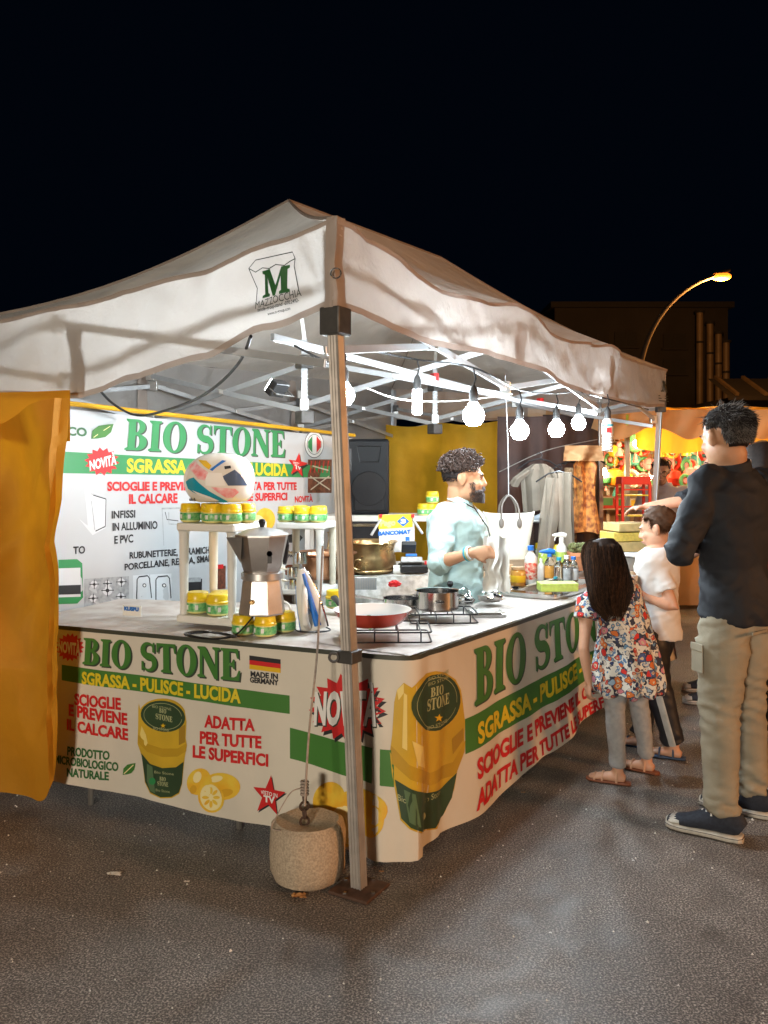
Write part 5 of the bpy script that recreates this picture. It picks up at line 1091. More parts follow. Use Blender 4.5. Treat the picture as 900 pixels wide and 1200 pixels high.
q=TB(679,668); t=thing('flower_pot','terracotta pot filled with dry moss behind the girl','flower pot',q); MB().lathe([(1e-4,0),(.055,0),(.075,.09),(.08,.09),(.08,.115),(.07,.115),(1e-4,.10)],q,24).build('pot',M['terracotta'],t)
m=MB()
for i in range(60): a=random.uniform(0,6.28);r_=random.uniform(0,.07); m.ell(q+V((r_*math.cos(a),r_*math.sin(a),.12+random.uniform(0,.04))),random.uniform(.012,.022),n=6,h=4)
m.build('moss',M['moss'],t)
# ---------------------------------------------------------------- clothes, dark backdrop, neighbour stall
mk('brown_cloth',(.075,.045,.04),.8,nz=(3,.3)); mk('beige_cloth',(.27,.23,.18),.85,nz=(8,.2),bump=(60,.2,.004)); mk('orange_pattern',(.80,.34,.08),.6,nz=(26,.7),col2=(.22,.05,.02),stretch=(1,1,.9)); mk('leopard',(.70,.50,.30),.7,nz=(35,.6),col2=(.22,.12,.06)); mk('tan_canvas',(.72,.42,.20),.6,nz=(4,.2),trans=.35); mk('yellow_canvas',(.85,.46,.04),.6,nz=(3,.2),trans=.5); mk('green_clip',(.5,.65,.05),.4)
def sheet(name,label,cat,px0,py0,Y0,px1,py1,Y1,mt,amp=.05,k=11,z1=None,sol=None):
    a=at(px0,py0,Y0);b=at(px1,py0,Y1);zb=at(px0,py1,Y0).z if z1 is None else z1
    o=MB().grid(lambda u,v:V((lerp(a.x,b.x,u),lerp(a.y,b.y,u)+amp*math.sin(u*k+v*1.5)*(.4+v)+amp*.6*nz3(u*4,v*3,k),lerp(lerp(a.z,b.z,u),zb,v))),36,20).build(name,M[mt],solid=sol); return tag(o,label,cat)
sheet('dark_sheet','dark brown sheet hung behind the tote bag, right of the mustard sheet','curtain',583,488,7.2,640,720,7.4,'brown_cloth',z1=.35)
sheet('dark_sheet','dark brown sheet behind the hanging beige clothes','curtain',636,486,7.6,705,720,8.1,'brown_cloth',.06,14,z1=.3)
def garment(name,label,c,parts,mt,cat='clothing'):
    t=thing(name,label,cat,c); 
    for nm,rings,ref in parts: 
        m=MB().loft([(V(c)+V(p),rx,ry) for p,rx,ry in rings],24,ref=ref)
        for i,v in enumerate(m.v): q_=math.atan2((v.y-c[1])*3,v.x-c[0]); v=V((c[0]+(v.x-c[0])*(1+.10*math.sin(7*q_+v.z*4)),v.y+.02*math.sin(v.x*60+v.z*3),v.z+.02*math.sin(q_*3)*(c[2]-v.z))); m.v[i]=v+V((0,.05*nz3(v.x*22,v.z*2.5,1)+.02*nz3(v.x*40,v.z*8,6),0))+V((.016*nz3(v.z*9,v.x*9,4),0,0))
        m.build(nm,M[mt],t)
    MB().tube([V(c)+V(p) for p in((-.17,0,-.03),(-.08,0,.03),(0,0,.05),(.08,0,.03),(.17,0,-.03))],.006,8).build('hanger',M['wire'],t); MB().torus(V(c)+V((0,0,.075)),.022,.003,m=Matrix.Rotation(R(90),3,'X'),n=14,k=6,a0=-PI/2,a1=PI).build('hanger_hook',M['wire'],t)
    return t
c=at(632,545,6.7)
garment('hanging_shirt','beige short-sleeved shirt on a hanger beside the dark sheet',c,[('shirt_body',[((0,0,.01),.05,.02),((0,0,-.03),.11,.03),((0,0,-.10),.135,.035),((.01,0,-.36),.13,.035)],(1,0,0)),('sleeve',[((-.09,0,-.04),.035,.02),((-.17,-.01,-.11),.045,.022),((-.20,-.01,-.16),.05,.02)],(0,1,0)),('sleeve',[((.09,0,-.04),.035,.02),((.13,-.01,-.12),.045,.022),((.15,-.01,-.17),.05,.02)],(0,1,0))],'beige_cloth')
c=at(655,560,6.3)
garment('hanging_trousers','long beige trousers hanging right of the beige shirt',c,[('trouser_leg',[((-.04,0,0),.05,.03),((-.07,0,-.3),.065,.035),((-.10,0,-.60),.055,.03)],(1,0,0)),('trouser_leg',[((.04,0,0.04),.05,.03),((.05,.02,-.3),.06,.035),((.06,.02,-.64),.055,.03)],(1,0,0))],'beige_cloth')
c=at(686,540,6.9)
t=garment('hanging_dress','orange and brown patterned long dress hanging by the aluminium pole',c,[('dress_body',[((0,0,.03),.05,.02),((0,0,-.04),.10,.03),((0,0,-.2),.085,.03),((0,0,-.28),.08,.03),((.0,0,-.58),.14,.045)],(1,0,0))],'orange_pattern')
c=at(668,548,7.0)
garment('hanging_scarf','narrow leopard print scarf between the trousers and the orange dress',c,[('scarf_cloth',[((0,0,0),.04,.02),((0,0,-.3),.05,.03),((.0,0,-.6),.045,.02)],(1,0,0))],'leopard')
sheet('folded_garment','peach coloured garment draped over the rail above the orange dress','clothing',662,522,6.6,706,540,6.8,'tan_canvas',.05,9)
def pole_thing(px,Y,ztop,label,r=.02,mt='alu'):
    p=at(px,600,Y); p.z=0; t=thing('tent_pole',label,'pole',p); MB().box(p+V((0,0,ztop/2)),(r*2,r*2,ztop)).build('shaft',M[mt],t,smooth=False,bevel=.003); MB().box(p+V((0,0,.006)),(.12,.12,.012)).build('foot_plate',M['rust'],t,smooth=False); return t
pole_thing(704,7.9,2.25,'thin aluminium pole of the neighbouring stall, left of the spiral lamp'); pole_thing(735,8.6,2.2,'pale wooden pole beside the red toy rack',.022,'cream_plastic')
cable('hanging_line','sloping washing line crossing in front of the dark sheets',[at(585,553,6.9),at(640,528,6.8),at(700,515,7.0)],.004,'alu','cord')
# neighbour stall canopy
nc=thing('neighbour_stall','neighbouring toy stall under a yellow-orange canopy with a scalloped edge','stall',(at(790,600,9).x,9,0))
def NS(px,Y,z): q=at(px,0,Y); return V((q.x,Y,z))
xa=NS(640,8.0,0).x; xb=NS(935,8.0,0).x
zlow=lambda u:2.02-.22*abs(math.sin(u*PI*3.2+.5))-.06*math.sin(u*6)
MB().grid(lambda u,v:V((lerp(xa,xb,u),8.0+.04*math.sin(u*40+v*3),lerp(2.06,1.78+.12*math.sin(u*PI*3.5)**2,v))),60,8).build('valance',M['tan_canvas'],nc)
MB().grid(lambda u,v:V((lerp(NS(745,8.6,0).x,xb,u),8.6+.03*math.sin(u*30),lerp(2.12,1.72-.06*math.sin(u*5),v))),50,8).build('inner_flap',M['yellow_canvas'],nc)
MB().grid(lambda u,v:V((lerp(xa,xb+.5,u),lerp(8.0,11,v),2.06+.10*math.sin(PI*v)+.02*math.sin(u*20))),30,14).build('roof',M['yellow_canvas'],nc)
for px,Y in((712,10.8),(900,10.8),(905,8.1)): q=at(px,600,Y); MB().box((q.x,Y,1.03),(.04,.04,2.06)).build('leg',M['alu'],nc,smooth=False)
for px,col in((712,'green_clip'),):
    q=at(735,492,7.95); MB().box(q,(.02,.02,.10)).build('green_clamp',M[col],nc,smooth=False,bevel=.003)
mk('stall_back',(.85,.70,.48),.8,nz=(3,.4),col2=(.55,.22,.06))
MB().grid(lambda u,v:V((lerp(xa,xb+.6,u),10.9+.05*math.sin(u*30),lerp(2.05,.2,v))),40,8).build('back_sheet',M['stall_back'],nc)
# sales table and shelves of the neighbour stall
q=at(780,600,9.2); st=thing('sales_table','sales table of the toy stall covered with an orange cloth','table',(q.x,9.3,0))
MB().box((q.x,9.5,.86),(2.9,.8,.03)).build('tabletop',M['cardboard'],st,smooth=False); MB().box((q.x,9.12,.45),(2.86,.03,.8)).build('front_cloth',M['tan_canvas'],st,smooth=False)
for i in range(4):
    sh=thing('display_shelf','%s shelf board at the back of the toy stall'%('lowest','second lowest','third','topmost')[i],'shelf',(q.x,10.4,1.0+.27*i)); MB().box((q.x,10.4,1.02+.27*i),(2.9,.25,.015)).build('board',M['cream_plastic'],sh,smooth=False)
    for s in(-1,1): MB().box((q.x+s*1.3,10.5,1.0+.27*i),(.02,.2,.04)).build('bracket',M['alu'],sh,smooth=False)
cols=[('toy_red',(.75,.04,.02)),('toy_orange',(.85,.30,.02)),('toy_white',(.8,.76,.66)),('toy_green',(.12,.45,.18)),('toy_teal',(.10,.45,.42)),('toy_yellow',(.85,.62,.05)),('toy_pink',(.80,.30,.30))]
for n_,c_ in cols: mk(n_,c_,.4)
cn=['red','orange','cream','green','turquoise','yellow','pink']
def toyproto(kind,ci):
    t=thing('hanging_toy' if kind<3 else 'boxed_toy','x','toy',(0,0,0)); m_=M[cols[ci][0]]; m2=M[cols[(ci+3)%7][0]]
    if kind==0:   # lantern/ball with tassel
        MB().lathe([(.01,-.07),(.05,-.055),(.075,0),(.05,.055),(.01,.07)],(0,0,0),14).build('ball',m_,t); MB().tube([(0,0,.07),(0,0,.2)],.003,5).build('string',M['rope'],t); MB().lathe([(.004,-.07),(.02,-.14)],(0,0,0),8).build('tassel',m2,t)
    elif kind==1: # doll-like: head, body, limbs
        MB().ell((0,0,.05),.035,n=12,h=8).build('head',M['toy_pink'],t); MB().lathe([(.055,-.08),(.03,0),(.02,.02)],(0,0,0),12).build('dress',m_,t); MB().tube([(0,0,.085),(0,0,.2)],.003,5).build('string',M['rope'],t); MB().tube([(-.055,0,-.03),(0,0,.01),(.055,0,-.03)],.01,6).build('arms',M['toy_pink'],t)
    elif kind==2: # wheel / disc
        MB().torus((0,0,0),.06,.018,m=Matrix.Rotation(R(90),3,'X'),n=18,k=8).build('ring',m_,t); MB().ell((0,0,0),(.03,.015,.03),n=10,h=6).build('hub',m2,t); MB().tube([(0,0,.075),(0,0,.2)],.003,5).build('string',M['rope'],t)
    else:
        MB().box((0,0,.06),(.13,.08,.12)).build('carton',m_,t,smooth=False,bevel=.004); MB().box((0,-.042,.065),(.09,.004,.07)).build('window',m2,t,smooth=False); MB().box((0,-.0425,.108),(.12,.004,.015)).build('stripe',M['toy_white'],t,smooth=False)
    return t
kn=['ball lantern','little doll','ring rattle','boxed toy']
protos={(k,c):None for k in range(4) for c in range(7)}
rt_=random.Random(5)
pos=[]
for row,(z,Y,n_) in enumerate(((1.74,9.3,26),(1.56,9.5,26),(1.40,9.0,20))):
    for i in range(n_): pos.append((lerp(xa+.7,xb+.3,(i+rt_.uniform(.2,.8))/n_),Y+rt_.uniform(-.15,.15),z+rt_.uniform(-.05,.05),rt_.choice((0,1,2))))
for i in range(4):
    for j in range(17): pos.append((q.x-1.35+2.7*j/16+rt_.uniform(-.03,.03),10.36,1.028+.27*i,3))
rows={}
for n_,(x,y,z,k) in enumerate(pos): rows.setdefault(0 if n_<26 else 1 if n_<52 else 2 if n_<72 else 3+(n_-72)//17,[]).append(n_)
RN=['upper','middle','lowest']; SN=['lowest','second lowest','third','topmost']
def nth(i): return '%d%s'%(i,'th' if 10<i%100<14 else {1:'st',2:'nd',3:'rd'}.get(i%10,'th'))
for r_,ids in rows.items():
    ids.sort(key=lambda i:pos[i][0])
    for o_,n_ in enumerate(ids):
        x,y,z,k=pos[n_]; c=rt_.randrange(7) if k!=3 else rt_.choice((0,1,2,4,5,6))
        lab='%s %s, %s from the left %s of the toy stall'%(cn[c],kn[k],nth(o_+1),('in the %s hanging row'%RN[r_]) if k<3 else ('on the %s shelf'%SN[r_-3]))
        g='hanging toys of the toy stall' if k<3 else 'boxed toys on the shelves of the toy stall'; rz=rt_.uniform(-.6,.6)
        if protos[(k,c)] is None:
            protos[(k,c)]=t=toyproto(k,c); t.location=(x,y,z); t.rotation_euler=(0,0,rz); t['label']=lab; t['group']=g
        else: dup(protos[(k,c)],(x,y,z),rz,lab,g,rt_.uniform(.9,1.5) if k<3 else rt_.uniform(.9,1.35))
# lamps of the toy stall
for px,py,Y,r_,lab in((747,520,8.9,.035,'leftmost bare warm bulb of the toy stall'),(707,553,8.9,.03,'low bare warm bulb left of the second vendor'),(764,562,9.0,.035,'bare warm bulb beside the second vendor\'s shoulder'),(812,520,9.0,.035,'bare warm bulb right of the far tent leg'),(892,565,8.4,.04,'rightmost bare warm bulb, at the picture edge'),(850,510,9.6,.035,'bare warm bulb hidden behind the tall man\'s head')):
    p=at(px,py,Y); t=thing('stall_bulb',lab,'light bulb',p,group='warm bulbs of the toy stall'); MB().ell(p,r_*1.3,n=16,h=10).build('glass',M['warm_lamp'],t); MB().lathe([(.015,.04),(.018,.09),(.006,.11)],p,10).build('socket',M['socket'],t); MB().tube([p+V((0,0,.1)),p+V((0,0,.3))],.004,5).build('cord',M['black_plastic'],t)
# red toy rack, boxes, bowl in front of the second vendor
q=at(742,598,7.6); zt_=at(742,567,7.6).z; t=thing('toy_rack','red metal frame rack with a flat red top left of the second vendor','rack',q)
MB().box((q.x,7.6,zt_+.03),(.26,.2,.07)).build('rack_top',M['toy_red'],t,smooth=False,bevel=.006)
for x in(-.12,.12):
    for y in(-.09,.09): MB().box((q.x+x,7.6+y,zt_-.19),(.022,.022,.4)).build('rack_leg',M['toy_red'],t,smooth=False)
for z in(-.10,-.28): MB().box((q.x,7.6,zt_+z),(.24,.18,.01)).build('rack_shelf',M['toy_yellow'],t,smooth=False)
for dz in(-.05,-.2): MB().box((q.x,7.52,zt_+dz),(.22,.012,.012)).build('rail',M['toy_red'],t,smooth=False)
mk('kraft',(.68,.52,.22),.7,nz=(20,.2)); mk('sponge_yellow',(.80,.62,.12),.8,nz=(60,.2))
for i,(px,py,sx,sz,m_,lab) in enumerate(((733,640,.24,.07,'kraft','lowest brown carton of the stack in front of the boy'),(732,628,.25,.055,'sponge_yellow','middle yellow carton of the stack in front of the boy'),(734,617,.22,.05,'kraft','topmost carton of the stack, right under the reaching hand'))):
    p=at(px,py,5.5); t=thing('carton',lab,'box',p,group='stack of cartons in front of the boy'); MB().box(p,(sx,.2,sz),rz=.15+.05*i).build('carton_body',M[m_],t,smooth=False,bevel=.003); MB().box(p+V((0,0,sz/2+.001)),(sx*.96,.05,.002),rz=.15+.05*i).build('packing_tape',M['cardboard'],t,smooth=False)
MB_=at(735,645,5.5).z
t=thing('far_table','wooden side table under the cartons and the white bowl','table',(at(735,0,5.6).x,5.6,0)); q=V(t.location)
MB().box((q.x,5.65,at(735,646,5.5).z-.015),(.55,.5,.03),rz=.5).build('tabletop',M['wood'],t,smooth=False,bevel=.004)
for s in(-1,1):
    for y in(-.15,.2): MB().box((q.x+s*.2,5.65+y,(at(735,646,5.5).z-.03)/2),(.03,.03,at(735,646,5.5).z-.03)).build('leg',M['wood'],t,smooth=False)
p=at(738,672,4.85); t=thing('white_bowl','big white enamel bowl between the girl and the boy','bowl',p); MB().lathe([(1e-4,0),(.06,0),(.10,.05),(.135,.10),(.145,.105),(.14,.108),(.10,.06),(1e-4,.02)],p,32).build('bowl_body',M['white_glaze'],t); MB().torus(p+V((0,0,.107)),.142,.004,n=32,k=6).build('rim',M['steel'],t)
# ---------------------------------------------------------------- people
SK_={}
def skinm(n,c): SK_[n]=mat(n,c,.5,nz=(30,.08),subsurf=.08); M[n]=SK_[n]
skinm('skin_tan',(.52,.27,.15)); skinm('skin_light',(.62,.34,.22)); skinm('skin_brown',(.30,.15,.09))
mk('eye_white',(.8,.8,.78),.2); mk('eye_dark',(.03,.02,.015),.15); mk('lip',(.42,.16,.12),.45); mk('hair_black',(.020,.014,.012),.65,spec=.25,nz=(60,.3)); mk('hair_curly',(.050,.028,.020),.6,spec=.3,nz=(50,.4)); mk('hair_brown',(.085,.040,.020),.6,spec=.25,nz=(60,.4)); mk('hair_long',(.028,.015,.010),.6,spec=.25,nz=(60,.4)); mk('hair_grey',(.22,.205,.19),.6,spec=.25,nz=(60,.4)); mk('beard',(.05,.03,.022),.7)
def remesh(mb,name,material,parent,voxel=.009,smooth=3,disp=None,label=None):
    me=bpy.data.meshes.new(name); me.from_pydata([tuple(p) for p in mb.v],[],mb.f)
    bm=bmesh.new(); bm.from_mesh(me); bmesh.ops.remove_doubles(bm,verts=bm.verts,dist=1e-6); bmesh.ops.triangulate(bm,faces=bm.faces); 
    bm.to_mesh(me); bm.free()
    o=bpy.data.objects.new(name,me); link(o)
    r=o.modifiers.new('r','REMESH'); r.mode='VOXEL'; r.voxel_size=voxel; r.use_smooth_shade=True
    if smooth: s=o.modifiers.new('s','SMOOTH'); s.factor=.5; s.iterations=smooth
    dg=bpy.context.evaluated_depsgraph_get(); me2=bpy.data.meshes.new_from_object(o.evaluated_get(dg)); o.modifiers.clear(); o.data=me2; bpy.data.meshes.remove(me)
    if disp:
        ns=[V(v.normal) for v in me2.vertices]
        for v,n in zip(me2.vertices,ns):
            v.co=v.co+n*disp(V(v.co),n)
    off=woff(parent)
    for v in me2.vertices: v.co=v.co-off
    me2.name=name; me2.materials.clear(); me2.materials.append(material); me2.polygons.foreach_set('use_smooth',[True]*len(me2.polygons)); o.parent=parent
    if label: o['label']=label
    return o
def jn(a,b,t): return V(a).lerp(V(b),t)
def limb(m,a,b,c,ra,rb,rc,n=14,bulge=1.08):
    """two bones a-b-c with tapered radii, one smooth chain"""
    a,b,c=V(a),V(b),V(c); P=[];
    for t,r in((0,ra),(.25,ra*bulge),(.5,lerp(ra,rb,.5)),(.8,rb*1.02)): P.append((a.lerp(b,t),r,r))
    P.append((b+(b-a.lerp(c,.5)).normalized()*0.0,rb,rb))
    for t,r in((.2,rb*1.04),(.4,lerp(rb,rc,.25)*1.06),(.7,lerp(rb,rc,.7)),(1,rc)): P.append((b.lerp(c,t),r,r))
    m.loft(P,n)
def hand(m,w_,d,pn,k,curl=.5,thumb=1,fingers=True):
    """w_ wrist, d direction, pn palm normal, k scale (adult=1)"""
    d=V(d).normalized(); pn=V(pn).normalized(); s=d.cross(pn).normalized()*thumb
    m.loft([(w_-d*.01*k,.026*k,.019*k),(w_+d*.03*k,.036*k,.016*k),(w_+d*.065*k,.042*k,.014*k),(w_+d*.09*k,.038*k,.012*k)],12,ref=tuple(s))
    for i,(o,L) in enumerate(((.030,.072),(.010,.082),(-.010,.076),(-.029,.060))):
        b=w_+d*(.085*k)+s*(o*k); c=curl*(1+.12*i)+.08*i; P=[b-d*.02*k]; dd=d; q=b
        for j in range(3):
            seg=L*k*(.45,.32,.25)[j]; a=c*(j+1)*.62; dd=(d*math.cos(a)+pn*math.sin(a)).normalized(); P.append(q); q=q+dd*seg
        P.append(q); m.tube(P,[.0095*k,.0092*k,.0085*k,.0078*k,.0062*k],8)
    b=w_+d*.025*k+s*.028*k; P=[b-s*.012*k,b,b+(s*.6+d*.8).normalized()*.032*k,b+(s*.45+d*.85+pn*.3).normalized()*.062*k]; m.tube(P,[.013*k,.012*k,.0105*k,.008*k],8)
def headmesh(m,hc,hr,k,nose=1,chin=1):
    """hc head centre (between the eyes depth-wise), hr 3x3 head rotation, facing +Y"""
    E=lambda c,r,mm=None:m.ell(hc+hr@(V(c)*k),V(r)*k,m=hr@(mm or Matrix.Identity(3)),n=20,h=14)
    E((0,-.012,.035),(.076,.096,.088)); E((0,.018,-.035),(.062,.074,.075)); E((0,.052,-.088*chin),(.030,.030,.024)); E((0,.03,-.06),(.052,.052,.045))
    E((0,.083,.024),(.050,.016,.013)); E((.031,.070,-.006),(.017,.012,.008)); E((-.031,.070,-.006),(.017,.012,.008)); E((.031,.070,.012),(.018,.013,.007)); E((-.031,.070,.012),(.018,.013,.007)); E((.036,.062,-.022),(.022,.024,.022)); E((-.036,.062,-.022),(.022,.024,.022))
    P=[hc+hr@(V(p)*k) for p in((0,.082,.020),(0,.098,-.003),(0,.106*nose,-.024),(0,.096,-.036))]
    m.loft([(P[0],.008*k,.008*k),(P[1],.010*k,.010*k),(P[2],.014*k,.012*k),(P[3],.010*k,.006*k)],10)
    for s in(-1,1):
        E((s*.012,.092,-.030),(.008,.010,.007)); E((s*.080,-.010,.0),(.014,.021,.035),Euler((R(-12),0,0)).to_matrix()); E((s*.092,-.022,.010),(.011,.015,.024))
    E((0,.090,-.055),(.020,.012,.006)); E((0,.088,-.067),(.018,.012,.007))
def face(t,hc,hr,k,brow='hair_black',glasses=False,lids='skin_tan'):
    f=lambda p:hc+hr@(V(p)*k)
    for s in(-1,1):
        e=MB().ell(f((s*.030,.069,.002)),.0118*k,n=14,h=10).build('eye',M['eye_white'],t); MB().ell(f((s*.030,.0790,.001)),(.0052*k,.0036*k,.0052*k),m=hr,n=10,h=8).build('iris',M['eye_dark'],e)
        MB().loft([(f((s*.012,.094,.020)),.003*k,.003*k),(f((s*.030,.094,.026)),.004*k,.004*k),(f((s*.050,.080,.022)),.0025*k,.0025*k)],6).build('eyebrow',M[brow],t)
    MB().loft([(f((-.022,.088,-.058)),.003*k,.003*k),(f((0,.101,-.056)),.0065*k,.005*k),(f((.022,.088,-.058)),.003*k,.003*k)],8).build('lips',M['lip'],t)
    if glasses:
        g=MB()
        for s in(-1,1): g.torus(f((s*.032,.100,.0)),.024*k,.0022*k,m=hr@Matrix.Rotation(R(90),3,'X'),n=18,k=6); g.tube([f((s*.056,.096,.004)),f((s*.078,.03,.006)),f((s*.080,-.01,.006))],.002*k,6)
        g.tube([f((-.009,.103,.004)),f((.009,.103,.004))],.002*k,6); g.build('glasses',M['black_plastic'],t)
def strands(pts,r=.0012,seg=5,n=3):
    """pts: list of polylines -> one mesh collector"""
    m=MB()
    for P in pts: m.tube(P,[r*(1-.7*i/(len(P)-1)) for i in range(len(P))],n,cap=False)
    return m
def short_hair(t,hc,hr,k,pred,n,L,mt,name='hair',lift=.6,comb=(0,-.4,-.5),r=.0014,cap=.006,seed=1,curl=0,wid=.09):
    """scalp shell plus thousands of short strands"""
    rr=random.Random(seed); P=[]
    for _ in range(n*3):
        if len(P)>=n: break
        z=rr.uniform(-.6,1); a=rr.uniform(0,2*PI); q=math.sqrt(max(0,1-z*z)); d=V((q*math.cos(a),q*math.sin(a),z))
        if not pred(d): continue
        Lz=L(d) if callable(L) else L
        s=V((d.x*.078,d.y*.098-.012,d.z*.090+.035)); nn=V((d.x/.078,d.y/.098,d.z/.09)).normalized(); l=Lz*rr.uniform(.6,1.2)
        dr=(nn*lift+V(comb)*(1-lift)+V((rr.uniform(-1,1),rr.uniform(-1,1),rr.uniform(-1,1)))*.25).normalized(); pts=[]
        for j in range(5):
            u=j/4; p=s+dr*l*u
            if curl: ph=rr.uniform(0,.4)+u*7; ax=nn.cross(V((.3,.2,1))).normalized(); ay=nn.cross(ax); p=s+nn*l*.55*u+(ax*math.cos(ph)+ay*math.sin(ph))*curl
            pts.append(hc+hr@(p*k))
        P.append(pts)
    m=strands(P,r*k)
    o=m.build(name,M[mt],t,weld=False); return o
def hair_cap(t,hc,hr,k,pred,mt,th=.006,name='hair_base',nzamp=.004,seed=0,fr=40):
    m=MB(); n,h=48,32
    idx={}
    for i in range(h+1):
        for j in range(n):
            th_=PI*i/h; a=2*PI*j/n; d=V((math.sin(th_)*math.cos(a),math.sin(th_)*math.sin(a),math.cos(th_)))
            if pred(d):
                o=th+nzamp*nz3(d.x*fr*.1+seed,d.y*fr*.1,d.z*fr*.1)*2+nzamp*nz3(d.x*fr*.3+seed,d.y*fr*.3,d.z*fr*.3); idx[(i,j)]=len(m.v); m.v.append(hc+hr@(V((d.x*(.076+o),d.y*(.096+o)-.012,d.z*(.088+o)+.035))*k))
    for i in range(h):
        for j in range(n):
            q=[(i,j),(i,(j+1)%n),(i+1,(j+1)%n),(i+1,j)]
            if all(x in idx for x in q): m.f.append(tuple(idx[x] for x in q))
    return m.build(name,M[mt],t,solid=.004*k,weld=True)
def folds(p,n,amp,fx=5,fz=22,seed=0): return amp*(noise.noise(V((p.x*fx+seed,p.y*fx,p.z*fz)))*.7+noise.noise(V((p.x*fx*2.3,p.y*fx*2.3+seed,p.z*fz*.55+p.x*9)))*.5)
def Rz(a): return Matrix.Rotation(a,3,'Z')
class Person:
    def __init__(s,label,base,heading,H,group=None):
        """heading: angle of facing direction; local +Y faces it, +X to the right"""
        s.t=thing('person',label,'person',base,group); s.b=V(base); s.H=H; s.r=Rz(heading-PI/2)
    def w(s,p,sc=True): return s.b+s.r@(V(p)*(s.H if sc else 1))
    def rr(s): return s.H
def vec(s,d): return s.r@V(d)
TR=[(.47,.078,.060,0),(.52,.086,.066,-.004),(.56,.082,.062,-.002),(.61,.074,.056,.002),(.68,.082,.060,.002),(.745,.092,.064,.0),(.79,.094,.058,-.004),(.815,.078,.048,-.006),(.835,.045,.038,-.006)]
def trings(P,add=0,fx=1,fy=1,z0=.47,z1=.84,shift=None):
    out=[]
    for z,rx,ry,y in TR:
        if z<z0-1e-6 or z>z1+1e-6: continue
        o=shift(z) if shift else V((0,0,0)); out.append((P.w((0,y,z))+o,(rx*P.H+add)*fx,(ry*P.H+add)*fy))
    return out
def mkbody(P,hc,hr,k,arms,legs,skin,fx=1,fy=1,shift=None,curl=.5,feet=False,voxel=.008,nose=1,name='body'):
    H=P.H; m=MB(); rx=tuple(P.r@V((1,0,0)))
    m.loft(trings(P,0,fx,fy,shift=shift),20,ref=rx)
    nb=P.w((0,-.004,.80))+(shift(.8) if shift else V((0,0,0))); m.loft([(nb,.05*H,.04*H),(nb.lerp(hc,.35),.034*H*k**.3,.034*H*k**.3),(nb.lerp(hc,.7)+hr@V((0,-.02,0)),.031*H*k**.5,.033*H*k**.5),(hc+hr@V((0,-.015,-.02)),.03*H,.03*H)],16,ref=rx)
    for sh,el,wr,hd,pn,th in arms:
        limb(m,sh,el,wr,.029*H,.0215*H,.0155*H)
        m.ell(sh,(.036*H,.034*H,.036*H),n=12,h=8)
        hand(m,V(wr),hd,pn,H/1.75,curl,th)
    for hp_,kn_,an_ in legs: limb(m,hp_,kn_,an_,.050*H,.034*H,.022*H)
    if feet:
        for (hp_,kn_,an_),fd in zip(legs,feet):
            fd=V(fd).normalized(); a=V(an_); s=fd.cross(V((0,0,1))); sl=.15*H
            m.loft([(a-fd*.03*H+V((0,0,-a.z+.028)),.018*H,.018),(a+V((0,0,-a.z+.035)),.024*H,.03),(a+fd*.05*H+V((0,0,-a.z+.030)),.026*H,.02),(a+fd*.09*H+V((0,0,-a.z+.024)),.030*H,.014),(a+fd*.115*H+V((0,0,-a.z+.021)),.020*H,.008)],12,ref=tuple(s))
            m.loft([(a,.022*H,.022*H),(a+V((0,0,-a.z+.03)),.024*H,.024*H)],10)
    headmesh(m,hc,hr,k,nose)
    return remesh(m,name,M[skin],P.t,voxel,3)
def tube_clothes(m,pts,rs,n=18,ref=None): m.loft([(p,r,r) if not hasattr(r,'__len__') else (p,r[0],r[1]) for p,r in zip(pts,rs)],n,ref=ref)
def trousers(P,legs,add,mt,waist=.56,cuff=.05,fx=1,fy=1,amp=.012,voxel=.010,shift=None,name='trousers',knee=1.0,seed=0):
    H=P.H;m=MB(); rx=tuple(P.r@V((1,0,0)))
    m.loft([r for r in trings(P,add,fx,fy,z0=.47,z1=waist,shift=shift)],22,ref=rx)
    for hp_,kn_,an_ in legs:
        h,k_,a=V(hp_),V(kn_),V(an_); a2=a+(k_-a).normalized()*(cuff-.02)*H*0
        pts=[h+V((0,0,.02*H)),h.lerp(k_,.3),h.lerp(k_,.7),k_,k_.lerp(a,.3),k_.lerp(a,.7),a]
        tube_clothes(m,pts,[.047*H+add*.7,.054*H+add,.043*H+add*1.1,.037*H+add*knee,.036*H+add*knee,.030*H+add*knee,.028*H+add*knee])
    def dsp(p,n):
        z=(p.z-P.b.z)/H; a=amp*(.22+.9*math.exp(-((z-.30)/.06)**2)+1.4*math.exp(-((z-.07)/.05)**2)+.7*math.exp(-((z-.46)/.04)**2))
        r1=1-abs(noise.noise(V((p.x*5+seed,p.y*5,p.z*20+p.x*9))))*2.6; r2=1-abs(noise.noise(V((p.x*11+seed,p.y*11,p.z*42-p.x*12))))*2.4
        return a*.75*max(-.6,r1)*.7+a*.28*max(-.5,r2)+folds(p,n,a*.18,20,60,seed+3)-a*.3
    return remesh(m,name,M[mt],P.t,voxel,2,dsp)
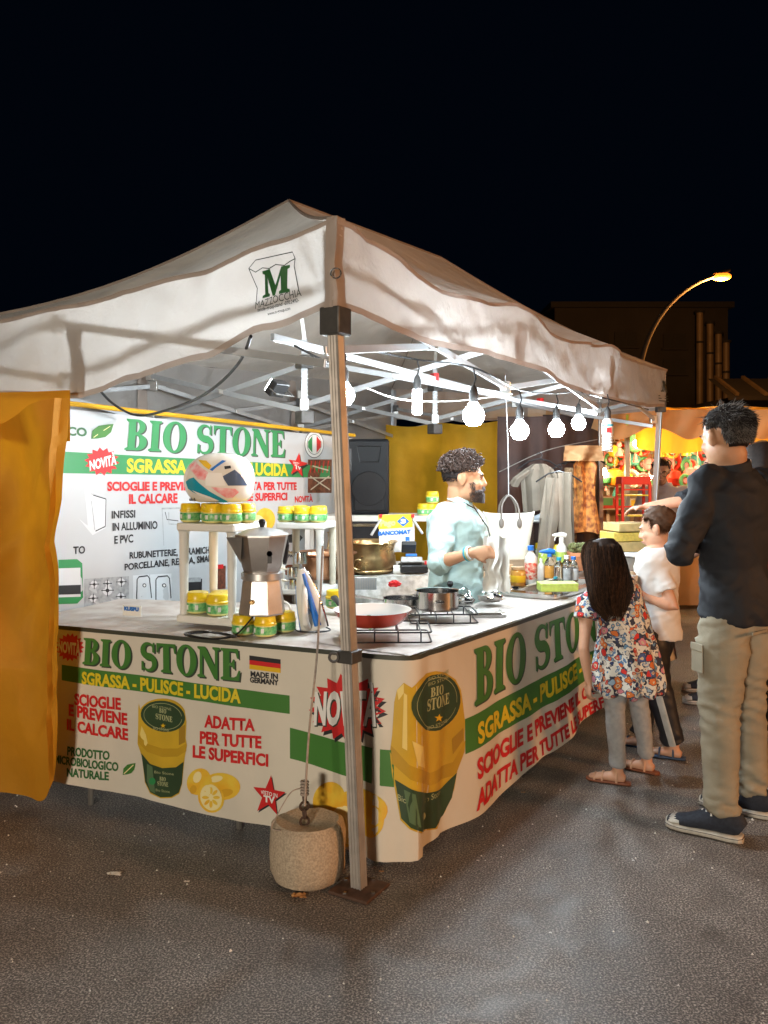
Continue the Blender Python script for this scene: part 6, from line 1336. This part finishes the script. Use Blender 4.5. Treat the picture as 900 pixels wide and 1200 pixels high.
def top(P,arms,add,mt,hem,sleeve,fx=1,fy=1,amp=.010,voxel=.009,shift=None,name='shirt',flare=0,seed=0,sl_add=None,collar=None):
    """sleeve: fraction of the arm covered (1=shoulder to wrist)"""
    H=P.H;m=MB(); rx=tuple(P.r@V((1,0,0))); R_=[]
    for z,a,b,y in TR:
        if z<hem: continue
        o=shift(z) if shift else V((0,0,0)); f=1+flare*max(0,(.75-z)); ad=add*(1 if z<.8 else .6)
        R_.append((P.w((0,y,z))+o,(a*H+ad)*fx*f,(b*H+ad)*fy*f))
    if hem<TR[0][0] or True:
        z,a,b,y=min(TR,key=lambda q:abs(q[0]-max(hem,.47))); o=shift(hem) if shift else V((0,0,0)); f=1+flare*max(0,(.75-hem)); R_.insert(0,(P.w((0,y,hem))+o,(a*H+add+.018)*fx*f,(b*H+add+.018)*fy*f))
    m.loft(R_,26,ref=rx)
    sa=add if sl_add is None else sl_add
    for sh,el,wr,hd,pn,th in arms:
        sh,el,wr=V(sh),V(el),V(wr); pts=[sh+(P.w((0,-.004,.78))+(shift(.78) if shift else V((0,0,0)))-sh)*.28,sh]; rs=[.040*H+sa,.036*H+sa]
        L1=(el-sh).length;L2=(wr-el).length; tot=(L1+L2)*sleeve
        for i in range(1,9):
            d=tot*i/8; p=sh.lerp(el,d/L1) if d<L1 else el.lerp(wr,min(1,(d-L1)/L2)); f=d/(L1+L2); pts.append(p); rs.append(lerp(.033,.019,f)*H+sa)
        tube_clothes(m,pts,rs,16); m.ell(sh,(.038*H+sa*.8,)*3,n=14,h=8)
        if tot>L1: m.ell(el,(.0235*H+sa,)*3,n=14,h=8)
    def dsp(p,n):
        a=amp
        for sh,el,wr,*_ in arms: a+=amp*1.2*math.exp(-((p-V(el)).length/.09)**2)+amp*.8*math.exp(-((p-V(sh)+V((0,0,.08))).length/.08)**2)
        r1=1-abs(noise.noise(V((p.x*6+seed,p.y*6,p.z*11+p.x*7))))*2.6; r2=1-abs(noise.noise(V((p.x*13+seed,p.y*13,p.z*24-p.x*10))))*2.4
        return folds(p,n,a*.6,6,9,seed)+a*.55*max(-.6,r1)+a*.28*max(-.5,r2)-a*.35
    return remesh(m,name,M[mt],P.t,voxel,2,dsp)
def sneaker(P,ankle,fd,L=.29,name='shoe'):
    a=V(ankle);fd=V(fd).normalized(); s=fd.cross(V((0,0,1))); g=V((a.x,a.y,0)); h0=g-fd*.075
    sh=MB().loft([(h0+fd*x*L+V((0,0,.036+z)),w_*L/.29,h*1.0) for x,z,w_,h in((-.02,.02,.026,.03),(.04,.032,.036,.05),(.2,.04,.041,.060),(.35,.034,.040,.052),(.5,.022,.043,.040),(.7,.008,.049,.028),(.88,.0,.045,.020),(.96,-.002,.033,.014))],20,ref=tuple(s)).build(name,M['canvas_navy'],P.t)
    MB().loft([(h0+fd*x*L+V((0,0,.017)),w_*L/.29,.0175) for x,w_ in((-.02,.018),(.02,.034),(.15,.042),(.35,.041),(.55,.045),(.75,.052),(.9,.046),(.98,.03),(1.0,.012))],24,ref=tuple(s),power=3).build('sole',M['rubber_white'],sh)
    MB().loft([(h0+fd*x*L+V((0,0,z)),w_,h) for x,z,w_,h in((.78,.040,.050,.022),(.88,.036,.048,.021),(.95,.032,.036,.016),(.99,.028,.018,.010))],16,ref=tuple(s)).build('toe_cap',M['rubber_white'],sh)
    for i in range(6):
        x=.36+.062*i; z=.122-.0125*i
        MB().tube([h0+fd*x*L+s*(-.034)+V((0,0,z-.030)),h0+fd*(x+.01)*L+s*(-.02)+V((0,0,z-.008)),h0+fd*(x+.02)*L+V((0,0,z+.002)),h0+fd*(x+.03)*L+s*.032+V((0,0,z-.022))],.0055,6).build('lace',M['white_print'],sh)
    MB().loft([(h0+fd*x*L+V((0,0,.021)),w_*L/.29,.002) for x,w_ in((-.025,.018),(.02,.0355),(.15,.0435),(.35,.0425),(.55,.0465),(.75,.0535),(.9,.0475),(.985,.031))],24,ref=tuple(s),power=3).build('sole_stripe',M['canvas_navy'],sh)
def sandal(P,ankle,fd,L=.2,mt='sandal_brown',name='sandal'):
    a=V(ankle);fd=V(fd).normalized(); s=fd.cross(V((0,0,1))); g=V((a.x,a.y,0)); h0=g-fd*.055
    sh=MB().loft([(h0+fd*x*L+V((0,0,.009)),w_*L/.2,.009) for x,w_ in((-.03,.012),(.02,.024),(.2,.028),(.45,.026),(.7,.034),(.9,.030),(1.02,.012))],20,ref=tuple(s),power=2.6).build(name,M[mt],P.t)
    for x,h in((.80,.024),(.62,.036),(.28,.066)):
        MB().tube([h0+fd*x*L+s*(.032*math.cos(q))+V((0,0,.014+h*math.sin(q))) for q in[PI*i/8 for i in range(9)]],.0055,6).build('strap',M['sandal_strap' if mt=='sandal_brown' else mt],sh)
mk('canvas_navy',(.025,.03,.045),.8,nz=(80,.3)); mk('rubber_white',(.62,.58,.50),.55,nz=(30,.25)); mk('sandal_brown',(.22,.07,.03),.6); mk('sandal_strap',(.62,.35,.22),.5); mk('sandal_dark',(.03,.06,.12),.6)
mk('khaki',(.33,.29,.21),.85,nz=(6,.18),bump=(120,.25,.003)); mk('navy_shirt',(.009,.011,.017),.75,nz=(4,.3),bump=(150,.2,.002)); mk('mint',(.48,.64,.61),.75,nz=(9,.14),bump=(100,.2,.003),stretch=(1,1,3)); mk('white_tee',(.74,.71,.68),.8,nz=(6,.1)); mk('black_track',(.012,.013,.018),.55); mk('silver_stripe',(.5,.5,.48),.55,nz=(18,.2)); mk('grey_jersey',(.34,.35,.36),.85,nz=(40,.15)); mk('grey_shirt',(.34,.33,.36),.8,nz=(8,.2)); mk('jeans',(.07,.08,.10),.85,nz=(20,.3))
def floral():
    m=bpy.data.materials.new('floral_dress'); m.use_nodes=True; nt=m.node_tree;N=nt.nodes;L=nt.links;b=N['Principled BSDF']; b.inputs['Roughness'].default_value=.8
    t=N.new('ShaderNodeTexCoord'); nn=N.new('ShaderNodeTexNoise'); nn.inputs['Scale'].default_value=38; L.new(t.outputs['Object'],nn.inputs[0])
    ad=N.new('ShaderNodeVectorMath'); ad.operation='MULTIPLY_ADD'; ad.inputs[1].default_value=(.028,)*3; L.new(nn.outputs['Color'],ad.inputs[0]); L.new(t.outputs['Object'],ad.inputs[2])
    bgN=N.new('ShaderNodeTexNoise'); bgN.inputs['Scale'].default_value=26; L.new(ad.outputs[0],bgN.inputs[0])
    bgc=N.new('ShaderNodeValToRGB'); bgc.color_ramp.interpolation='CONSTANT'; e=bgc.color_ramp.elements; e[0].color=(.03,.035,.06,1); e[1].position=.43; e[1].color=(.70,.67,.60,1); q=e.new(.58); q.color=(.10,.20,.36,1); q=e.new(.66); q.color=(.62,.58,.52,1)
    L.new(bgN.outputs[0],bgc.inputs[0]); cur=bgc.outputs[0]
    def thr(src,v):
        n=N.new('ShaderNodeMath'); n.operation='LESS_THAN'; n.inputs[1].default_value=v; L.new(src,n.inputs[0]); return n.outputs[0]
    def over(fac,colsock,col,under):
        x=N.new('ShaderNodeMix'); x.data_type='RGBA'; L.new(fac,x.inputs['Factor']); L.new(under,x.inputs['A'])
        if colsock is not None: L.new(colsock,x.inputs['B'])
        else: x.inputs['B'].default_value=(*col,1)
        return x.outputs['Result']
    for scl,r0,pal in((38,.37,((.12,.26,.42),(.60,.12,.03),(.62,.58,.52),(.02,.04,.13),(.5,.05,.03))),(18,.34,((.62,.03,.02),(.62,.16,.03),(.06,.10,.26),(.60,.22,.28),(.30,.42,.55)))):
        v=N.new('ShaderNodeTexVoronoi'); v.inputs['Scale'].default_value=scl; L.new(ad.outputs[0],v.inputs[0])
        sp=N.new('ShaderNodeSeparateColor'); L.new(v.outputs['Color'],sp.inputs[0]); cr=N.new('ShaderNodeValToRGB'); cr.color_ramp.interpolation='CONSTANT'; e=cr.color_ramp.elements
        e[0].color=(*pal[0],1); e[1].position=.2; e[1].color=(*pal[1],1)
        for i in(2,3,4): q=e.new(.2*i); q.color=(*pal[i],1)
        L.new(sp.outputs[0],cr.inputs[0])
        cur=over(thr(v.outputs['Distance'],r0+.05),None,(.04,.04,.07),cur); cur=over(thr(v.outputs['Distance'],r0),cr.outputs[0],None,cur); cur=over(thr(v.outputs['Distance'],.17),None,(.60,.50,.34),cur); cur=over(thr(v.outputs['Distance'],.09),None,(.30,.03,.03),cur)
    L.new(cur,b.inputs['Base Color']); return m
M['floral']=floral()
def legset(P,fl,fr,kl=None,kr=None,sh=V((0,0,0)),ank=.048):
    H=P.H; out=[]
    for s,f,kk in((-1,fl,kl),(1,fr,kr)):
        hp_=P.w((s*.050,0,.50))+sh; an=V((f[0],f[1],ank*H+.02)); kn=hp_.lerp(an,.48)+P.r@V((0,.02,0)) if kk is None else V(kk); out.append((hp_,kn,an))
    return out
# --- tall man in navy shirt and khaki cargo trousers
P=Person('tall man in navy shirt and khaki trousers seen from behind at the right edge',(1.47,3.56,0),R(130),1.79)
fdm=V((-.81,.58,0)); fl=(1.375,3.47); fr_=(1.60,3.70)
shf=lambda z:V((-.03*clampi((z-.5)/.4,0,1),0,0))
legs=legset(P,fl,fr_)
shL=at(829,566,3.50); shR=P.w((.112,0,.80))+V((0,0,0))
aL=(shL,at(797,647,3.42),V((1.31,3.74,1.22)),(.75,.6,.1),(.5,-.2,-.3),1); aR=(shR,P.w((.15,.05,.64)),P.w((.05,.15,.66)),(.1,.1,.98),(-.6,.7,0),-1)
KM=1.10; hcm=at(851,514,3.52); hcm.z=1.79-.123*1.10-.030; hrm=Rz(R(112-90))@Euler((R(-8),0,0)).to_matrix()
mkbody(P,hcm,hrm,KM,[aL,aR],legs,'skin_tan',.97,.94,shift=shf)
top(P,[aL,aR],.014,'navy_shirt',.495,.98,1.06,1.09,.011,shift=shf,name='shirt',seed=3)
trousers(P,legs,.012,'khaki',.53,fx=1.0,fy=1.04,amp=.018,knee=1.15,seed=7)
nbm=P.w((0,-.004,.80))+shf(.8); 
MB().loft([(nbm,.085,.080),(nbm.lerp(hcm,.22)-hrm@V((0,.010,0)),.082,.080),(nbm.lerp(hcm,.42)-hrm@V((0,.016,0)),.072,.074),(nbm.lerp(hcm,.50)-hrm@V((0,.016,0)),.068,.070)],22,ref=tuple(P.r@V((1,0,0)))).build('collar',M['navy_shirt'],P.t)
# cargo pocket on the left thigh and a hip pocket welt
h,k_,a_=legs[0]; 
pc=h.lerp(k_,.44)-P.r@V((.100,-.055,0)); MB().box(pc,(.006,.075,.11),m=P.r@Rz(R(-25))).build('cargo_pocket',M['khaki'],P.t,bevel=.004,smooth=False); MB().box(pc+V((0,0,.048))-P.r@V((.004,0,0)),(.008,.08,.032),m=P.r@Rz(R(-25))).build('pocket_flap',M['khaki'],P.t,bevel=.004,smooth=False)
MB().box(P.w((-.045,-.078,.475)),(.12,.006,.012),m=P.r).build('hip_pocket_welt',M['khaki'],P.t,bevel=.002,smooth=False)
sneaker(P,legs[0][2],fdm,.30); sneaker(P,legs[1][2],fdm,.30)
pr_=lambda d:(d.z>-.35 and d.y<.35) or d.z>.35
mp_=lambda d:not(abs(d.x)>.6 and -.42<d.y<.32 and d.z<.12) and ((d.z>-.80 and d.y<-.22) or (d.z>.02 and d.y<.30) or (d.z>.42 and d.y<.72))
hair_cap(P.t,hcm,hrm,KM,mp_,'hair_black',.005,nzamp=.002)
short_hair(P.t,hcm,hrm,KM,mp_,7000,lambda d:.014+.026*clampi((d.z+.1)/.7,0,1),'hair_black',comb=(.1,-.35,-.6),lift=.20,r=.0013,seed=4)
short_hair(P.t,hcm,hrm,KM,lambda d:mp_(d) and d.z<.30,3600,.017,'hair_grey',comb=(0,-.2,-.8),lift=.38,name='grey_sides',r=.0012,seed=5)
short_hair(P.t,hcm,hrm,KM,lambda d:mp_(d) and d.z>.25,900,.036,'hair_grey',comb=(.1,-.25,-.4),lift=.24,name='grey_strands',r=.0011,seed=6)
face(P.t,hcm,hrm,KM)
# --- girl in floral tunic
P=Person('little girl with long dark hair in a floral tunic and grey leggings',(1.20,4.14,0),R(112),1.18)
shf=lambda z:V((-.075*clampi((z-.55)/.35,0,1)-.02,0,0))
fl=(1.115,4.07); fr_=(1.30,4.22); legs=legset(P,fl,fr_,sh=V((-.02,0,0)))
shL=at(688,707,4.08); shR=at(739,705,4.2)
aL=(shL,at(684,760,4.02),at(690,800,4.02),(-.05,0,-1),(1,.3,0),-1); aR=(shR,at(752,745,4.24),at(745,752,4.42),(-.5,.7,.1),(0,0,-1),1)
hcg=at(703,660,4.12); hcg.z=1.18-.123*.9-.02; hrg=Rz(R(118-90))@Euler((R(-4),0,0)).to_matrix()
mkbody(P,hcg,hrg,.90,[aL,aR],legs,'skin_light',1.0,1.0,shift=shf,feet=((-.85,.4,0),(-.75,.6,0)),voxel=.0065,curl=.8)
def tunic():
    H=P.H;m=MB(); R_=[]
    for z,rx,ry in((.36,.150,.125),(.40,.152,.128),(.5,.140,.115),(.6,.120,.095),(.7,.108,.080),(.77,.104,.070),(.81,.085,.058),(.832,.052,.045)): R_.append((P.w((0,-.002,z))+shf(z),rx*H,ry*H))
    m.loft(R_,30,ref=tuple(P.r@V((1,0,0))))
    for sh,el,wr,*_ in(aL,aR): tube_clothes(m,[V(sh)+(P.w((0,0,.78))+shf(.78)-V(sh))*.35,V(sh),V(sh).lerp(V(el),.35)],[.05*H,.048*H,.052*H],14)
    def dsp(p,n):
        z=p.z/H; a=.010+.014*clampi((.75-z)/.35,0,1); th=math.atan2(p.y-P.b.y,p.x-P.b.x)
        return a*math.sin(th*9+nz3(p.z*3,p.x)*3)*clampi((.72-z)/.3,0,1)*.6+folds(p,n,.006,8,12,4)
    remesh(m,'tunic',M['floral'],P.t,.008,2,dsp)
tunic()
trousers(P,legs,.003,'grey_jersey',.52,amp=.006,voxel=.007,shift=shf,name='leggings',knee=1.4,seed=2)
sandal(P,legs[0][2],(-.85,.4,0)); sandal(P,legs[1][2],(-.75,.6,0))
def longhair():
    k=.9; w_=lambda p:hcg+hrg@(V(p)*k); m=MB()
    R_=[(w_((0,-.01,.128)),.02,.02),(w_((0,-.012,.118)),.055,.06),(w_((0,-.018,.09)),.075,.088),(w_((0,-.022,.04)),.086,.098),(w_((0,-.040,-.02)),.098,.090),(w_((0,-.062,-.08)),.112,.068),(w_((0,-.075,-.14)),.122,.054),(w_((.0,-.08,-.20)),.112,.042),(w_((.014,-.082,-.25)),.072,.032),(w_((.01,-.084,-.28)),.03,.02)]
    m.loft(R_,36,ref=tuple(hrg@V((1,0,0))))
    for i,v in enumerate(m.v):
        n=nz3(v.x*30,v.y*30,v.z*1.5)*.010+nz3(v.x*70,v.y*70,v.z*2)*.004; d=v-hcg; d.z=0; m.v[i]=v+d.normalized()*n
    m.build('hair_mass',M['hair_long'],P.t)
    rr=random.Random(3); S=[]
    for _ in range(2600):
        a=rr.uniform(0,2*PI); 
        if -.25<math.sin(a)>.72: continue
        top_=rr.uniform(0,1); pts=[]; o=rr.uniform(.97,1.12); e=rr.uniform(.74,1.10); ph=rr.uniform(0,6)
        for j in range(11):
            u=j/10*(len(R_)-2)*e; i=min(int(u),len(R_)-2); f=min(1,u-i); c=R_[i][0].lerp(R_[i+1][0],f); rx=lerp(R_[i][1],R_[i+1][1],f)*o; ry=lerp(R_[i][2],R_[i+1][2],f)*o
            rx=max(rx,.05*(1 if j>6 else 0)); aa=a+.10*math.sin(j*.6+ph); pts.append(c+hrg@V((rx*math.cos(aa),ry*math.sin(aa),0))+V((0,0,-.03*max(0,e-1)*j)))
        S.append(pts)
    strands(S[::2],.0028).build('hair_strands',M['hair_long'],P.t,weld=False); strands(S[1::2],.0022).build('hair_strands',M['hair_brown'],P.t,weld=False)
longhair(); face(P.t,hcg,hrg,.9,'hair_long')
# --- boy in white tee
P=Person('boy with short brown hair in white T-shirt and black striped tracksuit bottoms',(1.43,4.50,0),R(138),1.31)
shf=lambda z:V((.01,0,0))
fl=(1.49,4.45); fr_=(1.375,4.62); fl,fr_=(1.50,4.42),(1.385,4.60); legs=legset(P,fl,fr_,sh=V((.0,0,0)))
hcb=at(771,622,4.50); hcb.z=1.31-.123*.93-.012; hrb=Rz(R(148-90))@Euler((R(-12),0,0)).to_matrix()
shL=at(772,672,4.42); aL=(shL,at(790,712,4.36),at(757,700,4.40),(-.9,.1,.45),(0,.6,.3),1); shR=at(760,668,4.62); aR=(shR,at(752,705,4.66),at(748,690,4.50),(-.5,-.3,.7),(0,-.5,.2),-1)
mkbody(P,hcb,hrb,.93,[aL,aR],legs,'skin_light',1.0,1.0,shift=shf,feet=((-.8,.5,0),(-.85,.35,0)),voxel=.0065,curl=1.0)
top(P,[aL,aR],.022,'white_tee',.475,.30,1.02,1.08,.008,shift=shf,name='t_shirt',seed=9,sl_add=.018)
trousers(P,legs,.020,'black_track',.56,amp=.009,shift=shf,name='tracksuit_bottoms',seed=1)
for s,(h,k_,a_) in zip((-1,1),legs):
    o_=P.r@V((s*1,0,0)); bk=P.r@V((0,-.35,0)); d_=(o_+bk).normalized()
    MB().loft([(h+d_*.083+V((0,0,.03)),.018,.006),(h.lerp(k_,.5)+d_*.082,.02,.006),(k_+d_*.070,.02,.006),(k_.lerp(a_,.5)+d_*.066,.02,.006),(a_+d_*.058,.019,.006)],10,ref=tuple(P.r@V((0,1,0)))).build('side_stripe',M['silver_stripe'],P.t)
sandal(P,legs[0][2],(-.85,.35,0),.2,'sandal_dark'); sandal(P,legs[1][2],(-.8,.5,0),.2,'sandal_dark')
hair_cap(P.t,hcb,hrb,.93,lambda d:(d.z>-.5 and d.y<-.2) or (d.z>-.1 and d.y<.25) or (d.z>.35 and d.y<.6) or d.z>.75,'hair_brown',.010)
short_hair(P.t,hcb,hrb,.93,lambda d:(d.z>-.5 and d.y<-.2) or (d.z>-.1 and d.y<.25) or (d.z>.35 and d.y<.6) or d.z>.75,5600,.030,'hair_brown',comb=(0,.15,-.8),lift=.25,r=.0014,seed=8); face(P.t,hcb,hrb,.93,'hair_brown')
sn_b=thing('snack','small pale snack held up in the hands of the boy in the white T-shirt','snack',at(741,676,4.42)); MB().ell(sn_b.location,(.022,.02,.03),n=12,h=8).build('snack_body',M['cardboard'],sn_b); MB().lathe([(.024,-.03),(.03,.012)],sn_b.location,12).build('paper_wrap',M['paper'],sn_b)
# --- vendor
P=Person('curly-haired bearded vendor in a mint shirt looking right behind the counter',(.385,4.55,0),R(-18),1.585)
shf=lambda z:V((-.01*clampi((z-.6)/.3,0,1),0,0))
legs=legset(P,(.34,4.62),(.42,4.45)); KV=1.04
hcv=at(544,562,4.52); hrv=Rz(R(-5-90))
shR=at(520,612,4.40); aR=(shR,at(515,659,4.26),at(553,648,4.14),(.95,.12,.05),(0,.9,-.3),-1); shL=at(552,612,4.68); aL=(shL,at(560,660,4.74),at(574,656,4.50),(.4,-.8,.1),(-.5,.2,.3),1)
mkbody(P,hcv,hrv,KV,[aL,aR],legs,'skin_tan',1.12,1.15,shift=shf,curl=.45,voxel=.0075)
top(P,[aL,aR],.024,'mint',.47,.62,1.18,1.22,.013,shift=shf,name='shirt',seed=5,sl_add=.022)
trousers(P,legs,.018,'jeans',.53,shift=shf,name='jeans')
w_=V(aR[1]).lerp(V(aR[2]),.20)
MB().loft([(V(aR[1]).lerp(V(aR[2]),t),r_,r_) for t,r_ in((.02,.050),(.10,.056),(.2,.054),(.24,.044))],20).build('rolled_cuff',M['mint'],P.t)
for i,c_ in enumerate(('teal_print','jar_line','white_print')): 
    q=V(aR[1]).lerp(V(aR[2]),.86+.05*i); d_=(V(aR[2])-V(aR[1])).normalized(); MB().torus(q,.032,.005,m=d_.to_track_quat('Z','Y').to_matrix(),n=20,k=6).build('bracelet',M[c_],P.t)
nk=P.w((0,.03,.83))+shf(.83)
MB().tube([nk+V((-.02,-.05,.02)),nk+V((.05,-.095,-.02)),nk+V((.12,-.075,-.12)),nk+V((.15,-.06,-.24)),nk+V((.16,-.05,-.30))],.003,6).build('lanyard',M['black_plastic'],P.t)
MB().tube([nk+V((.04,-.09,-.0)),nk+V((.085,-.09,-.07)),nk+V((.095,-.07,-.09))],.003,6).build('necklace',M['brass'],P.t)
MB().loft([(nk+V((-.02,-.0,-.0)),.075,.068),(nk+V((-.012,0,.02)),.064,.062),(nk+V((-.008,0,.03)),.060,.058)],20).build('collar',M['mint'],P.t)
short_hair(P.t,hcv,hrv,KV,lambda d:d.z>-.45 and d.z<.3 and d.y<.12,2200,.009,'hair_black',comb=(0,-.1,-.8),lift=.4,name='shaved_sides',r=.0016,seed=11)
hair_cap(P.t,hcv,hrv,KV,lambda d:(d.z>-.32 and d.y<.12) or (d.z>.25 and d.y<.75) or d.z>.5,'hair_black',.004,name='hair_base')
def curls():
    rr=random.Random(21); m=MB()
    for _ in range(620):
        z=rr.uniform(.12,1); a=rr.uniform(0,2*PI); q=math.sqrt(max(0,1-z*z)); d=V((q*math.cos(a),q*math.sin(a),z))
        if d.z<.45 and (d.y>.75): continue
        s=V((d.x*.076,d.y*.096-.010,d.z*.086+.036)); n=V((d.x/.078,d.y/.098,d.z/.09)).normalized(); h=rr.uniform(.004,.034); c=s+n*h; rad=rr.uniform(.007,.012)
        Q=Euler((rr.uniform(0,6),rr.uniform(0,6),rr.uniform(0,6))).to_matrix(); P_=[]
        for j in range(12): b=j*.75; P_.append(hcv+hrv@((c+Q@V((rad*math.cos(b),rad*math.sin(b),(j-6)*.0022)))*KV))
        m.tube(P_,.0026*KV,4,cap=False)
    m.build('curly_hair',M['hair_curly'],P.t,weld=False)
curls()
def beardm():
    rr=random.Random(31); S=[]
    for _ in range(3600):
        x=rr.uniform(-1,1); z=rr.uniform(-.112,-.012); front=rr.random()
        # jaw surface approx
        yy=.012+.080*math.sqrt(max(0,1-(x*.98)**2))*(1-.0) ; X=x*.066*(1+.3*z)
        if z>-.035 and abs(x)<.72: continue
        if -.066<z<-.048 and abs(x)<.33: continue
        if z>-.05 and .40<abs(x)<.9: continue
        Y=.020+.078*math.sqrt(max(0,1-x*x)); Y*=1+.35*(z+.04)
        b=V((X,Y,z)); n=V((x,math.sqrt(max(0,1-x*x)),-.5)).normalized(); pts=[hcv+hrv@((b+n*.010*j/3+V((0,0,-.004*j/3)))*KV) for j in range(4)]; S.append(pts)
    strands(S,.0015).build('beard',M['beard'],P.t,weld=False)
beardm(); face(P.t,hcv,hrv,KV)
# cloth in his hand
hp_=at(582,655,4.16)
def pap(a,b): return hp_+V(((a-.5)*.13+.02*nz3(a*4,b*4,1),.03*nz3(a*5,b*3,7)+.02*math.sin(a*9),.10-b*.27+.02*nz3(a*6,b*2,3)+.02*(1-abs(a-.5)*2)))
tag(MB().grid(pap,20,24).build('paper_towel',M['paper']),'crumpled white cloth hanging from the hand of the mint-shirted vendor','cloth')
# --- second vendor
P=Person('vendor in glasses and grey collared shirt, half hidden by the far tent leg',(2.78,8.45,0),R(-100),1.60)
legs=legset(P,(2.70,8.45),(2.86,8.45)); hc2=at(774,549,8.40); hc2.z=1.60-.13; hr2=Rz(R(-105-90))@Euler((R(-10),0,0)).to_matrix()
aL=(P.w((-.115,0,.79)),P.w((-.17,.02,.62)),P.w((-.13,.12,.55)),P.r@V((.2,.9,-.1)),(0,0,-1),-1); aR=(P.w((.115,0,.79)),P.w((.17,.02,.62)),P.w((.13,.12,.55)),P.r@V((-.2,.9,-.1)),(0,0,-1),1)
mkbody(P,hc2,hr2,1.0,[aL,aR],legs,'skin_brown',1.05,1.05,voxel=.011); top(P,[aL,aR],.022,'grey_shirt',.47,.4,1.1,1.1,.008,voxel=.012); trousers(P,legs,.018,'jeans',.53,voxel=.014,name='jeans')
MB().loft([(P.w((0,.0,.835)),.08,.075),(P.w((0,.0,.858)),.066,.064)],16).build('collar',M['grey_shirt'],P.t)
hair_cap(P.t,hc2,hr2,1.0,lambda d:(d.z>-.3 and d.y<.15) or d.z>.45,'hair_black',.008); short_hair(P.t,hc2,hr2,1.0,lambda d:(d.z>-.3 and d.y<.2) or d.z>.45,900,.025,'hair_black',r=.002); face(P.t,hc2,hr2,1.0,glasses=True)
# --- reaching customer
P=Person('customer in a dark navy top reaching a bare forearm over the carton stack',(2.22,5.55,0),R(165),1.66)
legs=legset(P,(2.10,5.42),(2.2,5.72)); hc3=P.w((0,.02,0)); hc3.z=1.66-.14; hr3=Rz(R(165-90))
shL=at(829,578,5.42); aL=(shL,at(797,588,5.35),at(756,594,5.40),(-.95,.1,-.12),(0,-.1,-1),1); aR=(P.w((.115,0,.79)),P.w((.14,.02,.62)),P.w((.10,.12,.55)),P.r@V((-.2,.9,-.1)),(0,0,-1),-1)
mkbody(P,hc3,hr3,1.0,[aL,aR],legs,'skin_light',1.0,1.0,voxel=.008,curl=.55); top(P,[aL,aR],.016,'navy_shirt',.47,.5,1.05,1.05,.008,voxel=.012); trousers(P,legs,.016,'black_track',.53,voxel=.014)
hair_cap(P.t,hc3,hr3,1.0,lambda d:(d.z>-.4 and d.y<.25) or d.z>.3,'hair_black',.012); short_hair(P.t,hc3,hr3,1.0,lambda d:(d.z>-.4 and d.y<.25) or d.z>.3,900,.03,'hair_black',r=.002); face(P.t,hc3,hr3,1.0)
sneaker(P,legs[0][2],(-.95,.3,0),.27); sneaker(P,legs[1][2],(-.95,.3,0),.27)
# --- woman at the right edge
P=Person('woman with long dark hair mostly hidden behind the tall man at the right edge',(2.10,4.72,0),R(125),1.66)
legs=legset(P,(2.0,4.65),(2.16,4.82)); hc4=at(888,533,4.68); hc4.z=1.66-.135; hr4=Rz(R(120-90))
aL=(P.w((-.105,0,.79)),P.w((-.12,.02,.62)),P.w((-.08,.10,.55)),P.r@V((.2,.9,-.1)),(0,0,-1),-1); aR=(P.w((.105,0,.79)),P.w((.13,.02,.62)),P.w((.10,.10,.55)),P.r@V((-.2,.9,-.1)),(0,0,-1),1)
mkbody(P,hc4,hr4,1.0,[aL,aR],legs,'skin_light',1.0,1.0,voxel=.010); top(P,[aL,aR],.016,'toy_red',.45,.5,1.0,1.05,.008,voxel=.013); trousers(P,legs,.012,'black_track',.53,voxel=.014)
m=MB(); w4=lambda p:hc4+hr4@V(p)
m.loft([(w4((0,-.01,.128)),.02,.02),(w4((0,-.014,.115)),.06,.07),(w4((0,-.018,.07)),.084,.10),(w4((0,-.03,.0)),.094,.10),(w4((0,-.05,-.08)),.10,.075),(w4((0,-.07,-.2)),.11,.05),(w4((0,-.075,-.32)),.09,.04),(w4((0,-.075,-.38)),.04,.02)],32,ref=tuple(hr4@V((1,0,0))))
for i,v in enumerate(m.v): d=v-hc4; d.z=0; m.v[i]=v+(d.normalized() if d.length>.001 else V((0,0,0)))*(nz3(v.x*30,v.y*30,v.z*1.5)*.012)
m.build('hair_mass',M['hair_long'],P.t); face(P.t,hc4,hr4,1.0,'hair_long')
sneaker(P,legs[0][2],(-.57,.82,0),.25); sneaker(P,legs[1][2],(-.57,.82,0),.25)
